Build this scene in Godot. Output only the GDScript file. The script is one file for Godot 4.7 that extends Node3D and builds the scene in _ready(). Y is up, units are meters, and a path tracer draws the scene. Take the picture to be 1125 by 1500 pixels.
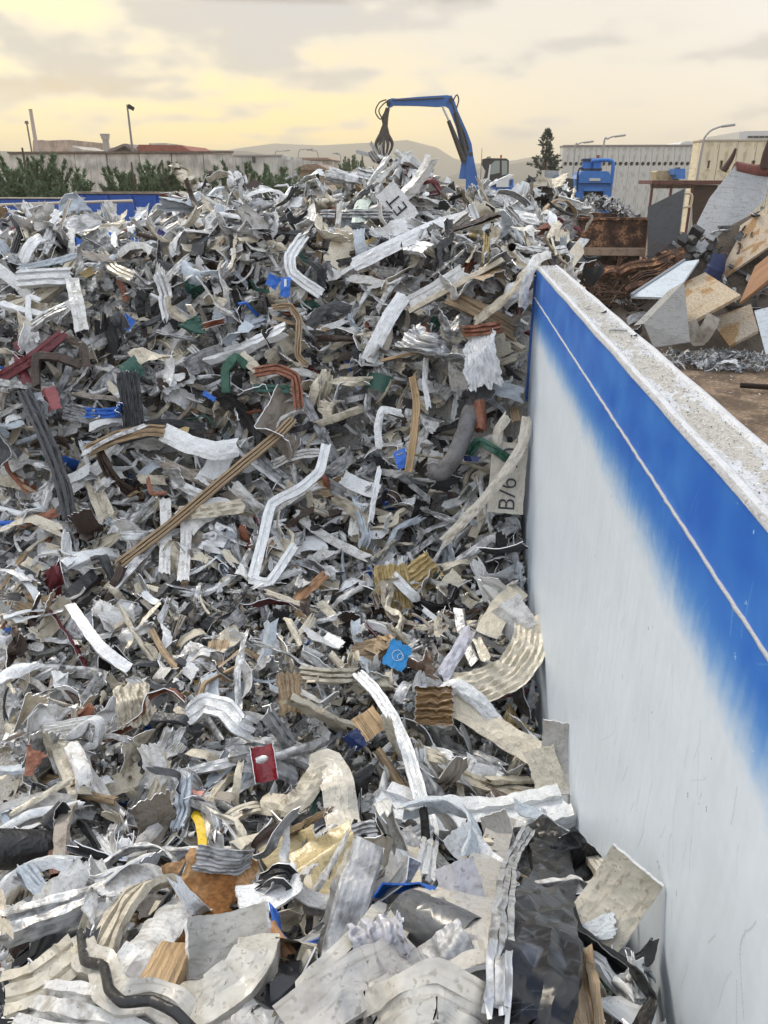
extends Node3D

const CAM := Vector3(0.0, 3.4, 0.0)
const WALL_X := 0.6
const WALL_TOP := 2.82
const WALL_END := 5.95

var used := {}
var tex := {}
var mats := {}
var R := RandomNumberGenerator.new()
var noise := FastNoiseLite.new()

# ---------------------------------------------------------------- mesh builder
class MB:
	var v := PackedVector3Array()
	var n := PackedVector3Array()
	var t := PackedVector2Array()
	var ix := PackedInt32Array()

	func vert(p: Vector3, nn: Vector3, uv: Vector2) -> int:
		v.append(p); n.append(nn); t.append(uv)
		return v.size() - 1

	func tri_i(a: int, b: int, c: int) -> void:
		ix.append(a); ix.append(c); ix.append(b)

	func tri(a: Vector3, b: Vector3, c: Vector3, ua := Vector2.ZERO, ub := Vector2(1, 0), uc := Vector2(0, 1)) -> void:
		var nn := (b - a).cross(c - a).normalized()
		tri_i(vert(a, nn, ua), vert(b, nn, ub), vert(c, nn, uc))

	# corners counter-clockwise seen from outside; uv in metres
	func quad(a: Vector3, b: Vector3, c: Vector3, d: Vector3, s := 1.0) -> void:
		var nn := (b - a).cross(d - a)
		if nn.length_squared() < 1e-14:
			nn = (c - b).cross(d - c)
		nn = nn.normalized()
		var w := (b - a).length() * s
		var hh := (d - a).length() * s
		var o := Vector2(a.x + a.z, a.y) * s
		var i0 := vert(a, nn, o)
		var i1 := vert(b, nn, o + Vector2(w, 0))
		var i2 := vert(c, nn, o + Vector2(w, hh))
		var i3 := vert(d, nn, o + Vector2(0, hh))
		tri_i(i0, i1, i2); tri_i(i0, i2, i3)

	func hexa(p: Array, s := 1.0) -> void:  # p: 4 bottom (ccw from above), 4 top
		quad(p[4], p[5], p[6], p[7], s)
		quad(p[3], p[2], p[1], p[0], s)
		for k in 4:
			var m := (k + 1) % 4
			quad(p[k], p[m], p[m + 4], p[k + 4], s)

	func box(c: Vector3, size: Vector3, b := Basis.IDENTITY) -> void:
		var e := size * 0.5
		var q := []
		for y in [-1, 1]:
			for xz in [[-1, 1], [1, 1], [1, -1], [-1, -1]]:
				q.append(c + b * Vector3(xz[0] * e.x, y * e.y, xz[1] * e.z))
		hexa(q)

	# box with its edges cut at 45 degrees
	func cbox(c: Vector3, size: Vector3, ch: float, b := Basis.IDENTITY) -> void:
		var e := size * 0.5
		var f := func(sx, sy, sz, ax): 
			var p := Vector3(sx * e.x, sy * e.y, sz * e.z)
			for k in 3:
				if k != ax:
					p[k] -= signf(p[k]) * ch
			return c + b * p
		for ax in 3:
			for sg in [-1, 1]:
				var o1 := (ax + 1) % 3
				var o2 := (ax + 2) % 3
				var q := []
				for st in [[-1, -1], [1, -1], [1, 1], [-1, 1]]:
					var s := [0, 0, 0]
					s[ax] = sg; s[o1] = st[0]; s[o2] = st[1]
					q.append(f.call(s[0], s[1], s[2], ax))
				if sg > 0: quad(q[0], q[1], q[2], q[3])
				else: quad(q[3], q[2], q[1], q[0])
		for ax in 3:
			var o1 := (ax + 1) % 3
			var o2 := (ax + 2) % 3
			for a in [-1, 1]:
				for d in [-1, 1]:
					var lo := [0, 0, 0]
					var hi := [0, 0, 0]
					lo[ax] = -1; hi[ax] = 1
					lo[o1] = a; hi[o1] = a; lo[o2] = d; hi[o2] = d
					var A: Vector3 = f.call(lo[0], lo[1], lo[2], o1)
					var B: Vector3 = f.call(hi[0], hi[1], hi[2], o1)
					var C: Vector3 = f.call(hi[0], hi[1], hi[2], o2)
					var D: Vector3 = f.call(lo[0], lo[1], lo[2], o2)
					if a * d > 0: quad(A, D, C, B)
					else: quad(A, B, C, D)

	func tube(pts: Array, r0: float, r1: float, sides := 8, cap := true) -> void:
		var up := Vector3.UP
		var m := pts.size()
		var prev := -1
		for i in m:
			var a: Vector3 = pts[maxi(i - 1, 0)]
			var b: Vector3 = pts[mini(i + 1, m - 1)]
			var T := (b - a).normalized()
			if absf(T.dot(up)) > 0.97: up = Vector3(1, 0.1, 0.2).normalized()
			var S := T.cross(up).normalized()
			up = S.cross(T).normalized()
			var r := lerpf(r0, r1, float(i) / maxf(1.0, m - 1))
			var st := v.size()
			for k in sides + 1:
				var an := TAU * k / sides
				var dd := S * cos(an) + up * sin(an)
				vert(pts[i] + dd * r, dd, Vector2(float(k) / sides, i * 0.3))
			if prev >= 0:
				for k in sides:
					tri_i(prev + k, st + k, st + k + 1)
					tri_i(prev + k, st + k + 1, prev + k + 1)
			prev = st
			if cap and (i == 0 or i == m - 1):
				var nn := -T if i == 0 else T
				var c := vert(pts[i], nn, Vector2.ZERO)
				var s2 := v.size()
				for k in sides:
					var an := TAU * k / sides
					vert(pts[i] + (S * cos(an) + up * sin(an)) * r, nn, Vector2.ZERO)
				for k in sides:
					if i == 0: tri_i(c, s2 + k, s2 + (k + 1) % sides)
					else: tri_i(c, s2 + (k + 1) % sides, s2 + k)

	# polygon in the XY plane extruded from z0 back to z0 - depth
	func prism(poly: PackedVector2Array, z0: float, depth: float) -> void:
		var pl := poly
		if Geometry2D.is_polygon_clockwise(pl):
			pl = pl.duplicate(); pl.reverse()
		var tr := Geometry2D.triangulate_polygon(pl)
		for k in range(0, tr.size(), 3):
			var a := pl[tr[k]]
			var b := pl[tr[k + 1]]
			var c := pl[tr[k + 2]]
			if (b - a).cross(c - a) < 0:
				var q := b
				b = c; c = q
			tri(Vector3(a.x, a.y, z0), Vector3(b.x, b.y, z0), Vector3(c.x, c.y, z0), a, b, c)
			tri(Vector3(a.x, a.y, z0 - depth), Vector3(c.x, c.y, z0 - depth), Vector3(b.x, b.y, z0 - depth), a, c, b)
		for k in pl.size():
			var a := pl[k]
			var b := pl[(k + 1) % pl.size()]
			quad(Vector3(a.x, a.y, z0 - depth), Vector3(b.x, b.y, z0 - depth), Vector3(b.x, b.y, z0), Vector3(a.x, a.y, z0))

	func mesh() -> ArrayMesh:
		var a := []
		a.resize(Mesh.ARRAY_MAX)
		a[Mesh.ARRAY_VERTEX] = v
		a[Mesh.ARRAY_NORMAL] = n
		a[Mesh.ARRAY_TEX_UV] = t
		a[Mesh.ARRAY_INDEX] = ix
		var m := ArrayMesh.new()
		m.add_surface_from_arrays(Mesh.PRIMITIVE_TRIANGLES, a)
		return m

	# a second surface for cut and torn edges, where bare metal shows
	func mesh_with_edge(e: MB, edge: Material) -> ArrayMesh:
		var m := mesh()
		if e.v.size() == 0: return m
		var a := []
		a.resize(Mesh.ARRAY_MAX)
		a[Mesh.ARRAY_VERTEX] = e.v
		a[Mesh.ARRAY_NORMAL] = e.n
		a[Mesh.ARRAY_TEX_UV] = e.t
		a[Mesh.ARRAY_INDEX] = e.ix
		m.add_surface_from_arrays(Mesh.PRIMITIVE_TRIANGLES, a)
		m.surface_set_material(1, edge)
		return m

# ---------------------------------------------------------------- naming
func numbered(called: String) -> String:
	if not used.has(called):
		used[called] = 0
		return called
	used[called] += 1
	return "%s_%03d" % [called, used[called]]

func tag(o: Node, label := "", category := "", group := "", kind := "") -> Node:
	if label: o.set_meta("label", label)
	if category: o.set_meta("category", category)
	if group: o.set_meta("group", group)
	if kind: o.set_meta("kind", kind)
	return o

func thing(called: String, label: String, category: String, where := Vector3.ZERO, turn := 0.0, group := "") -> Node3D:
	var o := Node3D.new()
	o.name = numbered(called)
	add_child(o)
	o.position = where
	o.rotation.y = turn
	tag(o, label, category, group)
	return o

# a mesh as a part of a thing, or a top-level mesh
func obj(called: String, m: Mesh, material: Material, parent: Node = null) -> MeshInstance3D:
	var o := MeshInstance3D.new()
	o.mesh = m
	if m.get_surface_count() > 1: o.set_surface_override_material(0, material)
	else: o.material_override = material
	if parent == null:
		o.name = numbered(called)
		add_child(o)
	else:
		o.name = called
		parent.add_child(o, true)
	return o

func single(called: String, m: Mesh, material: Material, where: Vector3, label: String, category: String, group := "") -> MeshInstance3D:
	var o := obj(called, m, material)
	o.position = where
	tag(o, label, category, group)
	return o

# ---------------------------------------------------------------- materials
func nimg(seed_: int, freq: float, oct: int, size: int, w := 1.0, hh := 1.0) -> PackedByteArray:
	var f := FastNoiseLite.new()
	f.seed = seed_
	f.noise_type = FastNoiseLite.TYPE_SIMPLEX_SMOOTH
	f.frequency = freq
	f.fractal_octaves = oct
	var im := f.get_seamless_image(int(size * w), int(size * hh))
	im.convert(Image.FORMAT_L8)
	if w != 1.0 or hh != 1.0:
		im.resize(size, size, Image.INTERPOLATE_CUBIC)
	return im.get_data()

func scratch(im: Image, rg: RandomNumberGenerator, count: int, len0: float, len1: float, slope: float, c: Color, a: float) -> void:
	var sz := im.get_width()
	for k in count:
		var p := Vector2(rg.randf() * sz, rg.randf() * sz)
		var an := rg.randfn(0.0, slope)
		var d := Vector2(cos(an), sin(an))
		var L := int(rg.randf_range(len0, len1))
		var al := a * rg.randf_range(0.3, 1.0)
		for i in L:
			p += d
			if rg.randf() < 0.06: d = d.rotated(rg.randfn(0.0, 0.15))
			var x := posmod(int(p.x), sz)
			var y := posmod(int(p.y), sz)
			im.set_pixel(x, y, im.get_pixel(x, y).lerp(c, al))

func make_textures() -> void:
	var rg := RandomNumberGenerator.new()
	rg.seed = 5
	var S := 512
	# dirt on paint: patches, specks and scratches over a white base, multiplied by each paint's colour
	for spec in [["scuff", 11, 0.52, 0.24], ["grime", 23, 0.44, 0.46]]:
		var a := nimg(spec[1], 0.008, 5, S)
		var b := nimg(spec[1] + 1, 0.05, 4, S)
		var c := nimg(spec[1] + 2, 0.012, 4, S, 1.0, 6.0)
		var im := Image.create(S, S, false, Image.FORMAT_RGB8)
		var dirt := Color(0.46, 0.42, 0.37)
		for y in S:
			for x in S:
				var i := y * S + x
				var va := a[i] / 255.0
				var vb := b[i] / 255.0
				var vc := c[i] / 255.0
				var d: float = smoothstep(spec[2], spec[2] + 0.36, va * 0.6 + vb * 0.4) * spec[3]
				d = maxf(d, smoothstep(0.58, 0.85, vc) * 0.25)
				d = maxf(d, smoothstep(0.70, 0.80, vb) * 0.35)
				var base := 0.95 + 0.10 * (vb - 0.5)
				im.set_pixel(x, y, Color(base, base, base).lerp(dirt, d))
		scratch(im, rg, 40, 20, 140, 0.3, Color(0.4, 0.39, 0.38), 0.26)
		scratch(im, rg, 30, 6, 40, 1.5, Color(0.35, 0.34, 0.33), 0.28)
		for q in 160:
			var sx := rg.randi_range(0, S - 4)
			var sy := rg.randi_range(0, S - 4)
			var sc := Color(0.3, 0.28, 0.26) if rg.randf() < 0.7 else Color(1, 1, 1)
			for w in rg.randi_range(1, 5): im.set_pixel(sx + rg.randi_range(0, 2), sy + rg.randi_range(0, 2), sc)
		scratch(im, rg, 70, 10, 90, 0.4, Color(1, 1, 1), 0.8)
		im.generate_mipmaps()
		tex[spec[0]] = ImageTexture.create_from_image(im)
	# drawn metal: streaks along u
	var st := nimg(41, 0.01, 4, S, 0.25, 6.0)
	var bl := nimg(42, 0.012, 5, S)
	var im2 := Image.create(S, S, false, Image.FORMAT_RGB8)
	for y in S:
		for x in S:
			var i := y * S + x
			var q := 0.86 + 0.26 * (st[i] / 255.0 - 0.5)
			q -= smoothstep(0.40, 0.85, bl[i] / 255.0) * 0.24
			im2.set_pixel(x, y, Color(q, q, q * 1.0))
	scratch(im2, rg, 90, 20, 200, 0.2, Color(0.4, 0.4, 0.4), 0.4)
	scratch(im2, rg, 120, 20, 160, 0.5, Color(1, 1, 1), 0.7)
	im2.generate_mipmaps()
	tex["brush"] = ImageTexture.create_from_image(im2)
	# printed wood grain on profiles
	var g1 := nimg(51, 0.012, 4, S, 0.15, 5.0)
	var g2 := nimg(52, 0.03, 4, S, 0.1, 6.0)
	var im3 := Image.create(S, S, false, Image.FORMAT_RGB8)
	for y in S:
		for x in S:
			var i := y * S + x
			var q := clampf(0.84 + 0.5 * (g1[i] / 255.0 - 0.5) + 0.35 * (g2[i] / 255.0 - 0.5), 0.3, 1.0)
			im3.set_pixel(x, y, Color(q, q * 0.98, q * 0.95))
	scratch(im3, rg, 90, 20, 160, 0.3, Color(0.3, 0.27, 0.24), 0.6)
	im3.generate_mipmaps()
	tex["grain"] = ImageTexture.create_from_image(im3)
	# rust
	var r1 := nimg(61, 0.007, 5, S)
	var r2 := nimg(62, 0.04, 4, S)
	var im4 := Image.create(S, S, false, Image.FORMAT_RGB8)
	for y in S:
		for x in S:
			var i := y * S + x
			var q := r1[i] / 255.0 * 0.7 + r2[i] / 255.0 * 0.3
			var c := Color(0.24, 0.18, 0.155).lerp(Color(0.36, 0.27, 0.22), smoothstep(0.35, 0.55, q))
			c = c.lerp(Color(0.62, 0.50, 0.40), smoothstep(0.58, 0.74, q))
			im4.set_pixel(x, y, c * (0.85 + 0.3 * r2[i] / 255.0))
	im4.generate_mipmaps()
	tex["rust"] = ImageTexture.create_from_image(im4)
	# concrete and weathered walls: vertical runs and blotches
	var c1 := nimg(71, 0.008, 5, S)
	var c2 := nimg(72, 0.02, 4, S, 5.0, 0.2)
	var im5 := Image.create(S, S, false, Image.FORMAT_RGB8)
	for y in S:
		for x in S:
			var i := y * S + x
			var q := 0.86 + 0.3 * (c1[i] / 255.0 - 0.5) - smoothstep(0.5, 0.9, c2[i] / 255.0) * 0.14
			im5.set_pixel(x, y, Color(q, q * 0.99, q * 0.97))
	im5.generate_mipmaps()
	tex["concrete"] = ImageTexture.create_from_image(im5)
	# trodden earth
	var e1 := nimg(81, 0.006, 6, S)
	var e2 := nimg(82, 0.05, 4, S)
	var im6 := Image.create(S, S, false, Image.FORMAT_RGB8)
	for y in S:
		for x in S:
			var i := y * S + x
			var q := e1[i] / 255.0
			var c := Color(0.42, 0.36, 0.30).lerp(Color(0.60, 0.53, 0.46), smoothstep(0.3, 0.7, q))
			c = c * (0.8 + 0.4 * e2[i] / 255.0)
			if e2[i] > 190: c = c.lerp(Color(0.8, 0.78, 0.74), 0.5)
			im6.set_pixel(x, y, c)
	im6.generate_mipmaps()
	tex["earth"] = ImageTexture.create_from_image(im6)
	# pressed board flakes and water stains
	var b1 := nimg(91, 0.09, 3, S, 0.7, 1.0)
	var b2 := nimg(92, 0.005, 4, S)
	var im7 := Image.create(S, S, false, Image.FORMAT_RGB8)
	for y in S:
		for x in S:
			var i := y * S + x
			var q := 0.80 + 0.35 * (b1[i] / 255.0 - 0.5)
			var c := Color(q, q * 0.97, q * 0.93)
			c = c.lerp(c * Color(0.86, 0.74, 0.58), smoothstep(0.42, 0.75, b2[i] / 255.0))
			im7.set_pixel(x, y, c)
	im7.generate_mipmaps()
	tex["board"] = ImageTexture.create_from_image(im7)
	# black paint, scraped through to pale metal
	var im8 := Image.create(S, S, false, Image.FORMAT_RGB8)
	for y in S:
		for x in S:
			var i := y * S + x
			var q := 0.105 + 0.05 * (b2[i] / 255.0 - 0.5) + 0.04 * (e2[i] / 255.0 - 0.5) + 0.22 * smoothstep(0.66, 0.82, c1[i] / 255.0)
			im8.set_pixel(x, y, Color(q * 0.95, q, q * 1.12))
	scratch(im8, rg, 40, 20, 140, 1.2, Color(0.55, 0.55, 0.56), 0.55)
	scratch(im8, rg, 90, 4, 24, 1.5, Color(0.6, 0.6, 0.6), 0.6)
	im8.generate_mipmaps()
	tex["scraped"] = ImageTexture.create_from_image(im8)
	# relief
	for spec in [["dent", 101, 0.012, 3, 5.0], ["grit", 102, 0.10, 3, 6.0], ["crinkle", 103, 0.009, 3, 7.0]]:
		var f := FastNoiseLite.new()
		f.seed = spec[1]; f.frequency = spec[2]; f.fractal_octaves = spec[3]
		if spec[0] == "crinkle": f.fractal_type = FastNoiseLite.FRACTAL_RIDGED
		var im := f.get_seamless_image(S, S)
		im.convert(Image.FORMAT_RGBA8)
		im.bump_map_to_normal_map(spec[4])
		im.generate_mipmaps()
		tex[spec[0]] = ImageTexture.create_from_image(im)

# c is a linear base colour
func mat(key: String, c: Color, rough := 0.6, metal := 0.0, map := "", normal := "", ns := 0.5, scale := 1.0, tri := false) -> StandardMaterial3D:
	if mats.has(key): return mats[key]
	var m := StandardMaterial3D.new()
	m.albedo_color = c.linear_to_srgb()
	m.roughness = rough
	m.metallic = metal
	if map: m.albedo_texture = tex[map]
	if normal:
		m.normal_enabled = true
		m.normal_texture = tex[normal]
		m.normal_scale = ns
	m.uv1_scale = Vector3(scale, scale, scale)
	if tri:
		m.uv1_triplanar = true
		m.uv1_world_triplanar = true
	m.cull_mode = BaseMaterial3D.CULL_DISABLED
	mats[key] = m
	return m

# ---------------------------------------------------------------- the heap's surface
const RX := [-9.0, -5.8, -4.9, -3.8, -2.8, -1.7, -0.64, 0.4, 1.07, 1.7, 2.4]
const RY := [2.65, 2.75, 2.80, 2.94, 3.14, 3.22, 3.45, 3.09, 3.12, 3.05, 2.85]

func sm(t: float) -> float:
	t = clampf(t, 0.0, 1.0)
	return t * t * (3.0 - 2.0 * t)

func heap(x: float, s: float) -> float:
	var k := sm((x + 0.5) / 1.1)
	var y := 0.75 + 2.0 * sm((s - 4.8 - 0.4 * k) / (2.4 - 1.3 * k))
	var rid := 0.3
	if x <= RX[0]: rid = RY[0]
	else:
		for i in RX.size() - 1:
			if x < RX[i + 1]:
				rid = lerpf(RY[i], RY[i + 1], (x - RX[i]) / (RX[i + 1] - RX[i]))
				break
	y += (rid - 2.75) * sm((s - 5.6) / 4.2)
	y += 1.0 * sm((2.7 - s) / 1.8)
	y *= 1.0 - sm((s - 11.5) / 4.5)
	y *= 1.0 - sm((x - 0.72 - maxf(s - 6.0, 0.0) * 0.14) / 0.9)
	y += 0.09 * sin(1.7 * x + 0.6) * sin(1.3 * s + 0.4) + 0.06 * sin(3.1 * x + 1.1 * s) + 0.05 * sin(2.3 * x - 2.9 * s + 1.0)
	return y

func heap_normal(x: float, s: float) -> Vector3:
	var e := 0.12
	var dx := (heap(x + e, s) - heap(x - e, s)) / (2 * e)
	var ds := (heap(x, s + e) - heap(x, s - e)) / (2 * e)
	return Vector3(-dx, 1.0, ds).normalized()

# ---------------------------------------------------------------- scrap shapes
# cross-sections across the sheet metal: [points, closed, thickness]
func section(kind: String, w: float, d: float) -> Array:
	var p := PackedVector2Array()
	match kind:
		"flat":
			for k in 7: p.append(Vector2((k / 6.0 - 0.5) * w, [0.0, 0.0, 0.006, 0.001, 0.006, 0.0, 0.0][k] * w / 0.08))
			return [p, false, 0.004]
		"plain":
			for k in 5: p.append(Vector2((k / 4.0 - 0.5) * w, -d * 0.3 * pow(k / 2.0 - 1.0, 2.0)))
			return [p, false, 0.004]
		"channel":
			p = PackedVector2Array([Vector2(-w * .5, -d), Vector2(-w * .5, 0), Vector2(-w * .17, 0), Vector2(-w * .17, -d * .18), Vector2(w * .17, -d * .18), Vector2(w * .17, 0), Vector2(w * .5, 0), Vector2(w * .5, -d)])
			return [p, false, 0.004]
		"panel":
			p = PackedVector2Array([Vector2(-w * .5, -d), Vector2(-w * .5, -d * .2), Vector2(-w * .47, 0), Vector2(-w * .3, 0), Vector2(-w * .1, 0), Vector2(w * .1, 0), Vector2(w * .3, 0), Vector2(w * .47, 0), Vector2(w * .5, -d * .2), Vector2(w * .5, -d)])
			return [p, false, 0.006]
		"angle":
			p = PackedVector2Array([Vector2(-w * .5, 0), Vector2(w * .1, 0), Vector2(w * .5, 0), Vector2(w * .5, -d)])
			return [p, false, 0.005]
		"rail":
			p = PackedVector2Array([Vector2(-w * .5, -d * .6), Vector2(-w * .5, 0), Vector2(-w * .3, 0), Vector2(-w * .3, -d * .5), Vector2(-w * .08, -d * .5), Vector2(-w * .08, 0), Vector2(w * .08, 0), Vector2(w * .08, -d * .5), Vector2(w * .3, -d * .5), Vector2(w * .3, 0), Vector2(w * .5, 0), Vector2(w * .5, -d * .6)])
			return [p, false, 0.004]
		"louver":
			for k in 9:
				var a := lerpf(-1.0, 1.0, k / 8.0)
				p.append(Vector2(a * w * .46, d * .45 * (1.0 - a * a)))
			p.append(Vector2(w * .5, -d * .25)); p.append(Vector2(w * .42, -d * .35))
			return [p, false, 0.004]
		"ribbed":
			for k in 13: p.append(Vector2((k / 12.0 - 0.5) * w, (d * .35) if k % 2 == 0 else 0.0))
			return [p, false, 0.003]
		"stepped":
			var xs := [-.5, -.5, -.36, -.34, -.14, -.12, .1, .12, .3, .32, .5, .5]
			var ys := [-1.0, 0.0, 0.0, -.3, -.3, 0.05, .05, -.22, -.22, .12, .12, -.7]
			for k in xs.size(): p.append(Vector2(xs[k] * w, ys[k] * d))
			return [p, false, 0.004]
		"box":
			var c := 0.12
			for q in [[-.5, -c], [-.5, c - 1], [c * .6 - .5, -1], [.5 - c * .6, -1], [.5, c - 1], [.5, -c], [.5 - c * .6, 0], [c * .6 - .5, 0]]:
				p.append(Vector2(q[0] * w, q[1] * d))
			return [p, true, 0.0]
		"tube":
			for k in 14: p.append(Vector2(cos(TAU * k / 14) * w * .5, sin(TAU * k / 14) * d * .5))
			return [p, true, 0.0]
	return [p, false, 0.004]

func edge_metal() -> StandardMaterial3D:
	return mat("edge_metal", Color(0.74, 0.75, 0.77), 0.35, 0.3)

# a section carried along a path. P: points, U: the section's "up" at each point
func sweep(P: Array, U: Array, sec: Array, jag: float, crush: float, seed_: int, wob := 0.0) -> ArrayMesh:
	var rg := RandomNumberGenerator.new()
	rg.seed = seed_
	var pts: PackedVector2Array = sec[0]
	var th: float = sec[2]
	var closed: bool = sec[1]
	var loop := PackedVector2Array()
	var src := PackedInt32Array()
	var np := pts.size()
	if closed:
		loop = pts
		for k in np: src.append(k)
	else:
		var off := PackedVector2Array()
		for k in np:
			var e0 := (pts[k] - pts[k - 1]).normalized() if k > 0 else Vector2.ZERO
			var e1 := (pts[k + 1] - pts[k]).normalized() if k < np - 1 else Vector2.ZERO
			var q := (e0 + e1).normalized()
			var nn := Vector2(-q.y, q.x)
			var cs := maxf(0.5, absf(nn.dot(Vector2(-e1.y, e1.x) if k < np - 1 else Vector2(-e0.y, e0.x))))
			off.append(nn * th * 0.5 / cs)
		for k in np:
			loop.append(pts[k] + off[k]); src.append(k)
		for k in np:
			loop.append(pts[np - 1 - k] - off[np - 1 - k]); src.append(np - 1 - k)
	if Geometry2D.is_polygon_clockwise(loop):
		loop.reverse(); src.reverse()
	var M := loop.size()
	var N := P.size()
	var j0 := PackedFloat32Array()
	var j1 := PackedFloat32Array()
	for k in np:
		j0.append(rg.randf_range(-1, 1) * jag); j1.append(rg.randf_range(-1, 1) * jag)
	var ph := rg.randf() * 50.0
	var pos := []
	var along := 0.0
	var ul := PackedFloat32Array()
	for i in N:
		var T: Vector3 = (P[mini(i + 1, N - 1)] - P[maxi(i - 1, 0)]).normalized()
		var S := T.cross(U[i]).normalized()
		var V := S.cross(T).normalized()
		if i > 0: along += (P[i] - P[i - 1]).length()
		ul.append(along)
		var cx := 1.0 - crush * 0.35 * (0.5 + 0.5 * sin(along * 17.0 + ph)) * rg.randf_range(0.6, 1.0)
		var cy := 1.0 - crush * (0.5 + 0.5 * sin(along * 23.0 + ph * 2.0)) * rg.randf_range(0.7, 1.0)
		var ring := PackedVector3Array()
		for k in M:
			var q := loop[k]
			var p: Vector3 = P[i] + S * q.x * cx + V * q.y * cy
			if wob > 0.0:
				var b: Vector3 = P[i] * 90.0 + Vector3(pts[src[k]].x * 200.0 + ph, ph, pts[src[k]].y * 200.0)
				p += V * noise.get_noise_3dv(b * 4.0) * wob + S * noise.get_noise_3dv(b * 3.0 + Vector3(40, 0, 0)) * wob * 0.5
			if i == 0: p += T * j0[src[k]]
			elif i == N - 1: p += T * j1[src[k]]
			ring.append(p)
		pos.append(ring)
	var body := MB.new()
	var rim := MB.new()
	var per := 0.0
	for k in M:
		var mb: MB = rim if (not closed and (k == np - 1 or k == M - 1)) else body
		var st := mb.v.size()
		var k2 := (k + 1) % M
		var el := (loop[k2] - loop[k]).length()
		for i in N:
			var a: Vector3 = pos[i][k]
			var b: Vector3 = pos[i][k2]
			var lo := maxi(i - 1, 0)
			var hi := mini(i + 1, N - 1)
			var t2: Vector3 = pos[hi][k] + pos[hi][k2] - pos[lo][k] - pos[lo][k2]
			var nn := t2.cross(b - a).normalized() * 1.0
			var na := nn
			var nb := nn
			if M > 12 or closed:
				var kp := (k + M - 1) % M
				var kn := (k2 + 1) % M
				var n0: Vector3 = t2.cross(a - pos[i][kp]).normalized()
				var n1: Vector3 = t2.cross(pos[i][kn] - b).normalized()
				if n0.dot(nn) > 0.8: na = (nn + n0).normalized()
				if n1.dot(nn) > 0.8: nb = (nn + n1).normalized()
			mb.vert(a, na, Vector2(ul[i], per))
			mb.vert(b, nb, Vector2(ul[i], per + el))
		per += el
		for i in N - 1:
			var q := st + i * 2
			mb.tri_i(q, q + 3, q + 1); mb.tri_i(q, q + 2, q + 3)
	if not closed:
		for e in [0, N - 1]:
			for k in np - 1:
				rim.quad(pos[e][k], pos[e][k + 1], pos[e][M - 2 - k], pos[e][M - 1 - k])
	return body.mesh_with_edge(rim, edge_metal())

# a path that bends about the section's width, with kinks and twist; centred on its middle
func bent_path(rg: RandomNumberGenerator, L: float, curve: float, kinks: int, kink: float, twist: float, N := 18) -> Array:
	var T := Vector3(1, 0, 0)
	var U := Vector3(0, 1, 0)
	var p := Vector3.ZERO
	var P := [p]
	var Us := [U]
	var turn := PackedFloat32Array()
	turn.resize(N)
	for i in N: turn[i] = curve / N * rg.randf_range(0.5, 1.5)
	for k in kinks:
		var at := rg.randi_range(3, N - 4)
		var a := kink * rg.randf_range(0.5, 1.0) * (1 if rg.randf() < 0.5 else -1)
		turn[at] += a * 0.6; turn[at + 1] += a * 0.4
	var tw := twist / N
	var side := rg.randfn(0.0, 0.25) / N
	for i in N - 1:
		var S := T.cross(U).normalized()
		var b := Basis(S, turn[i]) * Basis(U, side + rg.randfn(0.0, 0.02)) * Basis(T, tw * rg.randf_range(0.2, 1.8))
		T = (b * T).normalized()
		U = (b * U).normalized()
		p += T * L / (N - 1)
		P.append(p); Us.append(U)
	var c := Vector3.ZERO
	for q in P: c += q
	c /= P.size()
	var ax: Vector3 = (P[N - 1] - P[0]).normalized()
	var up := Vector3.ZERO
	for u in Us: up += u
	up = (up - ax * up.dot(ax)).normalized()
	var fr := Basis(ax, up, ax.cross(up).normalized())
	var inv := fr.inverse()
	for i in N:
		P[i] = inv * (P[i] - c)
		Us[i] = inv * Us[i]
	return [P, Us]

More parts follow.
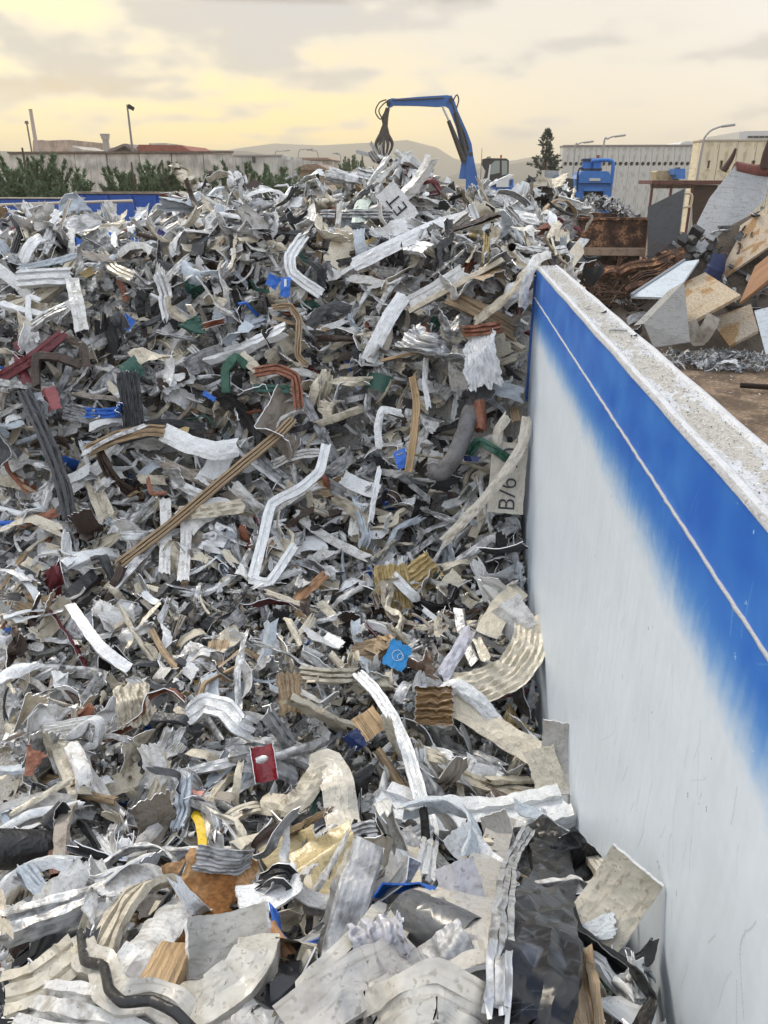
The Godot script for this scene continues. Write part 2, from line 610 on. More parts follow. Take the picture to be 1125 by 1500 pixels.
# torn, folded sheet. folds: list of [point, direction, angle, softness]
func sheet(rg: RandomNumberGenerator, w: float, hh: float, nx: int, ny: int, folds: Array, curl: float, dent: float, ribs: int, rib_h: float, ragged: float, th := 0.004) -> ArrayMesh:
	var ph := rg.randf() * 90.0
	var pos := []
	for j in ny + 1:
		var row := PackedVector3Array()
		for i in nx + 1:
			var u := i * 2.0 / nx - 1.0
			var v := j * 2.0 / ny - 1.0
			var ex := 1.0 + ragged * (noise.get_noise_2d(v * 60.0 + ph, 5.0 * signf(u)) * 0.9 + noise.get_noise_2d(v * 190.0 + ph, 9.0 * signf(u)) * 0.3)
			var ey := 1.0 + ragged * (noise.get_noise_2d(u * 60.0 - ph, 30.0 * signf(v)) * 0.9 + noise.get_noise_2d(u * 190.0 - ph, 60.0 * signf(v)) * 0.3)
			var p := Vector3(u * w * 0.5 * ex, 0, v * hh * 0.5 * ey)
			if ribs > 0:
				var f := fposmod(v * ribs * 0.5 + 0.35 * noise.get_noise_2d(u * 40.0 + ph, v * 50.0), 1.0)
				p.y += rib_h * (smoothstep(0.1, 0.25, f) - smoothstep(0.6, 0.75, f))
			row.append(p)
		pos.append(row)
	if absf(curl) > 0.01:
		for j in ny + 1:
			for i in nx + 1:
				var p: Vector3 = pos[j][i]
				var a := p.x / w * curl
				var r := w / curl
				pos[j][i] = Vector3(sin(a) * (r - p.y), r - cos(a) * (r - p.y), p.z)
	for f in folds:
		var o: Vector3 = f[0]
		var d: Vector3 = f[1].normalized()
		var sd := Vector3(-d.z, 0, d.x)
		for j in ny + 1:
			for i in nx + 1:
				var p: Vector3 = pos[j][i]
				var dist := (p - o).dot(sd)
				if dist > 0:
					pos[j][i] = o + Basis(d, f[2] * smoothstep(0.0, f[3], dist)) * (p - o)
	if dent > 0.0:
		for j in ny + 1:
			for i in nx + 1:
				var p: Vector3 = pos[j][i]
				var q := p * 280.0 + Vector3(ph, ph * 2, -ph)
				pos[j][i] = p + Vector3(noise.get_noise_3dv(q) * 0.5, noise.get_noise_3dv(q + Vector3(77, 0, 0)), noise.get_noise_3dv(q + Vector3(0, 99, 0)) * 0.5) * dent + Vector3(0, 1, 0) * noise.get_noise_3dv(q * 3.0) * dent * 0.35
	var mb := MB.new()
	var c := Vector3.ZERO
	for j in ny + 1:
		for i in nx + 1: c += pos[j][i]
	c /= (nx + 1) * (ny + 1)
	var nor := []
	for j in ny + 1:
		var row := PackedVector3Array()
		for i in nx + 1:
			var a: Vector3 = pos[j][mini(i + 1, nx)] - pos[j][maxi(i - 1, 0)]
			var b: Vector3 = pos[mini(j + 1, ny)][i] - pos[maxi(j - 1, 0)][i]
			row.append(b.cross(a).normalized())
		nor.append(row)
	for side in 2:
		var st := mb.v.size()
		for j in ny + 1:
			for i in nx + 1:
				var nn: Vector3 = nor[j][i]
				mb.vert(pos[j][i] - c + (Vector3.ZERO if side == 0 else -nn * th), nn if side == 0 else -nn, Vector2(i * w / nx, j * hh / ny) + Vector2(ph, ph * 0.7))
		for j in ny:
			for i in nx:
				var q := st + j * (nx + 1) + i
				if side == 0:
					mb.tri_i(q, q + nx + 2, q + 1); mb.tri_i(q, q + nx + 1, q + nx + 2)
				else:
					mb.tri_i(q, q + 1, q + nx + 2); mb.tri_i(q, q + nx + 2, q + nx + 1)
	var eb := MB.new()
	var rim := []
	for i in nx: rim.append([0, i])
	for j in ny: rim.append([j, nx])
	for i in nx: rim.append([ny, nx - i])
	for j in ny: rim.append([ny - j, 0])
	for k in rim.size():
		var a: Array = rim[k]
		var b: Array = rim[(k + 1) % rim.size()]
		var pa: Vector3 = pos[a[0]][a[1]] - c
		var pb: Vector3 = pos[b[0]][b[1]] - c
		eb.quad(pa, pb, pb - nor[b[0]][b[1]] * th, pa - nor[a[0]][a[1]] * th)
	return mb.mesh_with_edge(eb, edge_metal())

func rand_folds(rg: RandomNumberGenerator, w: float, hh: float, count: int, ang: float, soft: float) -> Array:
	var f := []
	for k in count:
		var a := rg.randf() * TAU
		f.append([Vector3(rg.randf_range(-.3, .3) * w, 0, rg.randf_range(-.3, .3) * hh), Vector3(cos(a), 0, sin(a)), ang * rg.randf_range(0.35, 1.0) * (1 if rg.randf() < 0.5 else -1), soft * rg.randf_range(0.6, 1.4)])
	return f

# ---------------------------------------------------------------- the library of scrap pieces
var lib := {}   # kind -> list of [mesh, state words, half length]

func build_library() -> void:
	var rg := RandomNumberGenerator.new()
	rg.seed = 77
	lib = {"bent_strip": [], "metal_profile": [], "crumpled_sheet": [], "torn_plate": [], "scrap_tube": []}
	for k in 64:
		var w := rg.randf_range(0.028, 0.072)
		var L := rg.randf_range(0.30, 0.66)
		var style := k % 4
		var pp: Array
		var word: String
		if style == 0:
			pp = bent_path(rg, L, rg.randf_range(-0.5, 0.5), 0, 0.0, rg.randfn(0, 0.3)); word = "straight narrow"
		elif style == 1:
			pp = bent_path(rg, L, rg.randf_range(1.2, 3.6) * (1 if rg.randf() < .5 else -1), 0, 0.0, rg.randfn(0, 0.5)); word = "curled"
		elif style == 2:
			pp = bent_path(rg, L, rg.randfn(0, 0.5), rg.randi_range(2, 4), 1.7, rg.randfn(0, 0.7), 22); word = "kinked"
		else:
			pp = bent_path(rg, L, rg.randfn(0, 0.8), 2, 1.3, rg.randf_range(1.2, 3.0), 22); word = "twisted"
		lib.bent_strip.append([sweep(pp[0], pp[1], section(["flat", "plain", "louver", "angle", "channel"][k % 5], w, 0.02), 0.03, 0.3, k, 0.013), word, L])
	for k in 60:
		var w := rg.randf_range(0.035, 0.095)
		var L := rg.randf_range(0.25, 0.6)
		var style := k % 3
		var pp: Array
		var word: String
		if style == 0:
			pp = bent_path(rg, L, rg.randfn(0, 0.25), 0, 0.0, rg.randfn(0, 0.15)); word = "nearly straight"
		elif style == 1:
			pp = bent_path(rg, L, rg.randf_range(0.8, 2.2) * (1 if rg.randf() < .5 else -1), 0, 0.0, rg.randfn(0, 0.5)); word = "bowed"
		else:
			pp = bent_path(rg, L, rg.randfn(0, 0.3), rg.randi_range(2, 3), 1.5, rg.randfn(0, 0.6), 22); word = "crushed and bent"
		lib.metal_profile.append([sweep(pp[0], pp[1], section(["channel", "stepped", "rail", "box", "angle", "channel", "box"][k % 7], w, w * rg.randf_range(0.35, 0.7)), 0.025, 0.6 if style == 2 else 0.25, 200 + k, 0.012), word, L])
	for k in 48:
		var w := rg.randf_range(0.20, 0.42)
		var hh := w * rg.randf_range(0.22, 0.55)
		var deep := k % 2 == 0
		var m := sheet(rg, w, hh, 20, 16, rand_folds(rg, w, hh, rg.randi_range(4, 7) if deep else 3, 2.0 if deep else 1.3, w * 0.07), rg.randfn(0, 0.7), 0.014 if deep else 0.009, 0, 0.0, 0.20, 0.004)
		lib.crumpled_sheet.append([m, "tightly folded" if deep else "loosely creased", w])
	for k in 42:
		var w := rg.randf_range(0.16, 0.34)
		var hh := w * rg.randf_range(0.22, 0.55)
		var style := 2 if k % 8 == 7 else k % 2
		var m: ArrayMesh
		if style == 0: m = sheet(rg, w, hh, 14, 10, [], rg.randf_range(0.5, 1.8) * (1 if rg.randf() < .5 else -1), 0.005, 0, 0.0, 0.14, 0.005)
		elif style == 1: m = sheet(rg, w, hh, 16, 12, rand_folds(rg, w, hh, 2, 1.5, w * 0.05), rg.randfn(0, 0.3), 0.005, 0, 0.0, 0.16, 0.005)
		else: m = sheet(rg, w, hh, 14, 36, rand_folds(rg, w, hh, 2, 1.1, w * 0.1), rg.randfn(0, 0.5), 0.008, rg.randi_range(5, 8), 0.006, 0.12, 0.003)
		lib.torn_plate.append([m, ["curved", "creased", "corrugated"][style], w])
	for k in 8:
		var w := rg.randf_range(0.03, 0.06)
		var L := rg.randf_range(0.25, 0.5)
		var pp := bent_path(rg, L, rg.randfn(0, 0.5), k % 2, 1.2, 0.0)
		lib.scrap_tube.append([sweep(pp[0], pp[1], section("tube", w, w * rg.randf_range(0.5, 1.0)), 0.01, 0.45 if k % 2 else 0.1, 400 + k, 0.003), "kinked" if k % 2 else "straight", L])

# colour: name, linear base, roughness, metallic, texture, weight
const PAINTS := [
	["white painted", Color(0.76, 0.78, 0.80), 0.30, 0.0, "scuff", 30],
	["grimy white", Color(0.68, 0.68, 0.67), 0.38, 0.0, "grime", 22],
	["bare silver", Color(0.73, 0.735, 0.74), 0.42, 0.5, "brush", 22],
	["dull grey metal", Color(0.46, 0.47, 0.49), 0.5, 0.3, "brush", 12],
	["cream painted", Color(0.68, 0.62, 0.50), 0.34, 0.0, "scuff", 15],
	["dirty ivory", Color(0.56, 0.51, 0.41), 0.5, 0.0, "grime", 12],
	["wood-grain tan", Color(0.40, 0.30, 0.19), 0.6, 0.0, "grain", 3.5],
	["greige", Color(0.33, 0.29, 0.25), 0.6, 0.0, "grime", 5],
	["pale blue-grey", Color(0.50, 0.56, 0.63), 0.5, 0.0, "scuff", 6],
	["anthracite", Color(0.045, 0.048, 0.055), 0.45, 0.0, "scuff", 9],
	["black", Color(0.016, 0.016, 0.018), 0.4, 0.0, "scuff", 7],
	["dark brown", Color(0.060, 0.038, 0.030), 0.5, 0.0, "grain", 6],
	["terracotta", Color(0.27, 0.10, 0.055), 0.55, 0.0, "grime", 1.0],
	["dark green", Color(0.015, 0.085, 0.062), 0.45, 0.0, "scuff", 1.4],
	["burgundy", Color(0.13, 0.012, 0.022), 0.45, 0.0, "scuff", 1.2],
	["bright blue", Color(0.015, 0.13, 0.55), 0.45, 0.0, "scuff", 0.8],
	["gold", Color(0.52, 0.40, 0.19), 0.42, 0.3, "scuff", 0.7],
]

func paint(k: int) -> StandardMaterial3D:
	var p: Array = PAINTS[k]
	return mat("paint_%d" % k, p[1], p[2], p[3], p[4], "crinkle", 0.8, 2.2)

func paint_named(nm: String) -> StandardMaterial3D:
	for k in PAINTS.size():
		if PAINTS[k][0] == nm: return paint(k)
	return paint(0)

func pick_paint(rg: RandomNumberGenerator) -> int:
	var tot := 0.0
	for p in PAINTS: tot += p[5]
	var r := rg.randf() * tot
	for k in PAINTS.size():
		r -= PAINTS[k][5]
		if r <= 0: return k
	return 0

func zone(x: float, s: float) -> String:
	if s < 2.75: return "on the low mound beside the hollow"
	if x > 0.15 and s < 6.0: return "against the blue steel wall"
	if s < 5.0: return "in the hollow of fine shreds"
	if s < 7.2: return "on the steep face of the heap"
	return "on the upper slope of the heap"

# orientation of a piece lying on the heap
func lie(rg: RandomNumberGenerator, nrm: Vector3, wild: float) -> Basis:
	var a := rg.randf() * TAU
	var ref := Vector3(cos(a), 0, sin(a))
	var t := (ref - nrm * ref.dot(nrm)).normalized()
	var b := Basis(t, nrm, t.cross(nrm).normalized())
	b = b * Basis(Vector3(0, 0, 1), rg.randfn(0.0, 0.38 * wild)) * Basis(Vector3(1, 0, 0), rg.randfn(0.0, 0.6 * wild))
	return b

# keep the wall clear: how far a mesh reaches in x
func fit_x(m: Mesh, tr: Transform3D) -> Transform3D:
	if -tr.origin.z < WALL_END + 0.5:
		var bb := m.get_aabb()
		var hi := -1e9
		var lo_s := 1e9
		for k in 8:
			var q := tr * bb.get_endpoint(k)
			hi = maxf(hi, q.x)
			lo_s = minf(lo_s, -q.z)
		if lo_s < WALL_END + 0.02 and hi > WALL_X - 0.012:
			tr.origin.x -= hi - (WALL_X - 0.012)
	return tr

func spot(rg: RandomNumberGenerator, zn: int) -> Vector2:   # (x, s) inside the zone
	var s: float
	match zn:
		0: s = rg.randf_range(0.75, 2.6)
		1: s = rg.randf_range(2.3, 5.2)
		2: s = rg.randf_range(4.8, 7.3)
		_: s = rg.randf_range(6.9, 11.0)
	var x0 := -0.62 * s - 0.35
	var x1 := 0.58
	if s > 6.2: x1 = minf(1.5, 0.58 + (s - 6.2) * 0.6)
	return Vector2(rg.randf_range(x0, x1), s)

# the nearest singled-out piece, to name a loose piece by what it lies beside
func beside(p: Vector3) -> String:
	var best := 0.42
	var out := ""
	for e in STRIPS:
		for q in e[11]:
			var d: float = (e[10] + q - p).length()
			if d < best:
				best = d
				out = e[1]
	for e in SHEETS:
		var d: float = (e[4] - p).length()
		if d < best:
			best = d
			out = e[1]
	if out == "": return ""
	var words := out.split(" ")
	var cut := PackedStringArray()
	for w in words:
		if w in ["lying", "on", "below", "across", "beside", "standing", "at", "hanging", "leaning", "in", "with", "over", "under", "behind", "above", "curling", "against", "slanting", "pointing", "crossing", "draped", "hooked", "up", "down", "looping", "running", "reaching", "propped", "folded,", "snaking", "bowing", "ending", "hooping", "sticking", "kneeling", "spilling", "wedged", "rising", "rolling", "rolled", "bunched", "deep", "arching", "bent,", "between", "of", "level"]: break
		cut.append(w)
	return "beside the " + " ".join(cut)

func clump(x: float, s: float) -> float:
	return clampf(noise.get_noise_2d(x * 52.0 + 300.0, s * 52.0) * 0.30, -0.16, 0.13)

func place_individuals() -> void:
	var rg := RandomNumberGenerator.new()
	rg.seed = 2024
	# kind: how many in each zone (mound, hollow, face, upper slope)
	var plan := {"bent_strip": [40, 74, 98, 86], "metal_profile": [40, 70, 98, 90], "crumpled_sheet": [32, 82, 96, 86], "torn_plate": [32, 84, 94, 84], "scrap_tube": [1, 9, 10, 8]}
	var noun := {"bent_strip": "metal strip", "metal_profile": "window-frame profile", "crumpled_sheet": "crumpled sheet", "torn_plate": "torn plate", "scrap_tube": "metal tube"}
	var cat := {"bent_strip": "metal strip", "metal_profile": "profile", "crumpled_sheet": "sheet metal", "torn_plate": "metal plate", "scrap_tube": "tube"}
	for kind in plan:
		for zn in 4:
			for q in plan[kind][zn]:
				var xs := spot(rg, zn)
				var x := xs.x
				var s := xs.y
				var e: Array = lib[kind][rg.randi() % lib[kind].size()]
				var nrm := heap_normal(x, s)
				var sc: float = [0.9, 0.95, 1.18, 1.22][zn] * rg.randf_range(0.8, 1.2)
				if zn == 0 and (kind == "crumpled_sheet" or kind == "torn_plate"): sc *= 0.9
				var b := lie(rg, nrm, 1.0).scaled_local(Vector3(sc * rg.randf_range(0.9, 1.15), sc, sc * rg.randf_range(0.85, 1.15)))
				var y := heap(x, s) + clump(x, s) * (0.55 if zn == 1 else 1.0)
				var tr := Transform3D(b, Vector3(x, y, -s) + nrm * (rg.randf_range(-0.02, 0.08) * (0.7 if zn == 1 else 1.0)))
				tr = fit_x(e[0], tr)
				var pk := pick_paint(rg)
				var o := obj(kind, e[0], paint(pk))
				o.transform = tr
				var z := zone(tr.origin.x, s)
				var by := beside(tr.origin)
				tag(o, "%s %s %s %s" % [PAINTS[pk][0], e[1], noun[kind], z if by == "" else by], cat[kind], "%s scrap pieces %s" % [noun[kind], z if by == "" else by])

# the mass underneath: pieces beyond counting, and shreds in every gap
func place_mass() -> void:
	var rg := RandomNumberGenerator.new()
	rg.seed = 99
	# dense core
	var mb := MB.new()
	var nx := 110
	var ns := 120
	for j in ns + 1:
		for i in nx + 1:
			var x := lerpf(-9.0, 2.6, float(i) / nx)
			var s := lerpf(-0.6, 16.5, float(j) / ns)
			if s < WALL_END - 0.05: x = minf(x, WALL_X - 0.004)
			var y := heap(x, s) - (0.42 if s < 4.6 else 0.55) + noise.get_noise_2d(x * 60, s * 60) * 0.10
			mb.vert(Vector3(x, maxf(y, -0.05), -s), heap_normal(x, s), Vector2(x, s))
	for j in ns:
		for i in nx:
			var q := j * (nx + 1) + i
			mb.tri_i(q, q + 1, q + nx + 2); mb.tri_i(q, q + nx + 2, q + nx + 1)
	var core := obj("scrap_mass", mb.mesh(), mat("core", Color(0.40, 0.39, 0.37), 0.85, 0.0, "grime", "grit", 1.0, 1.0))
	tag(core, "dark packed mass of crushed scrap deep between the loose pieces", "scrap", "", "stuff")
	# under-layer of larger pieces
	var under := Node3D.new()
	under.name = numbered("buried_scrap")
	add_child(under)
	tag(under, "jumbled smaller metal scrap filling the gaps of the heap", "scrap", "", "stuff")
	var lists := {}
	for kind in lib:
		for k in lib[kind].size(): lists[[kind, k]] = []
	var kinds := ["bent_strip", "metal_profile", "crumpled_sheet", "torn_plate", "bent_strip", "metal_profile", "bent_strip", "torn_plate", "crumpled_sheet", "scrap_tube"]
	for q in 7400:
		var zn: int = [0, 1, 1, 2, 2, 2, 2, 3, 3, 3][rg.randi() % 10]
		var xs := spot(rg, zn)
		var kind: String = kinds[rg.randi() % kinds.size()]
		var k := rg.randi() % int(lib[kind].size())
		var nrm := heap_normal(xs.x, xs.y)
		var sc: float = [0.8, 0.66, 0.9, 0.95][zn] * rg.randf_range(0.7, 1.2)
		var tr := Transform3D(lie(rg, nrm, 1.25).scaled_local(Vector3.ONE * sc), Vector3(xs.x, heap(xs.x, xs.y) + clump(xs.x, xs.y) * 0.8, -xs.y) + nrm * -0.36 * pow(rg.randf(), 0.8))
		tr = fit_x(lib[kind][k][0], tr)
		lists[[kind, k]].append([tr, pick_paint(rg)])
	var groups := {}
	for key in lists:
		for e in lists[key]:
			var tx: String = PAINTS[e[1]][4]
			var gk := [key[0], key[1], tx]
			if not groups.has(gk): groups[gk] = []
			groups[gk].append(e)
	for gk in groups:
		multi(under, "scrap_piece", lib[gk[0]][gk[1]][0], groups[gk], gk[2])
	# fine shreds
	var shreds := Node3D.new()
	shreds.name = numbered("fine_shreds")
	add_child(shreds)
	tag(shreds, "fine silvery metal shreds scattered between the larger scrap", "shreds", "", "stuff")
	var sm_ := []
	var r2 := RandomNumberGenerator.new()
	r2.seed = 8
	for k in 12:
		var w := r2.randf_range(0.03, 0.075)
		var hh := w * r2.randf_range(0.25, 0.8)
		sm_.append(sheet(r2, w, hh, 6, 4, rand_folds(r2, w, hh, r2.randi_range(1, 3), 1.8, w * 0.15), r2.randfn(0, 1.5), 0.008, 0, 0.0, 0.5, 0.0015))
	var sl := []
	for k in 24: sl.append([])
	for q in 20000:
		var zn: int = [0, 1, 1, 1, 1, 1, 2, 2, 3, 3][rg.randi() % 10]
		var xs := spot(rg, zn)
		var nrm := heap_normal(xs.x, xs.y)
		var b := lie(rg, nrm, 1.6).scaled_local(Vector3.ONE * rg.randf_range(0.5, 1.25))
		var tr := Transform3D(b, Vector3(xs.x, heap(xs.x, xs.y) + clump(xs.x, xs.y) * 0.6, -xs.y) + nrm * rg.randf_range(-0.42, -0.04 if zn != 1 else 0.0))
		tr = fit_x(sm_[0], tr)
		var metal := 12 if rg.randf() < 0.55 else 0
		sl[rg.randi() % 12 + metal].append([tr, 2 if metal else pick_paint(rg)])
	for k in 24:
		if sl[k].size(): multi(shreds, "shred", sm_[k % 12], sl[k], "brush" if k >= 12 else "scuff")

func multi(parent: Node3D, called: String, m: Mesh, list: Array, tx: String) -> void:
	var mm := MultiMesh.new()
	mm.transform_format = MultiMesh.TRANSFORM_3D
	mm.use_colors = true
	mm.mesh = m
	mm.instance_count = list.size()
	for i in list.size():
		mm.set_instance_transform(i, list[i][0])
		mm.set_instance_color(i, PAINTS[list[i][1]][1])
	var o := MultiMeshInstance3D.new()
	o.multimesh = mm
	o.name = called
	var mt := mat("multi_" + tx, Color(1, 1, 1), 0.5, 0.35 if tx == "brush" else 0.0, tx, "crinkle", 0.8, 2.2)
	mt.vertex_color_use_as_albedo = true
	o.material_override = mt
	parent.add_child(o, true)
	o.set_meta("kind", "stuff")

# ---------------------------------------------------------------- sky
func make_sky() -> ImageTexture:
	var W := 2048
	var H := 1024
	var f := FastNoiseLite.new()
	f.seed = 14; f.frequency = 1.0; f.fractal_octaves = 5; f.fractal_gain = 0.52
	var im := Image.create(W, H, false, Image.FORMAT_RGBF)
	for y in H:
		var el := 90.0 - (y + 0.5) * 180.0 / H
		if el < -2.0:
			im.fill_rect(Rect2i(0, y, W, H - y), Color(0.30, 0.28, 0.26))
			break
		var e := maxf(el, 0.0)
		var k := 1.0 / (sin(deg_to_rad(e)) + 0.10)
		for x in W:
			var az := wrapf((x + 0.5) * 360.0 / W, -180.0, 180.0)     # 0 straight along the heap, negative to its left
			# clear air: golden low down towards the sun, pale and cool high up and behind
			var to_sun := 0.5 + 0.5 * cos(deg_to_rad(az + 34.0))
			var low := Color(0.72, 0.73, 0.76).lerp(Color(0.74, 0.65, 0.48), smoothstep(0.55, 0.86, to_sun)).lerp(Color(1.12, 0.83, 0.22), smoothstep(0.86, 0.99, to_sun))
			var mid := Color(0.76, 0.79, 0.84).lerp(Color(0.60, 0.565, 0.50), smoothstep(0.6, 0.88, to_sun)).lerp(Color(0.66, 0.59, 0.43), smoothstep(0.9, 1.0, to_sun))
			var top := Color(0.91, 0.96, 1.04)
			var c := low.lerp(mid, smoothstep(0.0, 10.0, e)).lerp(top, smoothstep(9.0, 55.0, e))
			# brightening round the veiled sun
			var ds := Vector2((az + 27.0) * 0.7, el - 7.0).length()
			c = c.lerp(Color(0.86, 0.74, 0.44), 0.85 * exp(-ds * ds / 46.0))
			# clouds, flattened towards the horizon
			var px := sin(deg_to_rad(az)) * cos(deg_to_rad(el)) * k * 1.15
			var pz := -cos(deg_to_rad(az)) * cos(deg_to_rad(el)) * k * 1.15
			var n := f.get_noise_3d(px, 0.0, pz) * 0.6 + f.get_noise_3d(az * 0.13, el * 0.42, 7.0) * 0.65
			var bank := 0.82 * exp(-pow((az + 13.5) / 12.5, 2.0) - pow((el - 9.4 - (az + 13.0) * 0.13) / 3.0, 2.0))
			bank += 0.42 * exp(-pow((az + 29.0) / 6.0, 2.0) - pow((el - 4.6 - sin(az * 0.9) * 0.2) / 0.8, 2.0))
			bank += 0.30 * exp(-pow((az - 13.0) / 11.0, 2.0) - pow((el - 7.6) / 3.2, 2.0))
			bank += 0.20 * smoothstep(14.0, 30.0, e)
			var dens := n * 0.9 + bank
			var a := smoothstep(0.02, 0.48, dens) * smoothstep(0.5, 3.0, e)
			var shade := smoothstep(0.18, 0.80, dens)
			var lit := Color(0.60, 0.57, 0.51).lerp(Color(0.80, 0.84, 0.90), smoothstep(9.0, 30.0, e))
			var dark := Color(0.30, 0.29, 0.285).lerp(Color(0.58, 0.62, 0.68), smoothstep(11.0, 30.0, e))
			if el < 7.0: dark = dark.lerp(Color(0.54, 0.39, 0.20), smoothstep(7.0, 4.0, el) * smoothstep(-16.0, -26.0, az))
			c = c.lerp(lit.lerp(dark, shade), a * 0.84)
			im.set_pixel(x, y, c)
	return ImageTexture.create_from_image(im)

# ---------------------------------------------------------------- near structure
func wall_texture() -> ImageTexture:
	# the inside of the steel wall: blue paint along the top, rubbed away to bare grey primer below
	var W := 2048
	var H := 1024
	var im := Image.create(W, H, false, Image.FORMAT_RGB8)
	var a := nimg(301, 0.010, 5, 1024)
	var b := nimg(302, 0.02, 5, 1024, 3.0, 0.25)
	var c := nimg(303, 0.06, 3, 1024)
	for y in H:
		var d := y * 2.9 / H                # metres below the rail
		for x in W:
			var i := (y % 1024) * 1024 + (x % 1024)
			var va := a[i] / 255.0 - 0.5
			var vb := b[i] / 255.0 - 0.5
			var vc := c[i] / 255.0 - 0.5
			var z := x * 7.2 / W            # metres from the near end
			var edge := 0.335 + va * 0.06 + vb * 0.035
			var w := smoothstep(edge - 0.07, edge + 0.17, d + vc * 0.02)
			var bl := Color(0.095, 0.37, 0.74).lerp(Color(0.19, 0.46, 0.79), clampf(0.5 + va * 1.6, 0, 1))
			var gr := 0.89 + va * 0.03 + vb * 0.035 + vc * 0.02
			im.set_pixel(x, y, bl.lerp(Color(gr * 0.92, gr * 0.965, gr * 1.015), w))
	var rg := RandomNumberGenerator.new()
	rg.seed = 3
	for k in 1300:
		var x := rg.randf() * W
		var y := rg.randf_range(0.02, 1.0) * H
		var pale := y < 0.17 * H
		var col := Color(0.72, 0.82, 0.93) if pale else Color(0.50, 0.53, 0.56)
		var L := int(rg.randf_range(2, 40) * (1.0 if rg.randf() < 0.85 else 2.5))
		var al := rg.randf_range(0.08, 0.42)
		var dx := rg.randfn(0.0, 0.3)
		for q in L:
			x += dx; y += 1.0
			if rg.randf() < 0.08: dx += rg.randfn(0.0, 0.25)
			if x < 1 or x > W - 2 or y > H - 2: break
			im.set_pixel(int(x), int(y), im.get_pixel(int(x), int(y)).lerp(col, al))
	for k in 420:
		var x := rg.randi_range(2, W - 5)
		var y := rg.randi_range(8, H - 5)
		var col := Color(0.32, 0.34, 0.36) if rg.randf() < 0.5 and y > 170 else Color(0.85, 0.90, 0.96)
		for q in rg.randi_range(1, 4):
			im.set_pixel(x + rg.randi_range(0, 2), y + q, col)
	im.generate_mipmaps()
	return ImageTexture.create_from_image(im)

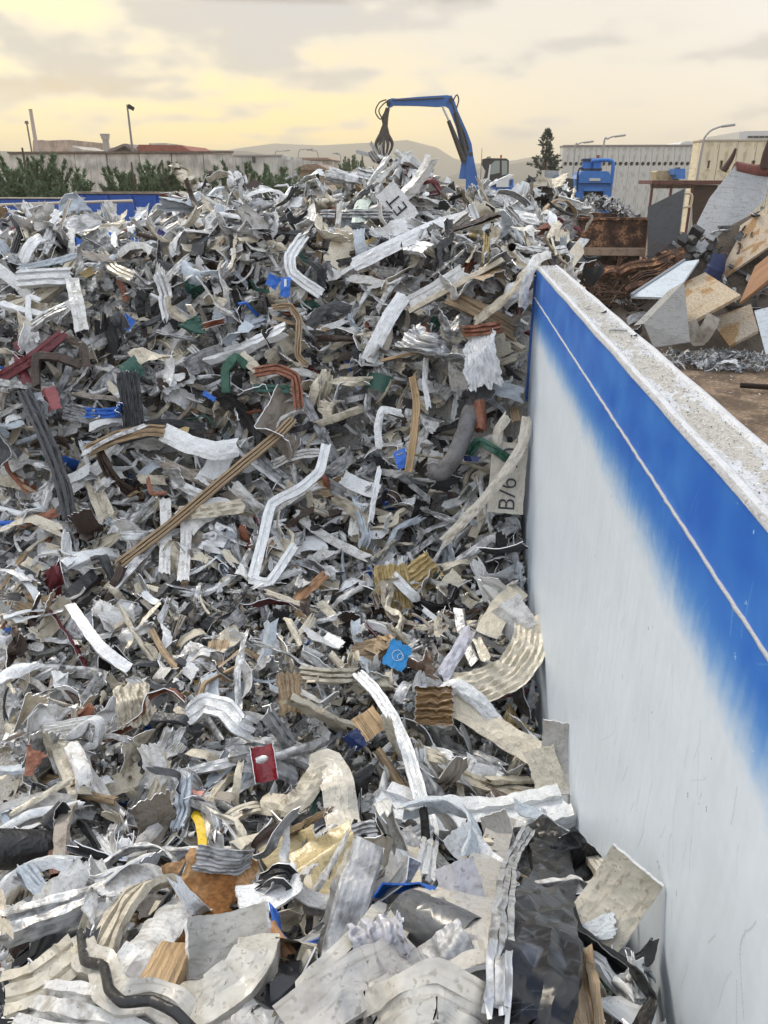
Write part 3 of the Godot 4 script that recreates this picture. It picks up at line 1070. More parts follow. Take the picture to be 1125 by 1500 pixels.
func build_wall() -> void:
	var t := thing("steel_bay_wall", "blue steel wall with rubbed grey lower face and gritty flat top rail", "wall", Vector3(WALL_X, 0, 0))
	var z0 := 1.2
	var z1 := -WALL_END
	# plate, very slightly dished, uv over the whole face
	var mb := MB.new()
	var nz := 60
	var ny := 24
	for j in ny + 1:
		for i in nz + 1:
			var z := lerpf(z0, z1, float(i) / nz)
			var y := lerpf(-0.02, WALL_TOP - 0.009, float(j) / ny)
			var x := 0.010 * sin(z * 1.9 + 0.5) * sin((WALL_TOP - y) * 0.9) * smoothstep(0.0, 0.6, WALL_TOP - y) + 0.004 * noise.get_noise_2d(z * 40, y * 40) * smoothstep(0.05, 0.5, WALL_TOP - y)
			mb.vert(Vector3(x, y, z), Vector3(-1, 0, 0), Vector2(float(i) / nz, (WALL_TOP - y) / 2.9))
	for j in ny:
		for i in nz:
			var q := j * (nz + 1) + i
			var nn := (mb.v[q + nz + 1] - mb.v[q]).cross(mb.v[q + 1] - mb.v[q]).normalized()
			if nn.x > 0: nn = -nn
			mb.n[q] = nn
			mb.tri_i(q, q + nz + 2, q + 1); mb.tri_i(q, q + nz + 1, q + nz + 2)
	mb.quad(Vector3(0.13, -0.02, z0), Vector3(0.13, -0.02, z1), Vector3(0.13, WALL_TOP - 0.035, z1), Vector3(0.13, WALL_TOP - 0.035, z0))
	mb.quad(Vector3(0.0, -0.02, z1), Vector3(0.0, WALL_TOP - 0.035, z1), Vector3(0.13, WALL_TOP - 0.035, z1), Vector3(0.13, -0.02, z1))
	var wm := StandardMaterial3D.new()
	wm.albedo_texture = wall_texture()
	wm.roughness = 0.42
	wm.metallic = 0.0
	obj("plate", mb.mesh(), wm, t)
	# rail: folded flange with rounded lips on both edges
	var P := []
	var U := []
	var n := 40
	for i in n + 1:
		P.append(Vector3(0.072 + 0.001 * sin(i * 0.9), WALL_TOP + 0.002 * sin(i * 1.7), lerpf(z0, z1, float(i) / n)))
		U.append(Vector3.UP)
	var sec := [PackedVector2Array([Vector2(-.0795, -.014), Vector2(-.080, -.008), Vector2(-.076, .001), Vector2(-.066, .004), Vector2(-.058, .0), Vector2(-.052, -.006), Vector2(.054, -.006), Vector2(.060, .0), Vector2(.068, .004), Vector2(.077, .001), Vector2(.080, -.008), Vector2(.078, -.09)]), false, 0.006]
	obj("top_rail", sweep(P, U, sec, 0.0, 0.0, 1, 0.0), mat("rail", Color(0.55, 0.57, 0.61), 0.55, 0.0, "scuff", "grit", 0.3, 1.6), t)
	# layer of pale grit caught between the lips
	var gb := MB.new()
	for i in 241:
		for k in 7:
			var z := lerpf(z0, z1 + 0.3, i / 240.0)
			var fr := k / 6.0
			var x := 0.072 + lerpf(-0.053, 0.057, fr)
			var y := WALL_TOP - 0.0045 + (0.004 + 0.006 * noise.get_noise_2d(z * 700, x * 1200)) * sin(PI * fr)
			gb.vert(Vector3(x, y, z), Vector3.UP, Vector2(x, z))
	for i in 240:
		for k in 6:
			var q := i * 7 + k
			gb.tri_i(q, q + 1, q + 8); gb.tri_i(q, q + 8, q + 7)
	for i in range(1, 240):
		for k in range(1, 6):
			var q := i * 7 + k
			var nn := (gb.v[q + 7] - gb.v[q - 7]).cross(gb.v[q + 1] - gb.v[q - 1]).normalized()
			gb.n[q] = nn if nn.y > 0 else -nn
	obj("grit_layer", gb.mesh(), mat("gritlayer", Color(0.52, 0.50, 0.46), 0.9, 0.0, "scuff", "grit", 1.2, 5.0), t)
	# loose grains on it, beyond counting
	var mm := MultiMesh.new()
	mm.transform_format = MultiMesh.TRANSFORM_3D
	mm.use_colors = true
	var g := BoxMesh.new()
	g.size = Vector3(1, 0.6, 0.8)
	mm.mesh = g
	mm.instance_count = 5200
	var rg := RandomNumberGenerator.new()
	rg.seed = 61
	for i in 5200:
		var z := lerpf(z0, z1, pow(rg.randf(), 0.8))
		var sz := rg.randf_range(0.0016, 0.0045)
		var b := Basis.from_euler(Vector3(rg.randf() * 3, rg.randf() * 6, rg.randf() * 3)).scaled(Vector3.ONE * sz)
		mm.set_instance_transform(i, Transform3D(b, Vector3(0.072 + rg.randf_range(-0.056, 0.058), WALL_TOP + rg.randf_range(0.0, 0.004), z)))
		var q := rg.randf_range(0.40, 0.72)
		if rg.randf() < 0.04: q = 0.15
		mm.set_instance_color(i, Color(q, q * 0.98, q * 0.95))
	var mi := MultiMeshInstance3D.new()
	mi.multimesh = mm
	mi.name = "grit"
	var gm := mat("grain_colour", Color(1, 1, 1), 0.8)
	gm.vertex_color_use_as_albedo = true
	mi.material_override = gm
	mi.set_meta("kind", "stuff")
	t.add_child(mi)
	# lumpy weld bead along the wall
	var wp := []
	for i in 300:
		wp.append(Vector3(-0.0015 + 0.0006 * sin(i * 2.1), WALL_TOP - 0.225 + 0.0008 * sin(i * 0.37) + 0.0006 * sin(i * 1.3), lerpf(z0, z1 + 0.02, i / 299.0)))
	var wb := MB.new()
	wb.tube(wp, 0.0056, 0.0056, 7)
	for i in wb.v.size():
		wb.v[i] += wb.n[i] * 0.0022 * noise.get_noise_3dv(wb.v[i] * 1500.0)
	obj("weld_bead", wb.mesh(), mat("weld", Color(0.72, 0.74, 0.80), 0.5, 0.1, "brush", "grit", 0.6, 4.0), t)
	# end flange
	var fb := MB.new()
	fb.box(Vector3(0.02, WALL_TOP * 0.5 - 0.03, z1 + 0.02), Vector3(0.07, WALL_TOP - 0.09, 0.012))
	obj("end_flange", fb.mesh(), mat("bayblue", Color(0.03, 0.12, 0.42), 0.5, 0.0, "scuff"), t)
	# bits lying on the rail
	var cl := MB.new()
	cl.tube([Vector3(-0.035, 0.008, 0), Vector3(-0.02, 0.011, 0.004), Vector3(0.01, 0.009, 0.0), Vector3(0.038, 0.007, 0.006)], 0.007, 0.006, 7)
	single("metal_clip", cl.mesh(), paint_named("bare silver"), Vector3(0.682, 2.820, -3.286), "small silver clip lying on the gritty wall rail", "clip")
	var bits := [[862,453,"small black crumb lying on the gritty wall rail beside the clip"], [884,459,"small dark flake lying on the gritty wall rail"], [928,494,"tiny dark curl lying on the gritty wall rail"]]
	for k in 3:
		var r3 := RandomNumberGenerator.new()
		r3.seed = 500 + k
		var m := sheet(r3, 0.028, 0.014, 6, 4, rand_folds(r3, 0.028, 0.014, 2, 1.5, 0.004), 0.5, 0.004, 0, 0, 0.4, 0.003)
		single("metal_flake", m, paint_named("black"), [Vector3(0.655, 2.820, -3.885), Vector3(0.706, 2.820, -3.765), Vector3(0.722, 2.820, -3.170)][k] + Vector3(0, 0.008, 0), bits[k][2], "flake")

func text_on(parent: Node3D, called: String, words: String, size: float, tr: Transform3D, c: Color) -> void:
	var tm := TextMesh.new()
	var sf := SystemFont.new()
	sf.font_names = PackedStringArray(["Droid Sans"])
	tm.font = sf
	tm.text = words
	tm.font_size = 64
	tm.pixel_size = size / 64.0
	tm.depth = 0.002
	var o := obj(called, tm, mat("ink_" + str(c), c, 0.7), parent)
	o.transform = tr

# ---------------------------------------------------------------- yard, machines and far things
func poly_part(called: String, poly: PackedVector2Array, z: float, depth: float, m: Material, parent: Node = null) -> MeshInstance3D:
	var mb := MB.new()
	mb.prism(poly, z, depth)
	return obj(called, mb.mesh(), m, parent)

func box_part(called: String, lo: Vector3, hi: Vector3, m: Material, parent: Node = null, ch := 0.0) -> MeshInstance3D:
	var mb := MB.new()
	if ch > 0: mb.cbox((lo + hi) * 0.5, hi - lo, ch)
	else: mb.box((lo + hi) * 0.5, hi - lo)
	return obj(called, mb.mesh(), m, parent)

func tube_part(called: String, pts: Array, r0: float, r1: float, m: Material, parent: Node = null, sides := 8) -> MeshInstance3D:
	var mb := MB.new()
	mb.tube(pts, r0, r1, sides)
	return obj(called, mb.mesh(), m, parent)

func smooth_pts(ctrl: Array, per: int, stiff := 0.0) -> Array:
	var out := []
	var m := ctrl.size()
	for i in m - 1:
		for k in per:
			out.append(ctrl[i].cubic_interpolate(ctrl[i + 1], ctrl[maxi(i - 1, 0)], ctrl[mini(i + 2, m - 1)], float(k) / per).lerp(ctrl[i].lerp(ctrl[i + 1], float(k) / per), stiff))
	out.append(ctrl[m - 1])
	return out

func build_ground() -> void:
	var mb := MB.new()
	# fine near sheet with ruts inside one large sheet
	var n := 90
	for j in n + 1:
		for i in n + 1:
			var u := i * 2.0 / n - 1.0
			var v := j * 2.0 / n - 1.0
			var x := 6.0 + signf(u) * (absf(u) * 14.0 + pow(absf(u), 8.0) * 1500.0)
			var z := -18.0 + signf(v) * (absf(v) * 18.0 + pow(absf(v), 8.0) * 1500.0)
			var y := 0.0
			if absf(u) < 0.75 and absf(v) < 0.75:
				y = 0.05 * noise.get_noise_2d(x * 22, z * 22) + 0.02 * noise.get_noise_2d(x * 90, z * 90)
			mb.vert(Vector3(x, y - 0.03, z), Vector3.UP, Vector2(x, z))
	for j in n:
		for i in n:
			var q := j * (n + 1) + i
			mb.tri_i(q, q + n + 2, q + 1); mb.tri_i(q, q + n + 1, q + n + 2)
	for j in range(1, n):
		for i in range(1, n):
			var q := j * (n + 1) + i
			var nn := (mb.v[q + n + 1] - mb.v[q - n - 1]).cross(mb.v[q + 1] - mb.v[q - 1]).normalized()
			mb.n[q] = nn
	tag(obj("ground", mb.mesh(), mat("earth", Color(0.62, 0.56, 0.50), 0.95, 0.0, "earth", "grit", 0.8, 0.35)), "brown trodden earth of the scrap yard", "ground", "", "structure")

# far ridge line: a solid strip of terrain rising behind the plain
func ridge(called: String, label: String, prof: PackedVector2Array, z: float, depth: float, m: Material) -> void:
	var mb := MB.new()
	var N := prof.size()
	var rows := 7
	for r in rows:
		var f := float(r) / (rows - 1)
		for i in N:
			var p := prof[i]
			var hgt := maxf(p.y, 0.0) * sin(f * PI * 0.5)
			var rough := 1.0 + 0.10 * noise.get_noise_2d(i * 30.0, r * 60.0) * sin(f * PI)
			mb.vert(Vector3(p.x, hgt * rough, z + depth * (1.0 - f)), Vector3(0, 0.6, 0.8).normalized(), Vector2(p.x, f * depth) * 0.01)
	for r in rows - 1:
		for i in N - 1:
			var q := r * N + i
			mb.tri_i(q, q + 1, q + N + 1); mb.tri_i(q, q + N + 1, q + N)
	tag(obj(called, mb.mesh(), m), label, "hills", "", "structure")

# fronds: foliage sprays along branches
func shrub(label: String, category: String, group: String, where: Vector3, wid: float, hgt: float, seed_: int, conifer: bool, m: Material) -> void:
	var rg := RandomNumberGenerator.new()
	rg.seed = seed_
	var t := thing("conifer_tree" if conifer else "feathery_shrub", label, category, where, 0.0, group)
	var tb := MB.new()
	tb.tube([Vector3(0, -0.1, 0), Vector3(0.03, hgt * 0.5, 0.02), Vector3(0, hgt * 0.93, 0)], hgt * 0.025, hgt * 0.006, 7)
	var cb := MB.new()
	var nb := 260 if conifer else 230
	for k in nb:
		var f := pow(rg.randf(), 0.8)
		var a := rg.randf() * TAU
		var base: Vector3
		var tip: Vector3
		if conifer:
			var y := lerpf(0.12, 0.99, f) * hgt
			var r := wid * 0.5 * pow(1.0 - f * 0.96, 0.8) * rg.randf_range(0.55, 1.15) * (0.8 + 0.3 * sin(y * 5.0))
			base = Vector3(0, y, 0)
			tip = Vector3(cos(a) * r, y + r * rg.randf_range(-0.1, 0.55) + 0.05, sin(a) * r)
		else:
			var r := wid * 0.5 * sqrt(rg.randf())
			base = Vector3(cos(a) * r * 0.35, hgt * rg.randf_range(0.05, 0.55), sin(a) * r * 0.3)
			tip = base + Vector3(cos(a) * wid * rg.randf_range(0.2, 0.42), hgt * rg.randf_range(0.12, 0.42), sin(a) * wid * rg.randf_range(0.1, 0.3))
			tip.y = minf(tip.y, hgt * rg.randf_range(0.9, 1.02))
		var L := (tip - base).length()
		tb.tube([base, base.lerp(tip, 0.5) + Vector3(0, L * 0.04, 0), tip], 0.012, 0.003, 4, false)
		var cnt := int(clampf(L * 62.0, 18, 110))
		for q in cnt:
			var g := lerpf(0.22, 1.0, sqrt(rg.randf()))
			var p := base.lerp(tip, g) + Vector3(rg.randfn(0, 1), rg.randfn(0, 1), rg.randfn(0, 1)) * 0.045 * hgt * 0.3 * (1.2 - g)
			var d := ((tip - base).normalized() * 0.9 + Vector3(rg.randfn(0, .5), rg.randfn(0.15, .5), rg.randfn(0, .5))).normalized()
			var s := d.cross(Vector3(rg.randfn(0, 1), rg.randfn(0, 1), rg.randfn(0, 1)).normalized()).normalized()
			var ln := rg.randf_range(0.09, 0.20) * (0.85 if conifer else 1.0)
			var wd := ln * rg.randf_range(0.14, 0.26)
			cb.tri(p - s * wd, p + s * wd, p + d * ln)
			cb.tri(p - s * wd * 0.4 + d * ln * 0.2, p + s * wd * 2.0 + d * ln * 0.55, p + d * ln * 0.5)
	obj("trunk", tb.mesh(), mat("bark", Color(0.09, 0.065, 0.045), 0.9), t)
	obj("crown", cb.mesh(), m, t)

func street_lamp(pts: Array, r: float, label: String, group := "") -> void:
	var o: Vector3 = pts[0]
	var t := thing("street_lamp", label, "street lamp", Vector3(o.x, 0, o.z), 0.0, group)
	var loc := []
	for p in pts: loc.append(p - Vector3(o.x, 0, o.z))
	loc[0].y = 0.0
	var m := mat("galv", Color(0.33, 0.33, 0.33), 0.6, 0.3)
	tube_part("pole", smooth_pts(loc, 6), r, r * 0.5, m, t, 6)
	var e: Vector3 = loc[loc.size() - 1]
	var mb := MB.new()
	mb.cbox(e + Vector3(0.28, 0.0, 0), Vector3(0.8, 0.14, 0.28), 0.04, Basis(Vector3(0, 0, 1), 0.12))
	obj("lamp_head", mb.mesh(), m, t)

func build_far() -> void:
	var hill := mat("hill", Color(0.16, 0.165, 0.15), 0.95)
	ridge("mountains", "hazy blue-grey mountain ridge beyond the plain", PackedVector2Array([Vector2(-549.989, 3.400), Vector2(-487.035, 26.858), Vector2(-426.221, 41.472), Vector2(-373.027, 45.512), Vector2(-331.856, 50.581), Vector2(-290.969, 56.636), Vector2(-227.824, 54.383), Vector2(-170.716, 56.243), Vector2(-125.368, 59.141), Vector2(-80.347, 61.008), Vector2(-35.302, 50.738), Vector2(-6.774, 34.376), Vector2(21.577, 26.134), Vector2(55.002, 28.133), Vector2(82.695, 30.130), Vector2(120.998, 36.156), Vector2(159.858, 32.028), Vector2(198.628, 27.910), Vector2(253.890, 21.753), Vector2(341.425, 15.591), Vector2(524.384, 7.427)]), -1400.0, 400.0, hill)
	ridge("hills", "low hazy town-covered hills behind the concrete wall", PackedVector2Array([Vector2(-557.968, 19.962), Vector2(-455.546, 24.074), Vector2(-393.247, 25.520), Vector2(-356.833, 23.832), Vector2(-314.200, 24.784), Vector2(-271.778, 27.820), Vector2(-242.033, 28.253), Vector2(-212.765, 26.086), Vector2(-177.713, 24.952), Vector2(-143.154, 19.159), Vector2(-108.689, 11.807), Vector2(-74.199, 5.501), Vector2(-39.792, 3.400)]), -700.0, 200.0, hill)
	ridge("hills", "bare hazy hillside behind the excavator cab and conifer tree", PackedVector2Array([Vector2(-21.827, 2.056), Vector2(6.937, 11.403), Vector2(35.576, 15.347), Vector2(53.370, 17.301), Vector2(74.529, 20.548), Vector2(106.297, 21.797), Vector2(141.747, 19.134), Vector2(205.235, 13.851), Vector2(289.083, 7.299), Vector2(371.519, 3.400)]), -900.0, 260.0, hill)
	var conc := mat("concrete", Color(0.68, 0.66, 0.62), 0.9, 0.0, "concrete", "", 0.5, 0.25)
	# long precast concrete wall, one panel after another
	var cw := thing("concrete_wall", "long grey precast concrete wall with rusty runs behind the green shrubs", "wall")
	var xs := PackedVector2Array([Vector2(-25.386, 4.712), Vector2(-23.455, 4.708), Vector2(-21.538, 4.703), Vector2(-19.674, 4.699), Vector2(-17.783, 4.694), Vector2(-15.944, 4.690), Vector2(-14.117, 4.686), Vector2(-12.460, 4.647)])
	for i in xs.size() - 1:
		var a := xs[i]
		var b := xs[i + 1]
		var o := 0.05 * (i % 2)
		box_part("panel", Vector3(a.x + 0.02, 0, -46.25 - o), Vector3(b.x - 0.02, a.y, -46.0 - o), conc, cw, 0.02)
	box_part("coping", Vector3(xs[0].x, xs[0].y, -46.36), Vector3(xs[7].x, xs[0].y + 0.10, -45.9), mat("coping", Color(0.22, 0.17, 0.14), 0.9, 0.0, "concrete"), cw)
	# far houses and works on the left
	var pale := mat("pale_render", Color(0.62, 0.58, 0.53), 0.9, 0.0, "concrete", "", 0.5, 0.1)
	var pink := mat("pink_render", Color(0.52, 0.40, 0.34), 0.9, 0.0, "concrete", "", 0.5, 0.1)
	var tile := mat("red_roof", Color(0.30, 0.085, 0.06), 0.85, 0.0, "grime", "", 0.5, 0.3)
	var dark := mat("dark_glass", Color(0.03, 0.035, 0.04), 0.25)
	var b1 := thing("factory_block", "flat pinkish factory block beyond the concrete wall", "building")
	poly_part("wall", PackedVector2Array([Vector2(-78.862, 3.400), Vector2(-77.648, 9.820), Vector2(-75.808, 9.926), Vector2(-75.050, 9.810), Vector2(-71.923, 9.911), Vector2(-70.374, 9.906), Vector2(-71.466, 3.400)]), -150.0, 14.0, pink, b1)
	poly_part("annex", PackedVector2Array([Vector2(-70.989, 3.400), Vector2(-70.055, 8.970), Vector2(-67.853, 8.291), Vector2(-68.641, 3.400)]), -149.0, 10.0, pale, b1)
	var b2 := thing("red_roofed_hall", "low hall with red tiled roof beyond the concrete wall", "building")
	poly_part("wall", PackedVector2Array([Vector2(-38.009, 3.400), Vector2(-37.613, 6.142), Vector2(-28.738, 6.119), Vector2(-29.014, 3.400)]), -90.0, 12.0, pale, b2)
	var rb := MB.new()
	var ra := PackedVector2Array([Vector2(-35.145, 6.170), Vector2(-34.992, 6.169), Vector2(-34.449, 6.807), Vector2(-29.737, 6.725), Vector2(-28.587, 6.119)])
	rb.prism(PackedVector2Array([ra[1], ra[2], ra[3], ra[4]]), -89.4, 9.0)
	obj("roof", rb.mesh(), tile, b2)
	poly_part("gable_roof", PackedVector2Array([Vector2(-37.844, 6.143), Vector2(-37.583, 6.345), Vector2(-35.971, 6.879), Vector2(-35.588, 6.878), Vector2(-34.518, 6.269), Vector2(-34.536, 6.134), Vector2(-34.996, 6.136), Vector2(-35.921, 6.677), Vector2(-37.140, 6.209), Vector2(-37.304, 6.141)]), -89.0, 9.0, mat("slate", Color(0.18, 0.15, 0.14), 0.9), b2)
	poly_part("gable_panel", PackedVector2Array([Vector2(-37.150, 6.141), Vector2(-35.931, 6.610), Vector2(-34.996, 6.136)]), -89.6, 0.5, mat("gable_dark", Color(0.06, 0.05, 0.045), 0.9), b2)  # dark triangular panel filling the gable below the roof edge
	for k in 8:
		var q := PackedVector2Array([Vector2(-34.161, 6.066), Vector2(-33.778, 6.065)])
		var w := (q[1].x - q[0].x)
		box_part("window", Vector3(q[0].x + k * w * 1.5, q[0].y - 0.55, -89.99), Vector3(q[0].x + k * w * 1.5 + w, q[0].y - 0.10, -89.90), dark, b2)
	box_part("back_block", Vector3(PackedVector2Array([Vector2(-38.342, 7.334)])[0].x, 0, -110), Vector3(PackedVector2Array([Vector2(-36.112, 7.550)])[0].x, PackedVector2Array([Vector2(-36.121, 7.475)])[0].y, -103), pale, b2)
	var ch := thing("factory_chimney", "tall slim pale chimney behind the concrete wall", "chimney", Vector3(PackedVector2Array([Vector2(-71.992, 3.400)])[0].x, 0, -140))
	tube_part("shaft", [Vector3(0, 0, 0), Vector3(0.0, PackedVector2Array([Vector2(-66.092, 14.115)])[0].y, 0)], 0.40, 0.28, mat("chimney", Color(0.40, 0.34, 0.31), 0.9), ch, 12)
	tube_part("rim", [Vector3(0, PackedVector2Array([Vector2(-66.109, 14.014)])[0].y, 0), Vector3(0, PackedVector2Array([Vector2(-66.083, 14.166)])[0].y, 0)], 0.31, 0.31, mat("chimney_rim", Color(0.30, 0.24, 0.22), 0.9), ch, 12)
	var wt := thing("water_tower", "small pale water tower with flared head beside the red roofed hall", "tower", Vector3(PackedVector2Array([Vector2(-51.095, 3.400)])[0].x, 0, -120))
	tube_part("stem", [Vector3(0, 0, 0), Vector3(0, PackedVector2Array([Vector2(-50.429, 8.672)])[0].y, 0)], 0.55, 0.45, pale, wt, 12)
	tube_part("tank", [Vector3(0, PackedVector2Array([Vector2(-50.429, 8.672)])[0].y, 0), Vector3(0, PackedVector2Array([Vector2(-50.376, 9.029)])[0].y, 0), Vector3(0, PackedVector2Array([Vector2(-50.324, 9.384)])[0].y, 0)], 0.55, 0.72, pale, wt, 12)
	# thin mast, and the pole carrying a dark flag
	var ms := thing("radio_mast", "thin mast with a small head behind the concrete wall", "mast", Vector3(PackedVector2Array([Vector2(-41.635, 3.400)])[0].x, 0, -80))
	tube_part("pole", [Vector3.ZERO, Vector3(-0.1, PackedVector2Array([Vector2(-40.845, 8.369)])[0].y, 0)], 0.09, 0.07, mat("mast", Color(0.14, 0.12, 0.11), 0.8), ms, 6)
	tube_part("head", [Vector3(-0.1, PackedVector2Array([Vector2(-40.856, 8.310)])[0].y, 0), Vector3(-0.1, PackedVector2Array([Vector2(-40.812, 8.546)])[0].y, 0)], 0.2, 0.14, mat("mast", Color(0.14, 0.12, 0.11)), ms, 6)
	var fp := thing("flagpole", "tall grey pole with a small dark flag above the concrete wall", "flagpole", Vector3(PackedVector2Array([Vector2(-21.654, 3.400)])[0].x, 0, -55))
	tube_part("pole", [Vector3.ZERO, Vector3(0, PackedVector2Array([Vector2(-21.066, 7.855)])[0].y, 0)], 0.10, 0.06, mat("galv_dark", Color(0.20, 0.19, 0.19), 0.7), fp, 8)
	var fy := PackedVector2Array([Vector2(-21.071, 7.816), Vector2(-20.663, 7.417)])
	var fl := sheet(R, 0.46, 0.26, 10, 6, [], 0.9, 0.05, 0, 0, 0.02, 0.01)
	var flag := obj("flag", fl, mat("flag_cloth", Color(0.018, 0.018, 0.02), 0.9), fp)
	flag.transform = Transform3D(Basis(Vector3(0, 0, 1), -0.5) * Basis(Vector3(1, 0, 0), PI * 0.5), Vector3(0.25, (fy[0].y + fy[1].y) * 0.5 + 0.06, 0.02))
	# white warehouse, tan roofed house and low sheds between wall and mountain
	var w1 := thing("white_warehouse", "long low white warehouse below the mountain ridge", "building")
	poly_part("wall", PackedVector2Array([Vector2(-20.605, 3.400), Vector2(-20.449, 5.322), Vector2(-15.824, 5.312), Vector2(-15.842, 4.978), Vector2(-13.729, 4.974), Vector2(-13.794, 3.400)]), -75.0, 10.0, mat("white_wall", Color(0.58, 0.58, 0.57), 0.85, 0.0, "concrete", "", 0.5, 0.1), w1)
	box_part("parapet", Vector3(PackedVector2Array([Vector2(-20.517, 5.266)])[0].x, PackedVector2Array([Vector2(-20.517, 5.266)])[0].y, -75.6), Vector3(PackedVector2Array([Vector2(-15.759, 5.368)])[0].x, PackedVector2Array([Vector2(-15.757, 5.395)])[0].y, -74.9), mat("grey_trim", Color(0.28, 0.27, 0.26), 0.9), w1)
	box_part("window", Vector3(PackedVector2Array([Vector2(-18.482, 4.758)])[0].x, PackedVector2Array([Vector2(-18.484, 4.730)])[0].y, -74.98), Vector3(PackedVector2Array([Vector2(-18.197, 5.262)])[0].x, PackedVector2Array([Vector2(-18.197, 5.262)])[0].y, -74.9), dark, w1)
	var h1 := thing("tan_roofed_house", "low house with broad tan hipped roof below the mountain", "building")
	poly_part("wall", PackedVector2Array([Vector2(-12.961, 3.400), Vector2(-12.931, 4.066), Vector2(-10.788, 4.064), Vector2(-10.808, 3.400)]), -68.0, 6.0, mat("tan_wall", Color(0.36, 0.27, 0.21), 0.9), h1)
	poly_part("roof", PackedVector2Array([Vector2(-13.327, 4.067), Vector2(-12.293, 4.472), Vector2(-11.335, 4.522), Vector2(-10.338, 4.064)]), -67.4, 7.2, mat("tan_roof", Color(0.30, 0.22, 0.16), 0.9, 0.0, "grime", "", 0.5, 0.5), h1)
	var h2 := thing("long_shed", "long low shed with pinkish roof below the mountain", "building")
	poly_part("wall", PackedVector2Array([Vector2(-21.571, 3.400), Vector2(-21.455, 5.504), Vector2(-15.172, 5.493), Vector2(-15.230, 3.400)]), -100.0, 8.0, pale, h2)
	poly_part("roof", PackedVector2Array([Vector2(-21.621, 5.505), Vector2(-21.110, 5.727), Vector2(-15.494, 5.716), Vector2(-14.925, 5.492)]), -99.5, 9.0, mat("pink_roof", Color(0.30, 0.20, 0.15), 0.9), h2)
	var lamp_lab := ["distant curved street lamp in front of the mountain"]
	for q in [[Vector3(-26.427, 4.488, -120.000), Vector3(-26.214, 6.461, -120.000), Vector3(-25.488, 6.993, -120.000), Vector3(-24.687, 7.124, -120.000)], [Vector3(-23.023, 4.486, -120.000), Vector3(-22.835, 6.454, -120.000), Vector3(-22.108, 7.249, -120.000), Vector3(-21.317, 7.291, -120.000)], [Vector3(-19.835, 4.483, -120.000), Vector3(-19.966, 6.448, -120.000), Vector3(-20.733, 7.069, -120.000), Vector3(-21.517, 7.204, -120.000)], [Vector3(-16.661, 4.481, -120.000), Vector3(-16.724, 6.086, -120.000), Vector3(-17.203, 6.619, -120.000), Vector3(-17.789, 6.752, -120.000)]]:
		street_lamp(q, 0.09, lamp_lab[0], "distant street lamps below the mountain")
	# grey hall with a row of round holes
	var gb := thing("grey_hall", "long grey concrete hall with a row of round openings", "building")
	var gz := -74.0
	var gl := PackedVector2Array([Vector2(8.996, 5.923), Vector2(21.163, 5.834)])
	var panel := mat("grey_panel", Color(0.60, 0.60, 0.57), 0.9, 0.0, "scuff", "", 0.5, 0.12)
	var step := (gl[1].x - gl[0].x) / 13.0
	var hy := PackedVector2Array([Vector2(9.350, 4.590)])[0].y
	for i in 13:
		var cs := CSGCombiner3D.new()
		cs.name = "panel"
		gb.add_child(cs, true)
		var bx := CSGBox3D.new()
		bx.name = "slab"
		bx.size = Vector3(step - 0.02, gl[0].y, 0.3)
		bx.position = Vector3(gl[0].x + (i + 0.5) * step, gl[0].y * 0.5, gz - 0.15)
		bx.material = panel
		cs.add_child(bx)
		for q in 2:
			var cy := CSGCylinder3D.new()
			cy.radius = 0.16
			cy.height = 1.0
			cy.sides = 16
			cy.operation = CSGShape3D.OPERATION_SUBTRACTION
			cy.rotation.x = PI * 0.5
			cy.position = Vector3(gl[0].x + (i + 0.25 + q * 0.5) * step, hy, gz)
			cy.material = panel
			cs.add_child(cy)
	box_part("inner_wall", Vector3(gl[0].x + 0.1, 0, gz - 1.0), Vector3(gl[1].x, gl[0].y - 0.2, gz - 0.6), mat("hall_inner", Color(0.42, 0.42, 0.40), 0.9), gb)
	box_part("side_wall", Vector3(gl[0].x - 0.02, 0, gz - 2.5), Vector3(gl[0].x + 0.25, gl[0].y - 0.01, gz - 0.32), panel, gb)
	box_part("roof", Vector3(gl[0].x - 0.05, gl[0].y, gz - 2.6), Vector3(gl[1].x + 0.1, gl[0].y + 0.14, gz + 0.06), mat("hall_trim", Color(0.22, 0.21, 0.20), 0.9), gb)
	# beige hall, nearer
	var bb := thing("beige_hall", "beige panelled hall with narrow dark windows", "building")
	var beige := mat("beige_panel", Color(0.76, 0.68, 0.50), 0.9, 0.0, "scuff", "", 0.5, 0.12)
	var bl := PackedVector2Array([Vector2(15.725, 5.637), Vector2(25.087, 5.880)])
	var st2 := (bl[1].x - bl[0].x) / 8.0
	var wins := [PackedVector2Array([Vector2(16.289, 4.018), Vector2(16.470, 4.507)]), PackedVector2Array([Vector2(17.079, 3.976), Vector2(17.293, 4.505)]), PackedVector2Array([Vector2(17.564, 3.934), Vector2(17.725, 4.505)]), PackedVector2Array([Vector2(19.080, 3.933), Vector2(19.320, 4.502)])]
	for i in 8:
		var cs := CSGCombiner3D.new()
		cs.name = "panel"
		bb.add_child(cs, true)
		var bx := CSGBox3D.new()
		bx.name = "slab"
		bx.size = Vector3(st2 - 0.03, bl[0].y, 0.35)
		bx.position = Vector3(bl[0].x + (i + 0.5) * st2, bl[0].y * 0.5, -57.175)
		bx.material = beige
		cs.add_child(bx)
		for w in wins:
			if w[1].x > bl[0].x + i * st2 and w[0].x < bl[0].x + (i + 1) * st2:
				var cu := CSGBox3D.new()
				cu.operation = CSGShape3D.OPERATION_SUBTRACTION
				cu.size = Vector3(w[1].x - w[0].x, w[1].y - w[0].y, 1.0)
				cu.position = Vector3((w[0].x + w[1].x) * 0.5, (w[0].y + w[1].y) * 0.5, -57.0)
				cu.material = beige
				cs.add_child(cu)
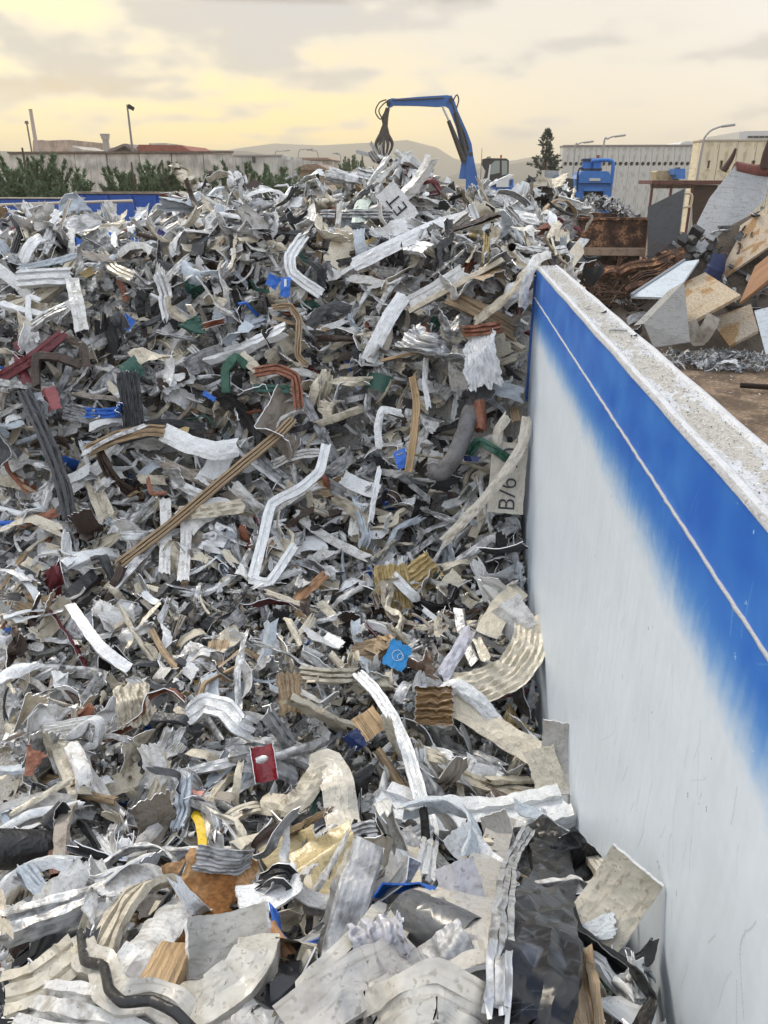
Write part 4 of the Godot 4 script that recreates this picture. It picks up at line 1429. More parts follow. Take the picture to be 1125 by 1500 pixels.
	for w in wins:
		var wf := box_part("window", Vector3(w[0].x, w[0].y, -57.32), Vector3(w[1].x, w[1].y, -57.26), dark, bb)
		box_part("mullion", Vector3((w[0].x + w[1].x) * 0.5 - 0.02, w[0].y, -57.255), Vector3((w[0].x + w[1].x) * 0.5 + 0.02, w[1].y, -57.22), beige, wf)
		box_part("sill", Vector3(w[0].x - 0.06, w[0].y - 0.07, -57.2), Vector3(w[1].x + 0.06, w[0].y - 0.01, -56.93), beige, wf)
	box_part("side_wall", Vector3(bl[0].x, 0, -59.0), Vector3(bl[0].x + 0.3, bl[0].y - 0.01, -57.36), beige, bb)
	box_part("roof_edge", Vector3(bl[0].x - 0.05, bl[0].y, -59.1), Vector3(bl[1].x, bl[0].y + 0.10, -56.95), mat("hall_trim2", Color(0.40, 0.35, 0.27), 0.9), bb)
	var wb := thing("white_office", "white office block with a dark window band above the beige hall", "building")
	poly_part("wall", PackedVector2Array([Vector2(30.804, 3.400), Vector2(29.980, 8.041), Vector2(30.477, 8.039), Vector2(30.465, 8.105), Vector2(40.966, 8.188), Vector2(42.061, 3.400)]), -95.0, 12.0, mat("white_wall2", Color(0.58, 0.58, 0.57), 0.85), wb)
	for k in 6:
		var q := PackedVector2Array([Vector2(30.939, 7.443), Vector2(31.471, 7.639)])
		var w := q[1].x - q[0].x
		box_part("window", Vector3(q[0].x + k * w * 1.12, q[0].y, -94.99), Vector3(q[0].x + k * w * 1.12 + w, q[1].y, -94.92), dark, wb)
	var db := thing("roof_plant", "pale domed rooftop block behind the grey hall", "building")
	poly_part("block", PackedVector2Array([Vector2(22.757, 3.400), Vector2(22.293, 6.561), Vector2(22.704, 6.560), Vector2(22.803, 6.813), Vector2(23.194, 6.939), Vector2(23.740, 6.937), Vector2(24.042, 6.746), Vector2(24.441, 6.808), Vector2(24.411, 6.997), Vector2(25.635, 6.993), Vector2(26.222, 3.400)]), -90.0, 8.0, mat("white_wall2", Color(0.58, 0.58, 0.57)), db)
	# street lamps on the right
	street_lamp([Vector3(15.222, 3.400, -55.000), Vector3(15.243, 4.861, -55.000), Vector3(15.473, 6.019, -55.000), Vector3(16.352, 6.434, -55.000)], 0.10, "tall curved street lamp at the corner of the beige hall")
	street_lamp([Vector3(11.102, 3.738, -66.000), Vector3(10.994, 5.641, -66.000), Vector3(11.287, 6.202, -66.000), Vector3(11.874, 6.385, -66.000)], 0.09, "curved street lamp rising above the blue press")
	street_lamp([Vector3(9.522, 3.760, -70.000), Vector3(9.415, 5.433, -70.000), Vector3(9.633, 5.983, -70.000), Vector3(10.161, 6.130, -70.000)], 0.08, "curved street lamp at the end of the grey hall beside the conifer")
	var ant := thing("radio_mast", "thin whip mast standing behind the excavator cab", "mast", Vector3(2.467, 3.400, -90.000) * Vector3(1, 0, 1))
	tube_part("pole", [Vector3.ZERO, Vector3(0, Vector3(2.248, 6.365, -90.000).y, 0)], 0.05, 0.03, mat("mast", Color(0.14, 0.12, 0.11)), ant, 5)
	# greenery
	var leaf := mat("juniper", Color(0.115, 0.165, 0.085), 0.8)
	var leaf2 := mat("conifer_green", Color(0.060, 0.085, 0.055), 0.8)
	for m in [leaf, leaf2]:
		m.backlight_enabled = true
		m.backlight = Color(0.02, 0.03, 0.01)
	shrub("tall feathery green shrub beside the factory mast", "shrub", "green shrubs behind the blue bays", Vector3(-13.321, 3.400, -25.000) * Vector3(1, 0, 1), 2.6, 4.6, 5, false, leaf)
	shrub("sprawling feathery green shrub in the corner of the blue bay", "shrub", "green shrubs behind the blue bays", Vector3(-11.835, 3.400, -24.000) * Vector3(1, 0, 1), 2.2, 3.9, 6, false, leaf)
	shrub("spiky green shrub leaning beyond the frame of the blue bay", "shrub", "green shrubs behind the blue bays", Vector3(-14.431, 3.400, -25.000) * Vector3(1, 0, 1), 2.2, 3.9, 16, false, leaf)
	shrub("feathery green shrub in front of the concrete wall, below the flagpole", "shrub", "green shrubs behind the blue bays", Vector3(-10.724, 3.400, -27.000) * Vector3(1, 0, 1), 2.0, 4.2, 7, false, leaf)
	shrub("rounded green shrub between the flagpole and the wall's end", "shrub", "green shrubs behind the blue bays", Vector3(-10.034, 3.400, -28.000) * Vector3(1, 0, 1), 1.7, 4.3, 8, false, leaf)
	shrub("low green shrub at the end of the concrete wall", "shrub", "green shrubs behind the blue bays", Vector3(-9.074, 3.400, -28.000) * Vector3(1, 0, 1), 1.6, 3.8, 9, false, leaf)
	shrub("green shrub in front of the white warehouse", "shrub", "green shrubs behind the blue bays", Vector3(-7.940, 3.400, -31.000) * Vector3(1, 0, 1), 3.0, 4.2, 10, false, leaf)
	shrub("bushy green shrub beside the tan roofed house", "shrub", "green shrubs behind the blue bays", Vector3(-8.070, 3.400, -38.000) * Vector3(1, 0, 1), 2.8, 4.2, 11, false, leaf)
	shrub("round green tree beyond the crest, beside the tan roofed house", "tree", "", Vector3(-7.499, 3.400, -60.000) * Vector3(1, 0, 1), 2.2, 5.2, 12, false, leaf)
	shrub("small green tree above the long shed", "tree", "", Vector3(-16.253, 3.400, -90.000) * Vector3(1, 0, 1), 1.8, 5.4, 13, false, leaf)
	shrub("dark ragged conifer tree between excavator cab and grey hall", "tree", "", Vector3(4.882, 3.400, -48.000) * Vector3(1, 0, 1), 3.5, 5.85, 14, true, leaf2)

func build_bays() -> void:
	var blue := mat("bay_paint", Color(0.022, 0.10, 0.42), 0.5, 0.0, "scuff", "", 0.5, 0.8)
	var rim := mat("bay_rim", Color(0.50, 0.44, 0.36), 0.6, 0.0, "grime")
	var a := thing("blue_bay_panel", "blue steel bay wall in front of the green shrubs", "wall")
	var p := PackedVector2Array([Vector2(-9.533, 3.056), Vector2(-6.308, 3.077)])
	box_part("plate", Vector3(p[0].x, 0, -20.1), Vector3(p[1].x, p[0].y, -20.0), blue, a, 0.02)
	box_part("rim", Vector3(p[0].x, p[0].y + 0.002, -20.14), Vector3(p[1].x, p[0].y + 0.05, -19.96), mat("bay_rim_tan", Color(0.30, 0.24, 0.17), 0.7, 0.0, "grime"), a)
	for k in 5: box_part("rib", Vector3(p[0].x + 0.2 + k * 0.62, 0, -19.995), Vector3(p[0].x + 0.28 + k * 0.62, p[0].y - 0.03, -19.93), blue, a)
	var b := thing("blue_bay_panel", "blue steel bay wall with a bright top edge behind the heap's end", "wall")
	var q := PackedVector2Array([Vector2(-11.291, 2.986), Vector2(-8.361, 2.970)])
	box_part("plate", Vector3(q[0].x, 0, -18.1), Vector3(q[1].x, q[0].y, -18.0), blue, b, 0.02)
	box_part("rim", Vector3(q[0].x, q[0].y + 0.002, -18.13), Vector3(q[1].x, q[0].y + 0.03, -17.97), rim, b)
	var c := thing("blue_bay_panel", "blue sloping bay gate with a pale rod along its top", "wall")
	var r := PackedVector2Array([Vector2(-8.988, 2.868), Vector2(-6.559, 2.953)])
	var mb := MB.new()
	mb.hexa([Vector3(r[0].x, 0, -16.3), Vector3(r[1].x, 0, -16.3), Vector3(r[1].x, 0, -16.4), Vector3(r[0].x, 0, -16.4), Vector3(r[0].x, r[0].y, -16.3), Vector3(r[1].x, r[1].y, -16.3), Vector3(r[1].x, r[1].y, -16.4), Vector3(r[0].x, r[0].y, -16.4)])
	obj("plate", mb.mesh(), blue, c)
	tube_part("rod", [Vector3(r[0].x - 0.6, r[0].y + 0.03, -16.35), Vector3(r[1].x, r[1].y + 0.035, -16.35)], 0.03, 0.03, rim, c, 8)

func build_excavator() -> void:
	var z := -46.0
	var blue := mat("crane_blue", Color(0.030, 0.155, 0.50), 0.4, 0.0, "scuff", "", 0.5, 0.6)
	var dark := mat("crane_dark", Color(0.028, 0.027, 0.027), 0.5)
	var steel := mat("grapple_steel", Color(0.095, 0.082, 0.070), 0.55, 0.4, "grime")
	var white := mat("cab_white", Color(0.62, 0.64, 0.66), 0.4)
	var glass := mat("cab_glass", Color(0.26, 0.31, 0.28), 0.08)
	var t := thing("material_handler", "blue scrap-handling excavator with raised boom and hanging grapple", "excavator")
	poly_part("boom", PackedVector2Array([Vector2(-0.475, 7.454), Vector2(-0.286, 7.167), Vector2(-0.088, 6.685), Vector2(0.420, 5.742), Vector2(0.702, 5.116), Vector2(0.845, 4.382), Vector2(1.039, 3.400), Vector2(0.074, 3.400), Vector2(0.218, 4.450), Vector2(0.041, 5.217), Vector2(-0.169, 5.941), Vector2(-0.405, 6.461), Vector2(-0.598, 6.849)]), z, 0.55, blue, t)
	poly_part("stick", PackedVector2Array([Vector2(-3.863, 7.256), Vector2(-3.609, 7.335), Vector2(-3.282, 7.316), Vector2(-2.198, 7.388), Vector2(-0.690, 7.456), Vector2(-0.474, 7.422), Vector2(-0.283, 7.103), Vector2(-0.203, 6.879), Vector2(-0.488, 6.784), Vector2(-0.782, 6.946), Vector2(-1.213, 6.917), Vector2(-2.227, 6.972), Vector2(-3.535, 6.997), Vector2(-3.789, 6.870), Vector2(-3.899, 7.000)]), z - 0.08, 0.38, blue, t)
	# hydraulic rams
	tube_part("ram", [Vector3(-0.925, 6.915, -46.000) + Vector3(0, 0, 0.1), Vector3(-0.502, 6.138, -46.000) + Vector3(0, 0, 0.1)], 0.05, 0.05, mat("ram_rod", Color(0.5, 0.5, 0.5), 0.3, 0.8), t)
	tube_part("ram_cylinder", [Vector3(-0.578, 6.236, -46.000) + Vector3(0, 0, 0.12), Vector3(-0.145, 5.317, -46.000) + Vector3(0, 0, 0.12), Vector3(0.335, 4.282, -46.000) + Vector3(0, 0, 0.12)], 0.10, 0.17, dark, t)
	tube_part("ram_cylinder", [Vector3(-0.230, 6.622, -46.000) + Vector3(0, 0, 0.06), Vector3(0.137, 5.546, -46.000) + Vector3(0, 0, 0.06), Vector3(0.434, 4.551, -46.000) + Vector3(0, 0, 0.06)], 0.12, 0.14, dark, t)
	for h in [[Vector3(-0.359, 7.199, -46.000), Vector3(-0.189, 7.452, -46.000), Vector3(-0.073, 7.229, -46.000), Vector3(-0.166, 6.846, -46.000)], [Vector3(-3.899, 7.257, -46.000), Vector3(-4.263, 7.131, -46.000), Vector3(-4.484, 6.713, -46.000), Vector3(-4.265, 6.354, -46.000), Vector3(-4.082, 6.418, -46.000)], [Vector3(-3.863, 7.192, -46.000), Vector3(-4.154, 6.969, -46.000), Vector3(-4.301, 6.712, -46.000), Vector3(-4.118, 6.353, -46.000)]]:
		tube_part("hose", smooth_pts(h, 6), 0.035, 0.035, dark, t, 5)
	for q in [Vector3(-0.503, 7.232, -46.000), Vector3(-3.790, 7.128, -46.000), Vector3(0.688, 4.617, -46.000)]:
		tube_part("pin", [q + Vector3(0, 0, 0.12), q + Vector3(0, 0, -0.7)], 0.11, 0.11, dark, t, 10)
	for h in [[Vector3(-0.427, 7.104, -46.000), Vector3(-0.190, 6.525, -46.000), Vector3(0.279, 5.644, -46.000), Vector3(0.569, 4.817, -46.000)], [Vector3(-3.572, 7.222, -46.000), Vector3(-2.232, 7.260, -46.000), Vector3(-0.865, 7.314, -46.000)]]:
		for q in h.size(): h[q] += Vector3(0, 0, 0.06)
		tube_part("hose", smooth_pts(h, 5), 0.04, 0.04, dark, t, 5)
	poly_part("boom_foot", PackedVector2Array([Vector2(0.434, 4.551), Vector2(0.755, 4.750), Vector2(1.113, 3.400), Vector2(1.326, 2.086), Vector2(0.501, 2.084)]), z + 0.1, 0.9, blue, t)
	# grapple
	var g := obj("grapple", MB_link(PackedVector2Array([Vector2(-3.935, 6.903), Vector2(-3.753, 6.870), Vector2(-3.825, 6.481), Vector2(-3.861, 6.024), Vector2(-3.749, 5.628), Vector2(-3.675, 5.363), Vector2(-4.379, 5.366), Vector2(-4.266, 5.763), Vector2(-4.118, 6.091), Vector2(-4.192, 6.418), Vector2(-4.045, 6.645)]), z - 0.1, 0.4), steel, t)
	for k in 5:
		var s: float = [-1.0, -0.5, 0.0, 0.5, 1.0][k]
		var c0 := Vector3(-4.045, 5.497, -46.000)
		var half := 0.38
		var pts := [c0 + Vector3(s * 0.2, 0.1, -0.3), c0 + Vector3(s * (half + 0.05), -0.28, -0.3 + 0.3 * (1.0 - absf(s))), c0 + Vector3(s * (half + 0.02), -0.56, -0.3 + 0.36 * (1.0 - absf(s))), c0 + Vector3(s * 0.22, -0.9, -0.3 + 0.2 * (1.0 - absf(s)))]
		tube_part("tine", smooth_pts(pts, 5), 0.11, 0.05, steel, g, 8)
	# cab on its raised mount
	var cz := -45.0
	var cab := poly_part("cab", PackedVector2Array([Vector2(1.293, 4.360), Vector2(1.506, 4.409), Vector2(2.543, 4.390), Vector2(2.674, 4.292), Vector2(2.704, 3.533), Vector2(2.461, 3.400), Vector2(2.084, 3.065), Vector2(1.540, 3.065), Vector2(1.414, 3.400), Vector2(1.502, 3.799), Vector2(1.289, 4.097)]), cz, 1.3, dark, t)
	poly_part("window", PackedVector2Array([Vector2(1.772, 4.129), Vector2(1.942, 4.277), Vector2(2.193, 4.276), Vector2(2.227, 3.699), Vector2(1.729, 3.600)]), cz + 0.03, 0.02, glass, cab)
	poly_part("window", PackedVector2Array([Vector2(2.299, 4.293), Vector2(2.586, 4.276), Vector2(2.626, 3.633), Vector2(2.343, 3.566)]), cz + 0.03, 0.02, glass, cab)
	poly_part("door_panel", PackedVector2Array([Vector2(2.076, 3.199), Vector2(2.281, 3.400), Vector2(2.705, 3.516), Vector2(2.738, 2.999), Vector2(2.087, 2.998)]), cz + 0.05, 0.06, white, cab)
	poly_part("door_pillar", PackedVector2Array([Vector2(1.571, 3.166), Vector2(1.666, 4.096), Vector2(1.755, 4.096), Vector2(1.680, 3.166)]), cz + 0.05, 0.06, white, cab)
	tube_part("beacon", [Vector3(2.256, 4.407, -45.000), Vector3(2.248, 4.554, -45.000)], 0.05, 0.05, mat("beacon", Color(0.4, 0.07, 0.02), 0.4), cab, 8)
	tube_part("roof_lamp", [Vector3(1.612, 4.425, -45.000), Vector3(1.610, 4.474, -45.000)], 0.11, 0.09, dark, cab, 8)
	box_part("body", Vector3(PackedVector2Array([Vector2(0.784, 2.113)])[0].x, 0.9, -48.2), Vector3(PackedVector2Array([Vector2(3.631, 2.120)])[0].x, PackedVector2Array([Vector2(3.563, 3.066)])[0].y, -45.05), blue, t, 0.06)
	box_part("engine_cover", Vector3(PackedVector2Array([Vector2(2.831, 2.118)])[0].x, 2.0, -48.0), Vector3(PackedVector2Array([Vector2(3.000, 3.400)])[0].x, PackedVector2Array([Vector2(3.000, 3.400)])[0].y, -45.2), blue, t, 0.05)
	for s in [0, 1]:
		box_part("track", Vector3(PackedVector2Array([Vector2(0.122, 2.112)])[0].x, 0, -45.9 - s * 2.1), Vector3(PackedVector2Array([Vector2(4.428, 2.122)])[0].x, 0.85, -45.2 - s * 2.1), dark, t, 0.2)
	# what the grapple holds
	var rg := RandomNumberGenerator.new()
	rg.seed = 70
	var hold := [["long pale metal strip dangling from the grapple's tines", Vector3(-3.896, 4.289, -46.000), 1.25, 1.9], ["bent silver sheet strip gripped in the grapple", Vector3(-4.269, 4.561, -46.000), 1.2, 0.6], ["thin dark strip sticking out of the grapple", Vector3(-4.680, 4.629, -46.000), 1.3, 0.15]]
	for k in 3:
		var pp := bent_path(rg, hold[k][2] + 0.5, 0.4, 1, 0.4, 0.4)
		var o := obj("hanging_strip", sweep(pp[0], pp[1], section("plain", 0.22, 0.05), 0.05, 0.2, 30 + k, 0.02), paint([0, 2, 3][k]))
		o.transform = Transform3D(Basis(Vector3(0, 0, 1), [-1.15, -0.9, -0.1][k]) * Basis(Vector3(1, 0, 0), 1.2), hold[k][1] + Vector3(0, 0, -0.1))
		tag(o, hold[k][0], "metal strip", "pieces held by the grapple")

func MB_link(poly: PackedVector2Array, z: float, depth: float) -> ArrayMesh:
	var mb := MB.new()
	mb.prism(poly, z, depth)
	return mb.mesh()

# flat board with thickness from four corners
func slab(called: String, c: Array, th: float, m: Material, label: String, category: String, group := "") -> MeshInstance3D:
	var nn: Vector3 = (c[1] - c[0]).cross(c[3] - c[0]).normalized()
	var mid: Vector3 = (c[0] + c[1] + c[2] + c[3]) * 0.25
	var q := []
	for p in c: q.append(p - mid - nn * th)
	for p in c: q.append(p - mid)
	var mb := MB.new()
	mb.hexa(q)
	return single(called, mb.mesh(), m, mid, label, category, group)

func build_press() -> void:
	var blue := mat("press_blue", Color(0.045, 0.19, 0.56), 0.45, 0.0, "scuff", "", 0.5, 0.8)
	var dark := mat("press_dark", Color(0.03, 0.032, 0.036), 0.6, 0.0, "grime")
	var z := -28.0
	var t := thing("baling_press", "blue upright hydraulic baling press with two cylinders on top", "press")
	poly_part("frame", PackedVector2Array([Vector2(3.969, 2.354), Vector2(3.867, 3.400), Vector2(3.965, 3.523), Vector2(4.931, 3.523), Vector2(5.055, 3.400), Vector2(5.131, 2.358), Vector2(4.886, 2.357), Vector2(4.800, 3.132), Vector2(4.159, 3.131), Vector2(4.238, 2.355)]), z, 1.2, blue, t)
	poly_part("crossbeam", PackedVector2Array([Vector2(3.969, 3.482), Vector2(4.001, 3.605), Vector2(4.129, 3.646), Vector2(4.876, 3.625), Vector2(4.980, 3.482), Vector2(5.003, 3.277), Vector2(3.990, 3.276)]), z + 0.15, 1.5, blue, t)
	for q in [Vector3(4.278, 3.687, -28.000), Vector3(4.270, 3.971, -28.000), Vector3(4.574, 3.686, -28.000), Vector3(4.593, 3.970, -28.000)]:
		tube_part("flange", [q - Vector3(0, 0.03, 0.5), q - Vector3(0, -0.03, 0.5)], 0.21, 0.21, dark, t, 14)
	poly_part("sign_plate", PackedVector2Array([Vector2(4.284, 3.421), Vector2(4.636, 3.421), Vector2(4.645, 3.338), Vector2(4.292, 3.338)]), z + 0.19, 0.03, mat("sign_pale", Color(0.5, 0.5, 0.46), 0.6), t)
	tube_part("hose", smooth_pts([Vector3(4.173, 3.646, -28.000), Vector3(3.989, 3.728, -28.000), Vector3(3.925, 3.482, -28.000), Vector3(3.970, 3.027, -28.000)], 5), 0.03, 0.03, dark, t, 5)
	for q in 4: box_part("ladder_rung", Vector3(3.911, 3.400, -28.000) + Vector3(-0.22, -0.25 * q, 0.1), Vector3(3.911, 3.400, -28.000) + Vector3(-0.02, -0.25 * q + 0.03, 0.13), mat("pale_pipe", Color(0.55, 0.55, 0.53), 0.6), t)
	tube_part("cylinder", [Vector3(4.276, 3.605, -28.000) - Vector3(0, 0, 0.5), Vector3(4.265, 4.021, -28.000) - Vector3(0, 0, 0.5)], 0.17, 0.16, blue, t, 14)
	tube_part("cylinder", [Vector3(4.572, 3.605, -28.000) - Vector3(0, 0, 0.5), Vector3(4.592, 4.020, -28.000) - Vector3(0, 0, 0.5)], 0.17, 0.16, blue, t, 14)
	tube_part("pipe", smooth_pts([Vector3(4.318, 3.930, -28.000), Vector3(4.620, 3.960, -28.000), Vector3(4.904, 3.949, -28.000), Vector3(5.022, 3.868, -28.000), Vector3(5.041, 3.523, -28.000), Vector3(5.035, 3.194, -28.000)], 5), 0.06, 0.06, blue, t, 8)
	tube_part("valve", [Vector3(4.615, 4.010, -28.000) - Vector3(0, 0, 0.5), Vector3(4.603, 4.121, -28.000) - Vector3(0, 0, 0.5)], 0.05, 0.05, mat("valve_red", Color(0.25, 0.06, 0.03), 0.6), t, 8)
	poly_part("ram_plate", PackedVector2Array([Vector2(4.159, 3.131), Vector2(4.800, 3.132), Vector2(4.811, 3.028), Vector2(4.169, 3.028)]), z + 0.1, 1.2, blue, t)
	poly_part("chamber", PackedVector2Array([Vector2(4.121, 3.069), Vector2(4.851, 3.070), Vector2(4.893, 2.694), Vector2(4.159, 2.693)]), z - 0.3, 0.7, dark, t)
	var hz := -25.5
	poly_part("side_guard", PackedVector2Array([Vector2(3.058, 2.716), Vector2(3.260, 2.965), Vector2(3.457, 3.022), Vector2(3.525, 2.946), Vector2(3.585, 2.331), Vector2(3.093, 2.329)]), hz, 0.9, blue, t)
	tube_part("pipe", [Vector3(3.339, 2.330, -25.500) + Vector3(0, 0, 0.06), Vector3(3.307, 2.889, -25.500) + Vector3(0, 0, 0.06)], 0.035, 0.035, mat("pale_pipe", Color(0.55, 0.55, 0.53), 0.6), t, 6)
	var hp := thing("feed_hopper", "dark feed hopper with a tan front lip beside the blue press", "hopper")
	poly_part("bin", PackedVector2Array([Vector2(2.581, 2.691), Vector2(2.871, 3.048), Vector2(3.134, 3.215), Vector2(3.458, 3.141), Vector2(3.476, 2.955), Vector2(3.018, 2.729), Vector2(3.008, 2.388), Vector2(2.680, 2.463)]), -25.0, 1.4, dark, hp)
	poly_part("lip", PackedVector2Array([Vector2(2.525, 2.879), Vector2(3.015, 2.767), Vector2(3.010, 2.597), Vector2(2.519, 2.709)]), -24.95, 0.1, mat("tan_lip", Color(0.40, 0.27, 0.16), 0.8, 0.0, "grime"), hp)
	poly_part("chute", PackedVector2Array([Vector2(2.869, 3.066), Vector2(2.993, 3.455), Vector2(3.413, 3.400), Vector2(3.458, 3.141), Vector2(3.141, 3.141)]), -25.2, 0.8, mat("press_black", Color(0.05, 0.048, 0.046), 0.7), hp)
	var cb := thing("control_cabinet", "pale grey control cabinet behind the feed hopper", "cabinet")
	poly_part("housing", PackedVector2Array([Vector2(2.941, 2.357), Vector2(2.940, 2.948), Vector2(2.950, 3.677), Vector2(3.410, 3.655), Vector2(3.478, 3.400), Vector2(3.501, 2.359)]), -29.0, 1.0, mat("cab_grey", Color(0.42, 0.44, 0.44), 0.6, 0.0, "grime"), cb)
	poly_part("door", PackedVector2Array([Vector2(3.074, 3.013), Vector2(3.072, 3.592), Vector2(3.209, 3.592), Vector2(3.236, 3.013)]), -28.96, 0.05, mat("cab_grey2", Color(0.30, 0.34, 0.36), 0.6), cb)
	poly_part("vent_panel", PackedVector2Array([Vector2(3.313, 3.186), Vector2(3.283, 3.528), Vector2(3.421, 3.528), Vector2(3.428, 3.186)]), -28.96, 0.05, mat("cab_blue", Color(0.16, 0.24, 0.34), 0.6), cb)
	# pale tank lorry and blue box in the yard behind
	var tk := thing("beige_tank", "beige tank body standing in front of the grey hall", "tank")
	poly_part("shell", PackedVector2Array([Vector2(10.553, 3.734), Vector2(10.650, 3.801), Vector2(11.643, 3.800), Vector2(11.760, 3.734), Vector2(11.819, 3.333), Vector2(10.608, 3.333)]), -46.0, 1.2, mat("tank_beige", Color(0.44, 0.36, 0.22), 0.7, 0.0, "grime"), tk)
	poly_part("base", PackedVector2Array([Vector2(10.501, 3.333), Vector2(11.890, 3.333), Vector2(11.910, 3.199), Vector2(10.519, 3.198)]), -45.9, 1.3, mat("tank_grey", Color(0.3, 0.3, 0.3), 0.7), tk)
	var bx := thing("blue_container", "small blue box container beside the beige tank", "container")
	poly_part("shell", PackedVector2Array([Vector2(11.203, 3.889), Vector2(11.791, 3.889), Vector2(11.865, 3.400), Vector2(11.413, 3.400), Vector2(11.384, 3.596), Vector2(11.246, 3.596)]), -45.0, 1.1, blue, bx)
	box_part("lid", Vector3(PackedVector2Array([Vector2(11.445, 3.889)])[0].x, PackedVector2Array([Vector2(11.445, 3.889)])[0].y, -45.8), Vector3(PackedVector2Array([Vector2(11.584, 3.889)])[0].x, PackedVector2Array([Vector2(11.574, 3.954)])[0].y, -45.2), dark, bx)
	# lean-to with a dark red sheet roof
	var sh := thing("open_shed", "open lean-to with rusty red sheet roof and brown end wall", "shed")
	var rs := mat("shed_rust", Color(0.14, 0.055, 0.045), 0.8, 0.0, "grime")
	var ra := PackedVector2Array([Vector2(7.633, 3.325), Vector2(10.396, 3.277)])
	for k in 9:
		var w := (ra[1].x - ra[0].x) / 9.0
		box_part("roof_sheet", Vector3(ra[0].x + k * w, ra[0].y - 0.12 - 0.006 * (k % 2), -36.2), Vector3(ra[0].x + (k + 1) * w - 0.006, ra[0].y + 0.02 - 0.006 * (k % 2), -33.7), rs, sh)
	for px in [PackedVector2Array([Vector2(7.662, 3.301)])[0].x, PackedVector2Array([Vector2(8.401, 3.301)])[0].x, PackedVector2Array([Vector2(9.216, 3.301)])[0].x]:
		box_part("post", Vector3(px, 0, -33.95), Vector3(px + 0.09, ra[0].y - 0.14, -33.86), rs, sh)
	poly_part("end_wall", PackedVector2Array([Vector2(9.261, 3.177), Vector2(10.204, 3.178), Vector2(10.452, 1.688), Vector2(9.492, 1.683)]), -33.9, 0.08, mat("shed_brown", Color(0.075, 0.045, 0.035), 0.85, 0.0, "grain"), sh)
	poly_part("back_wall", PackedVector2Array([Vector2(8.092, 3.242), Vector2(10.957, 3.243), Vector2(10.992, 3.033), Vector2(8.121, 3.031)]), -36.0, 0.06, mat("shed_pale", Color(0.45, 0.43, 0.40), 0.85, 0.0, "concrete"), sh)
	tube_part("frame_pipe", smooth_pts([Vector3(8.365, 2.377, -33.000), Vector3(8.955, 2.404, -33.000), Vector3(9.047, 2.478, -33.000), Vector3(9.016, 2.844, -33.000), Vector3(8.675, 2.893, -33.000)], 4), 0.05, 0.05, mat("pipe_beige", Color(0.5, 0.42, 0.3), 0.6), sh, 6)

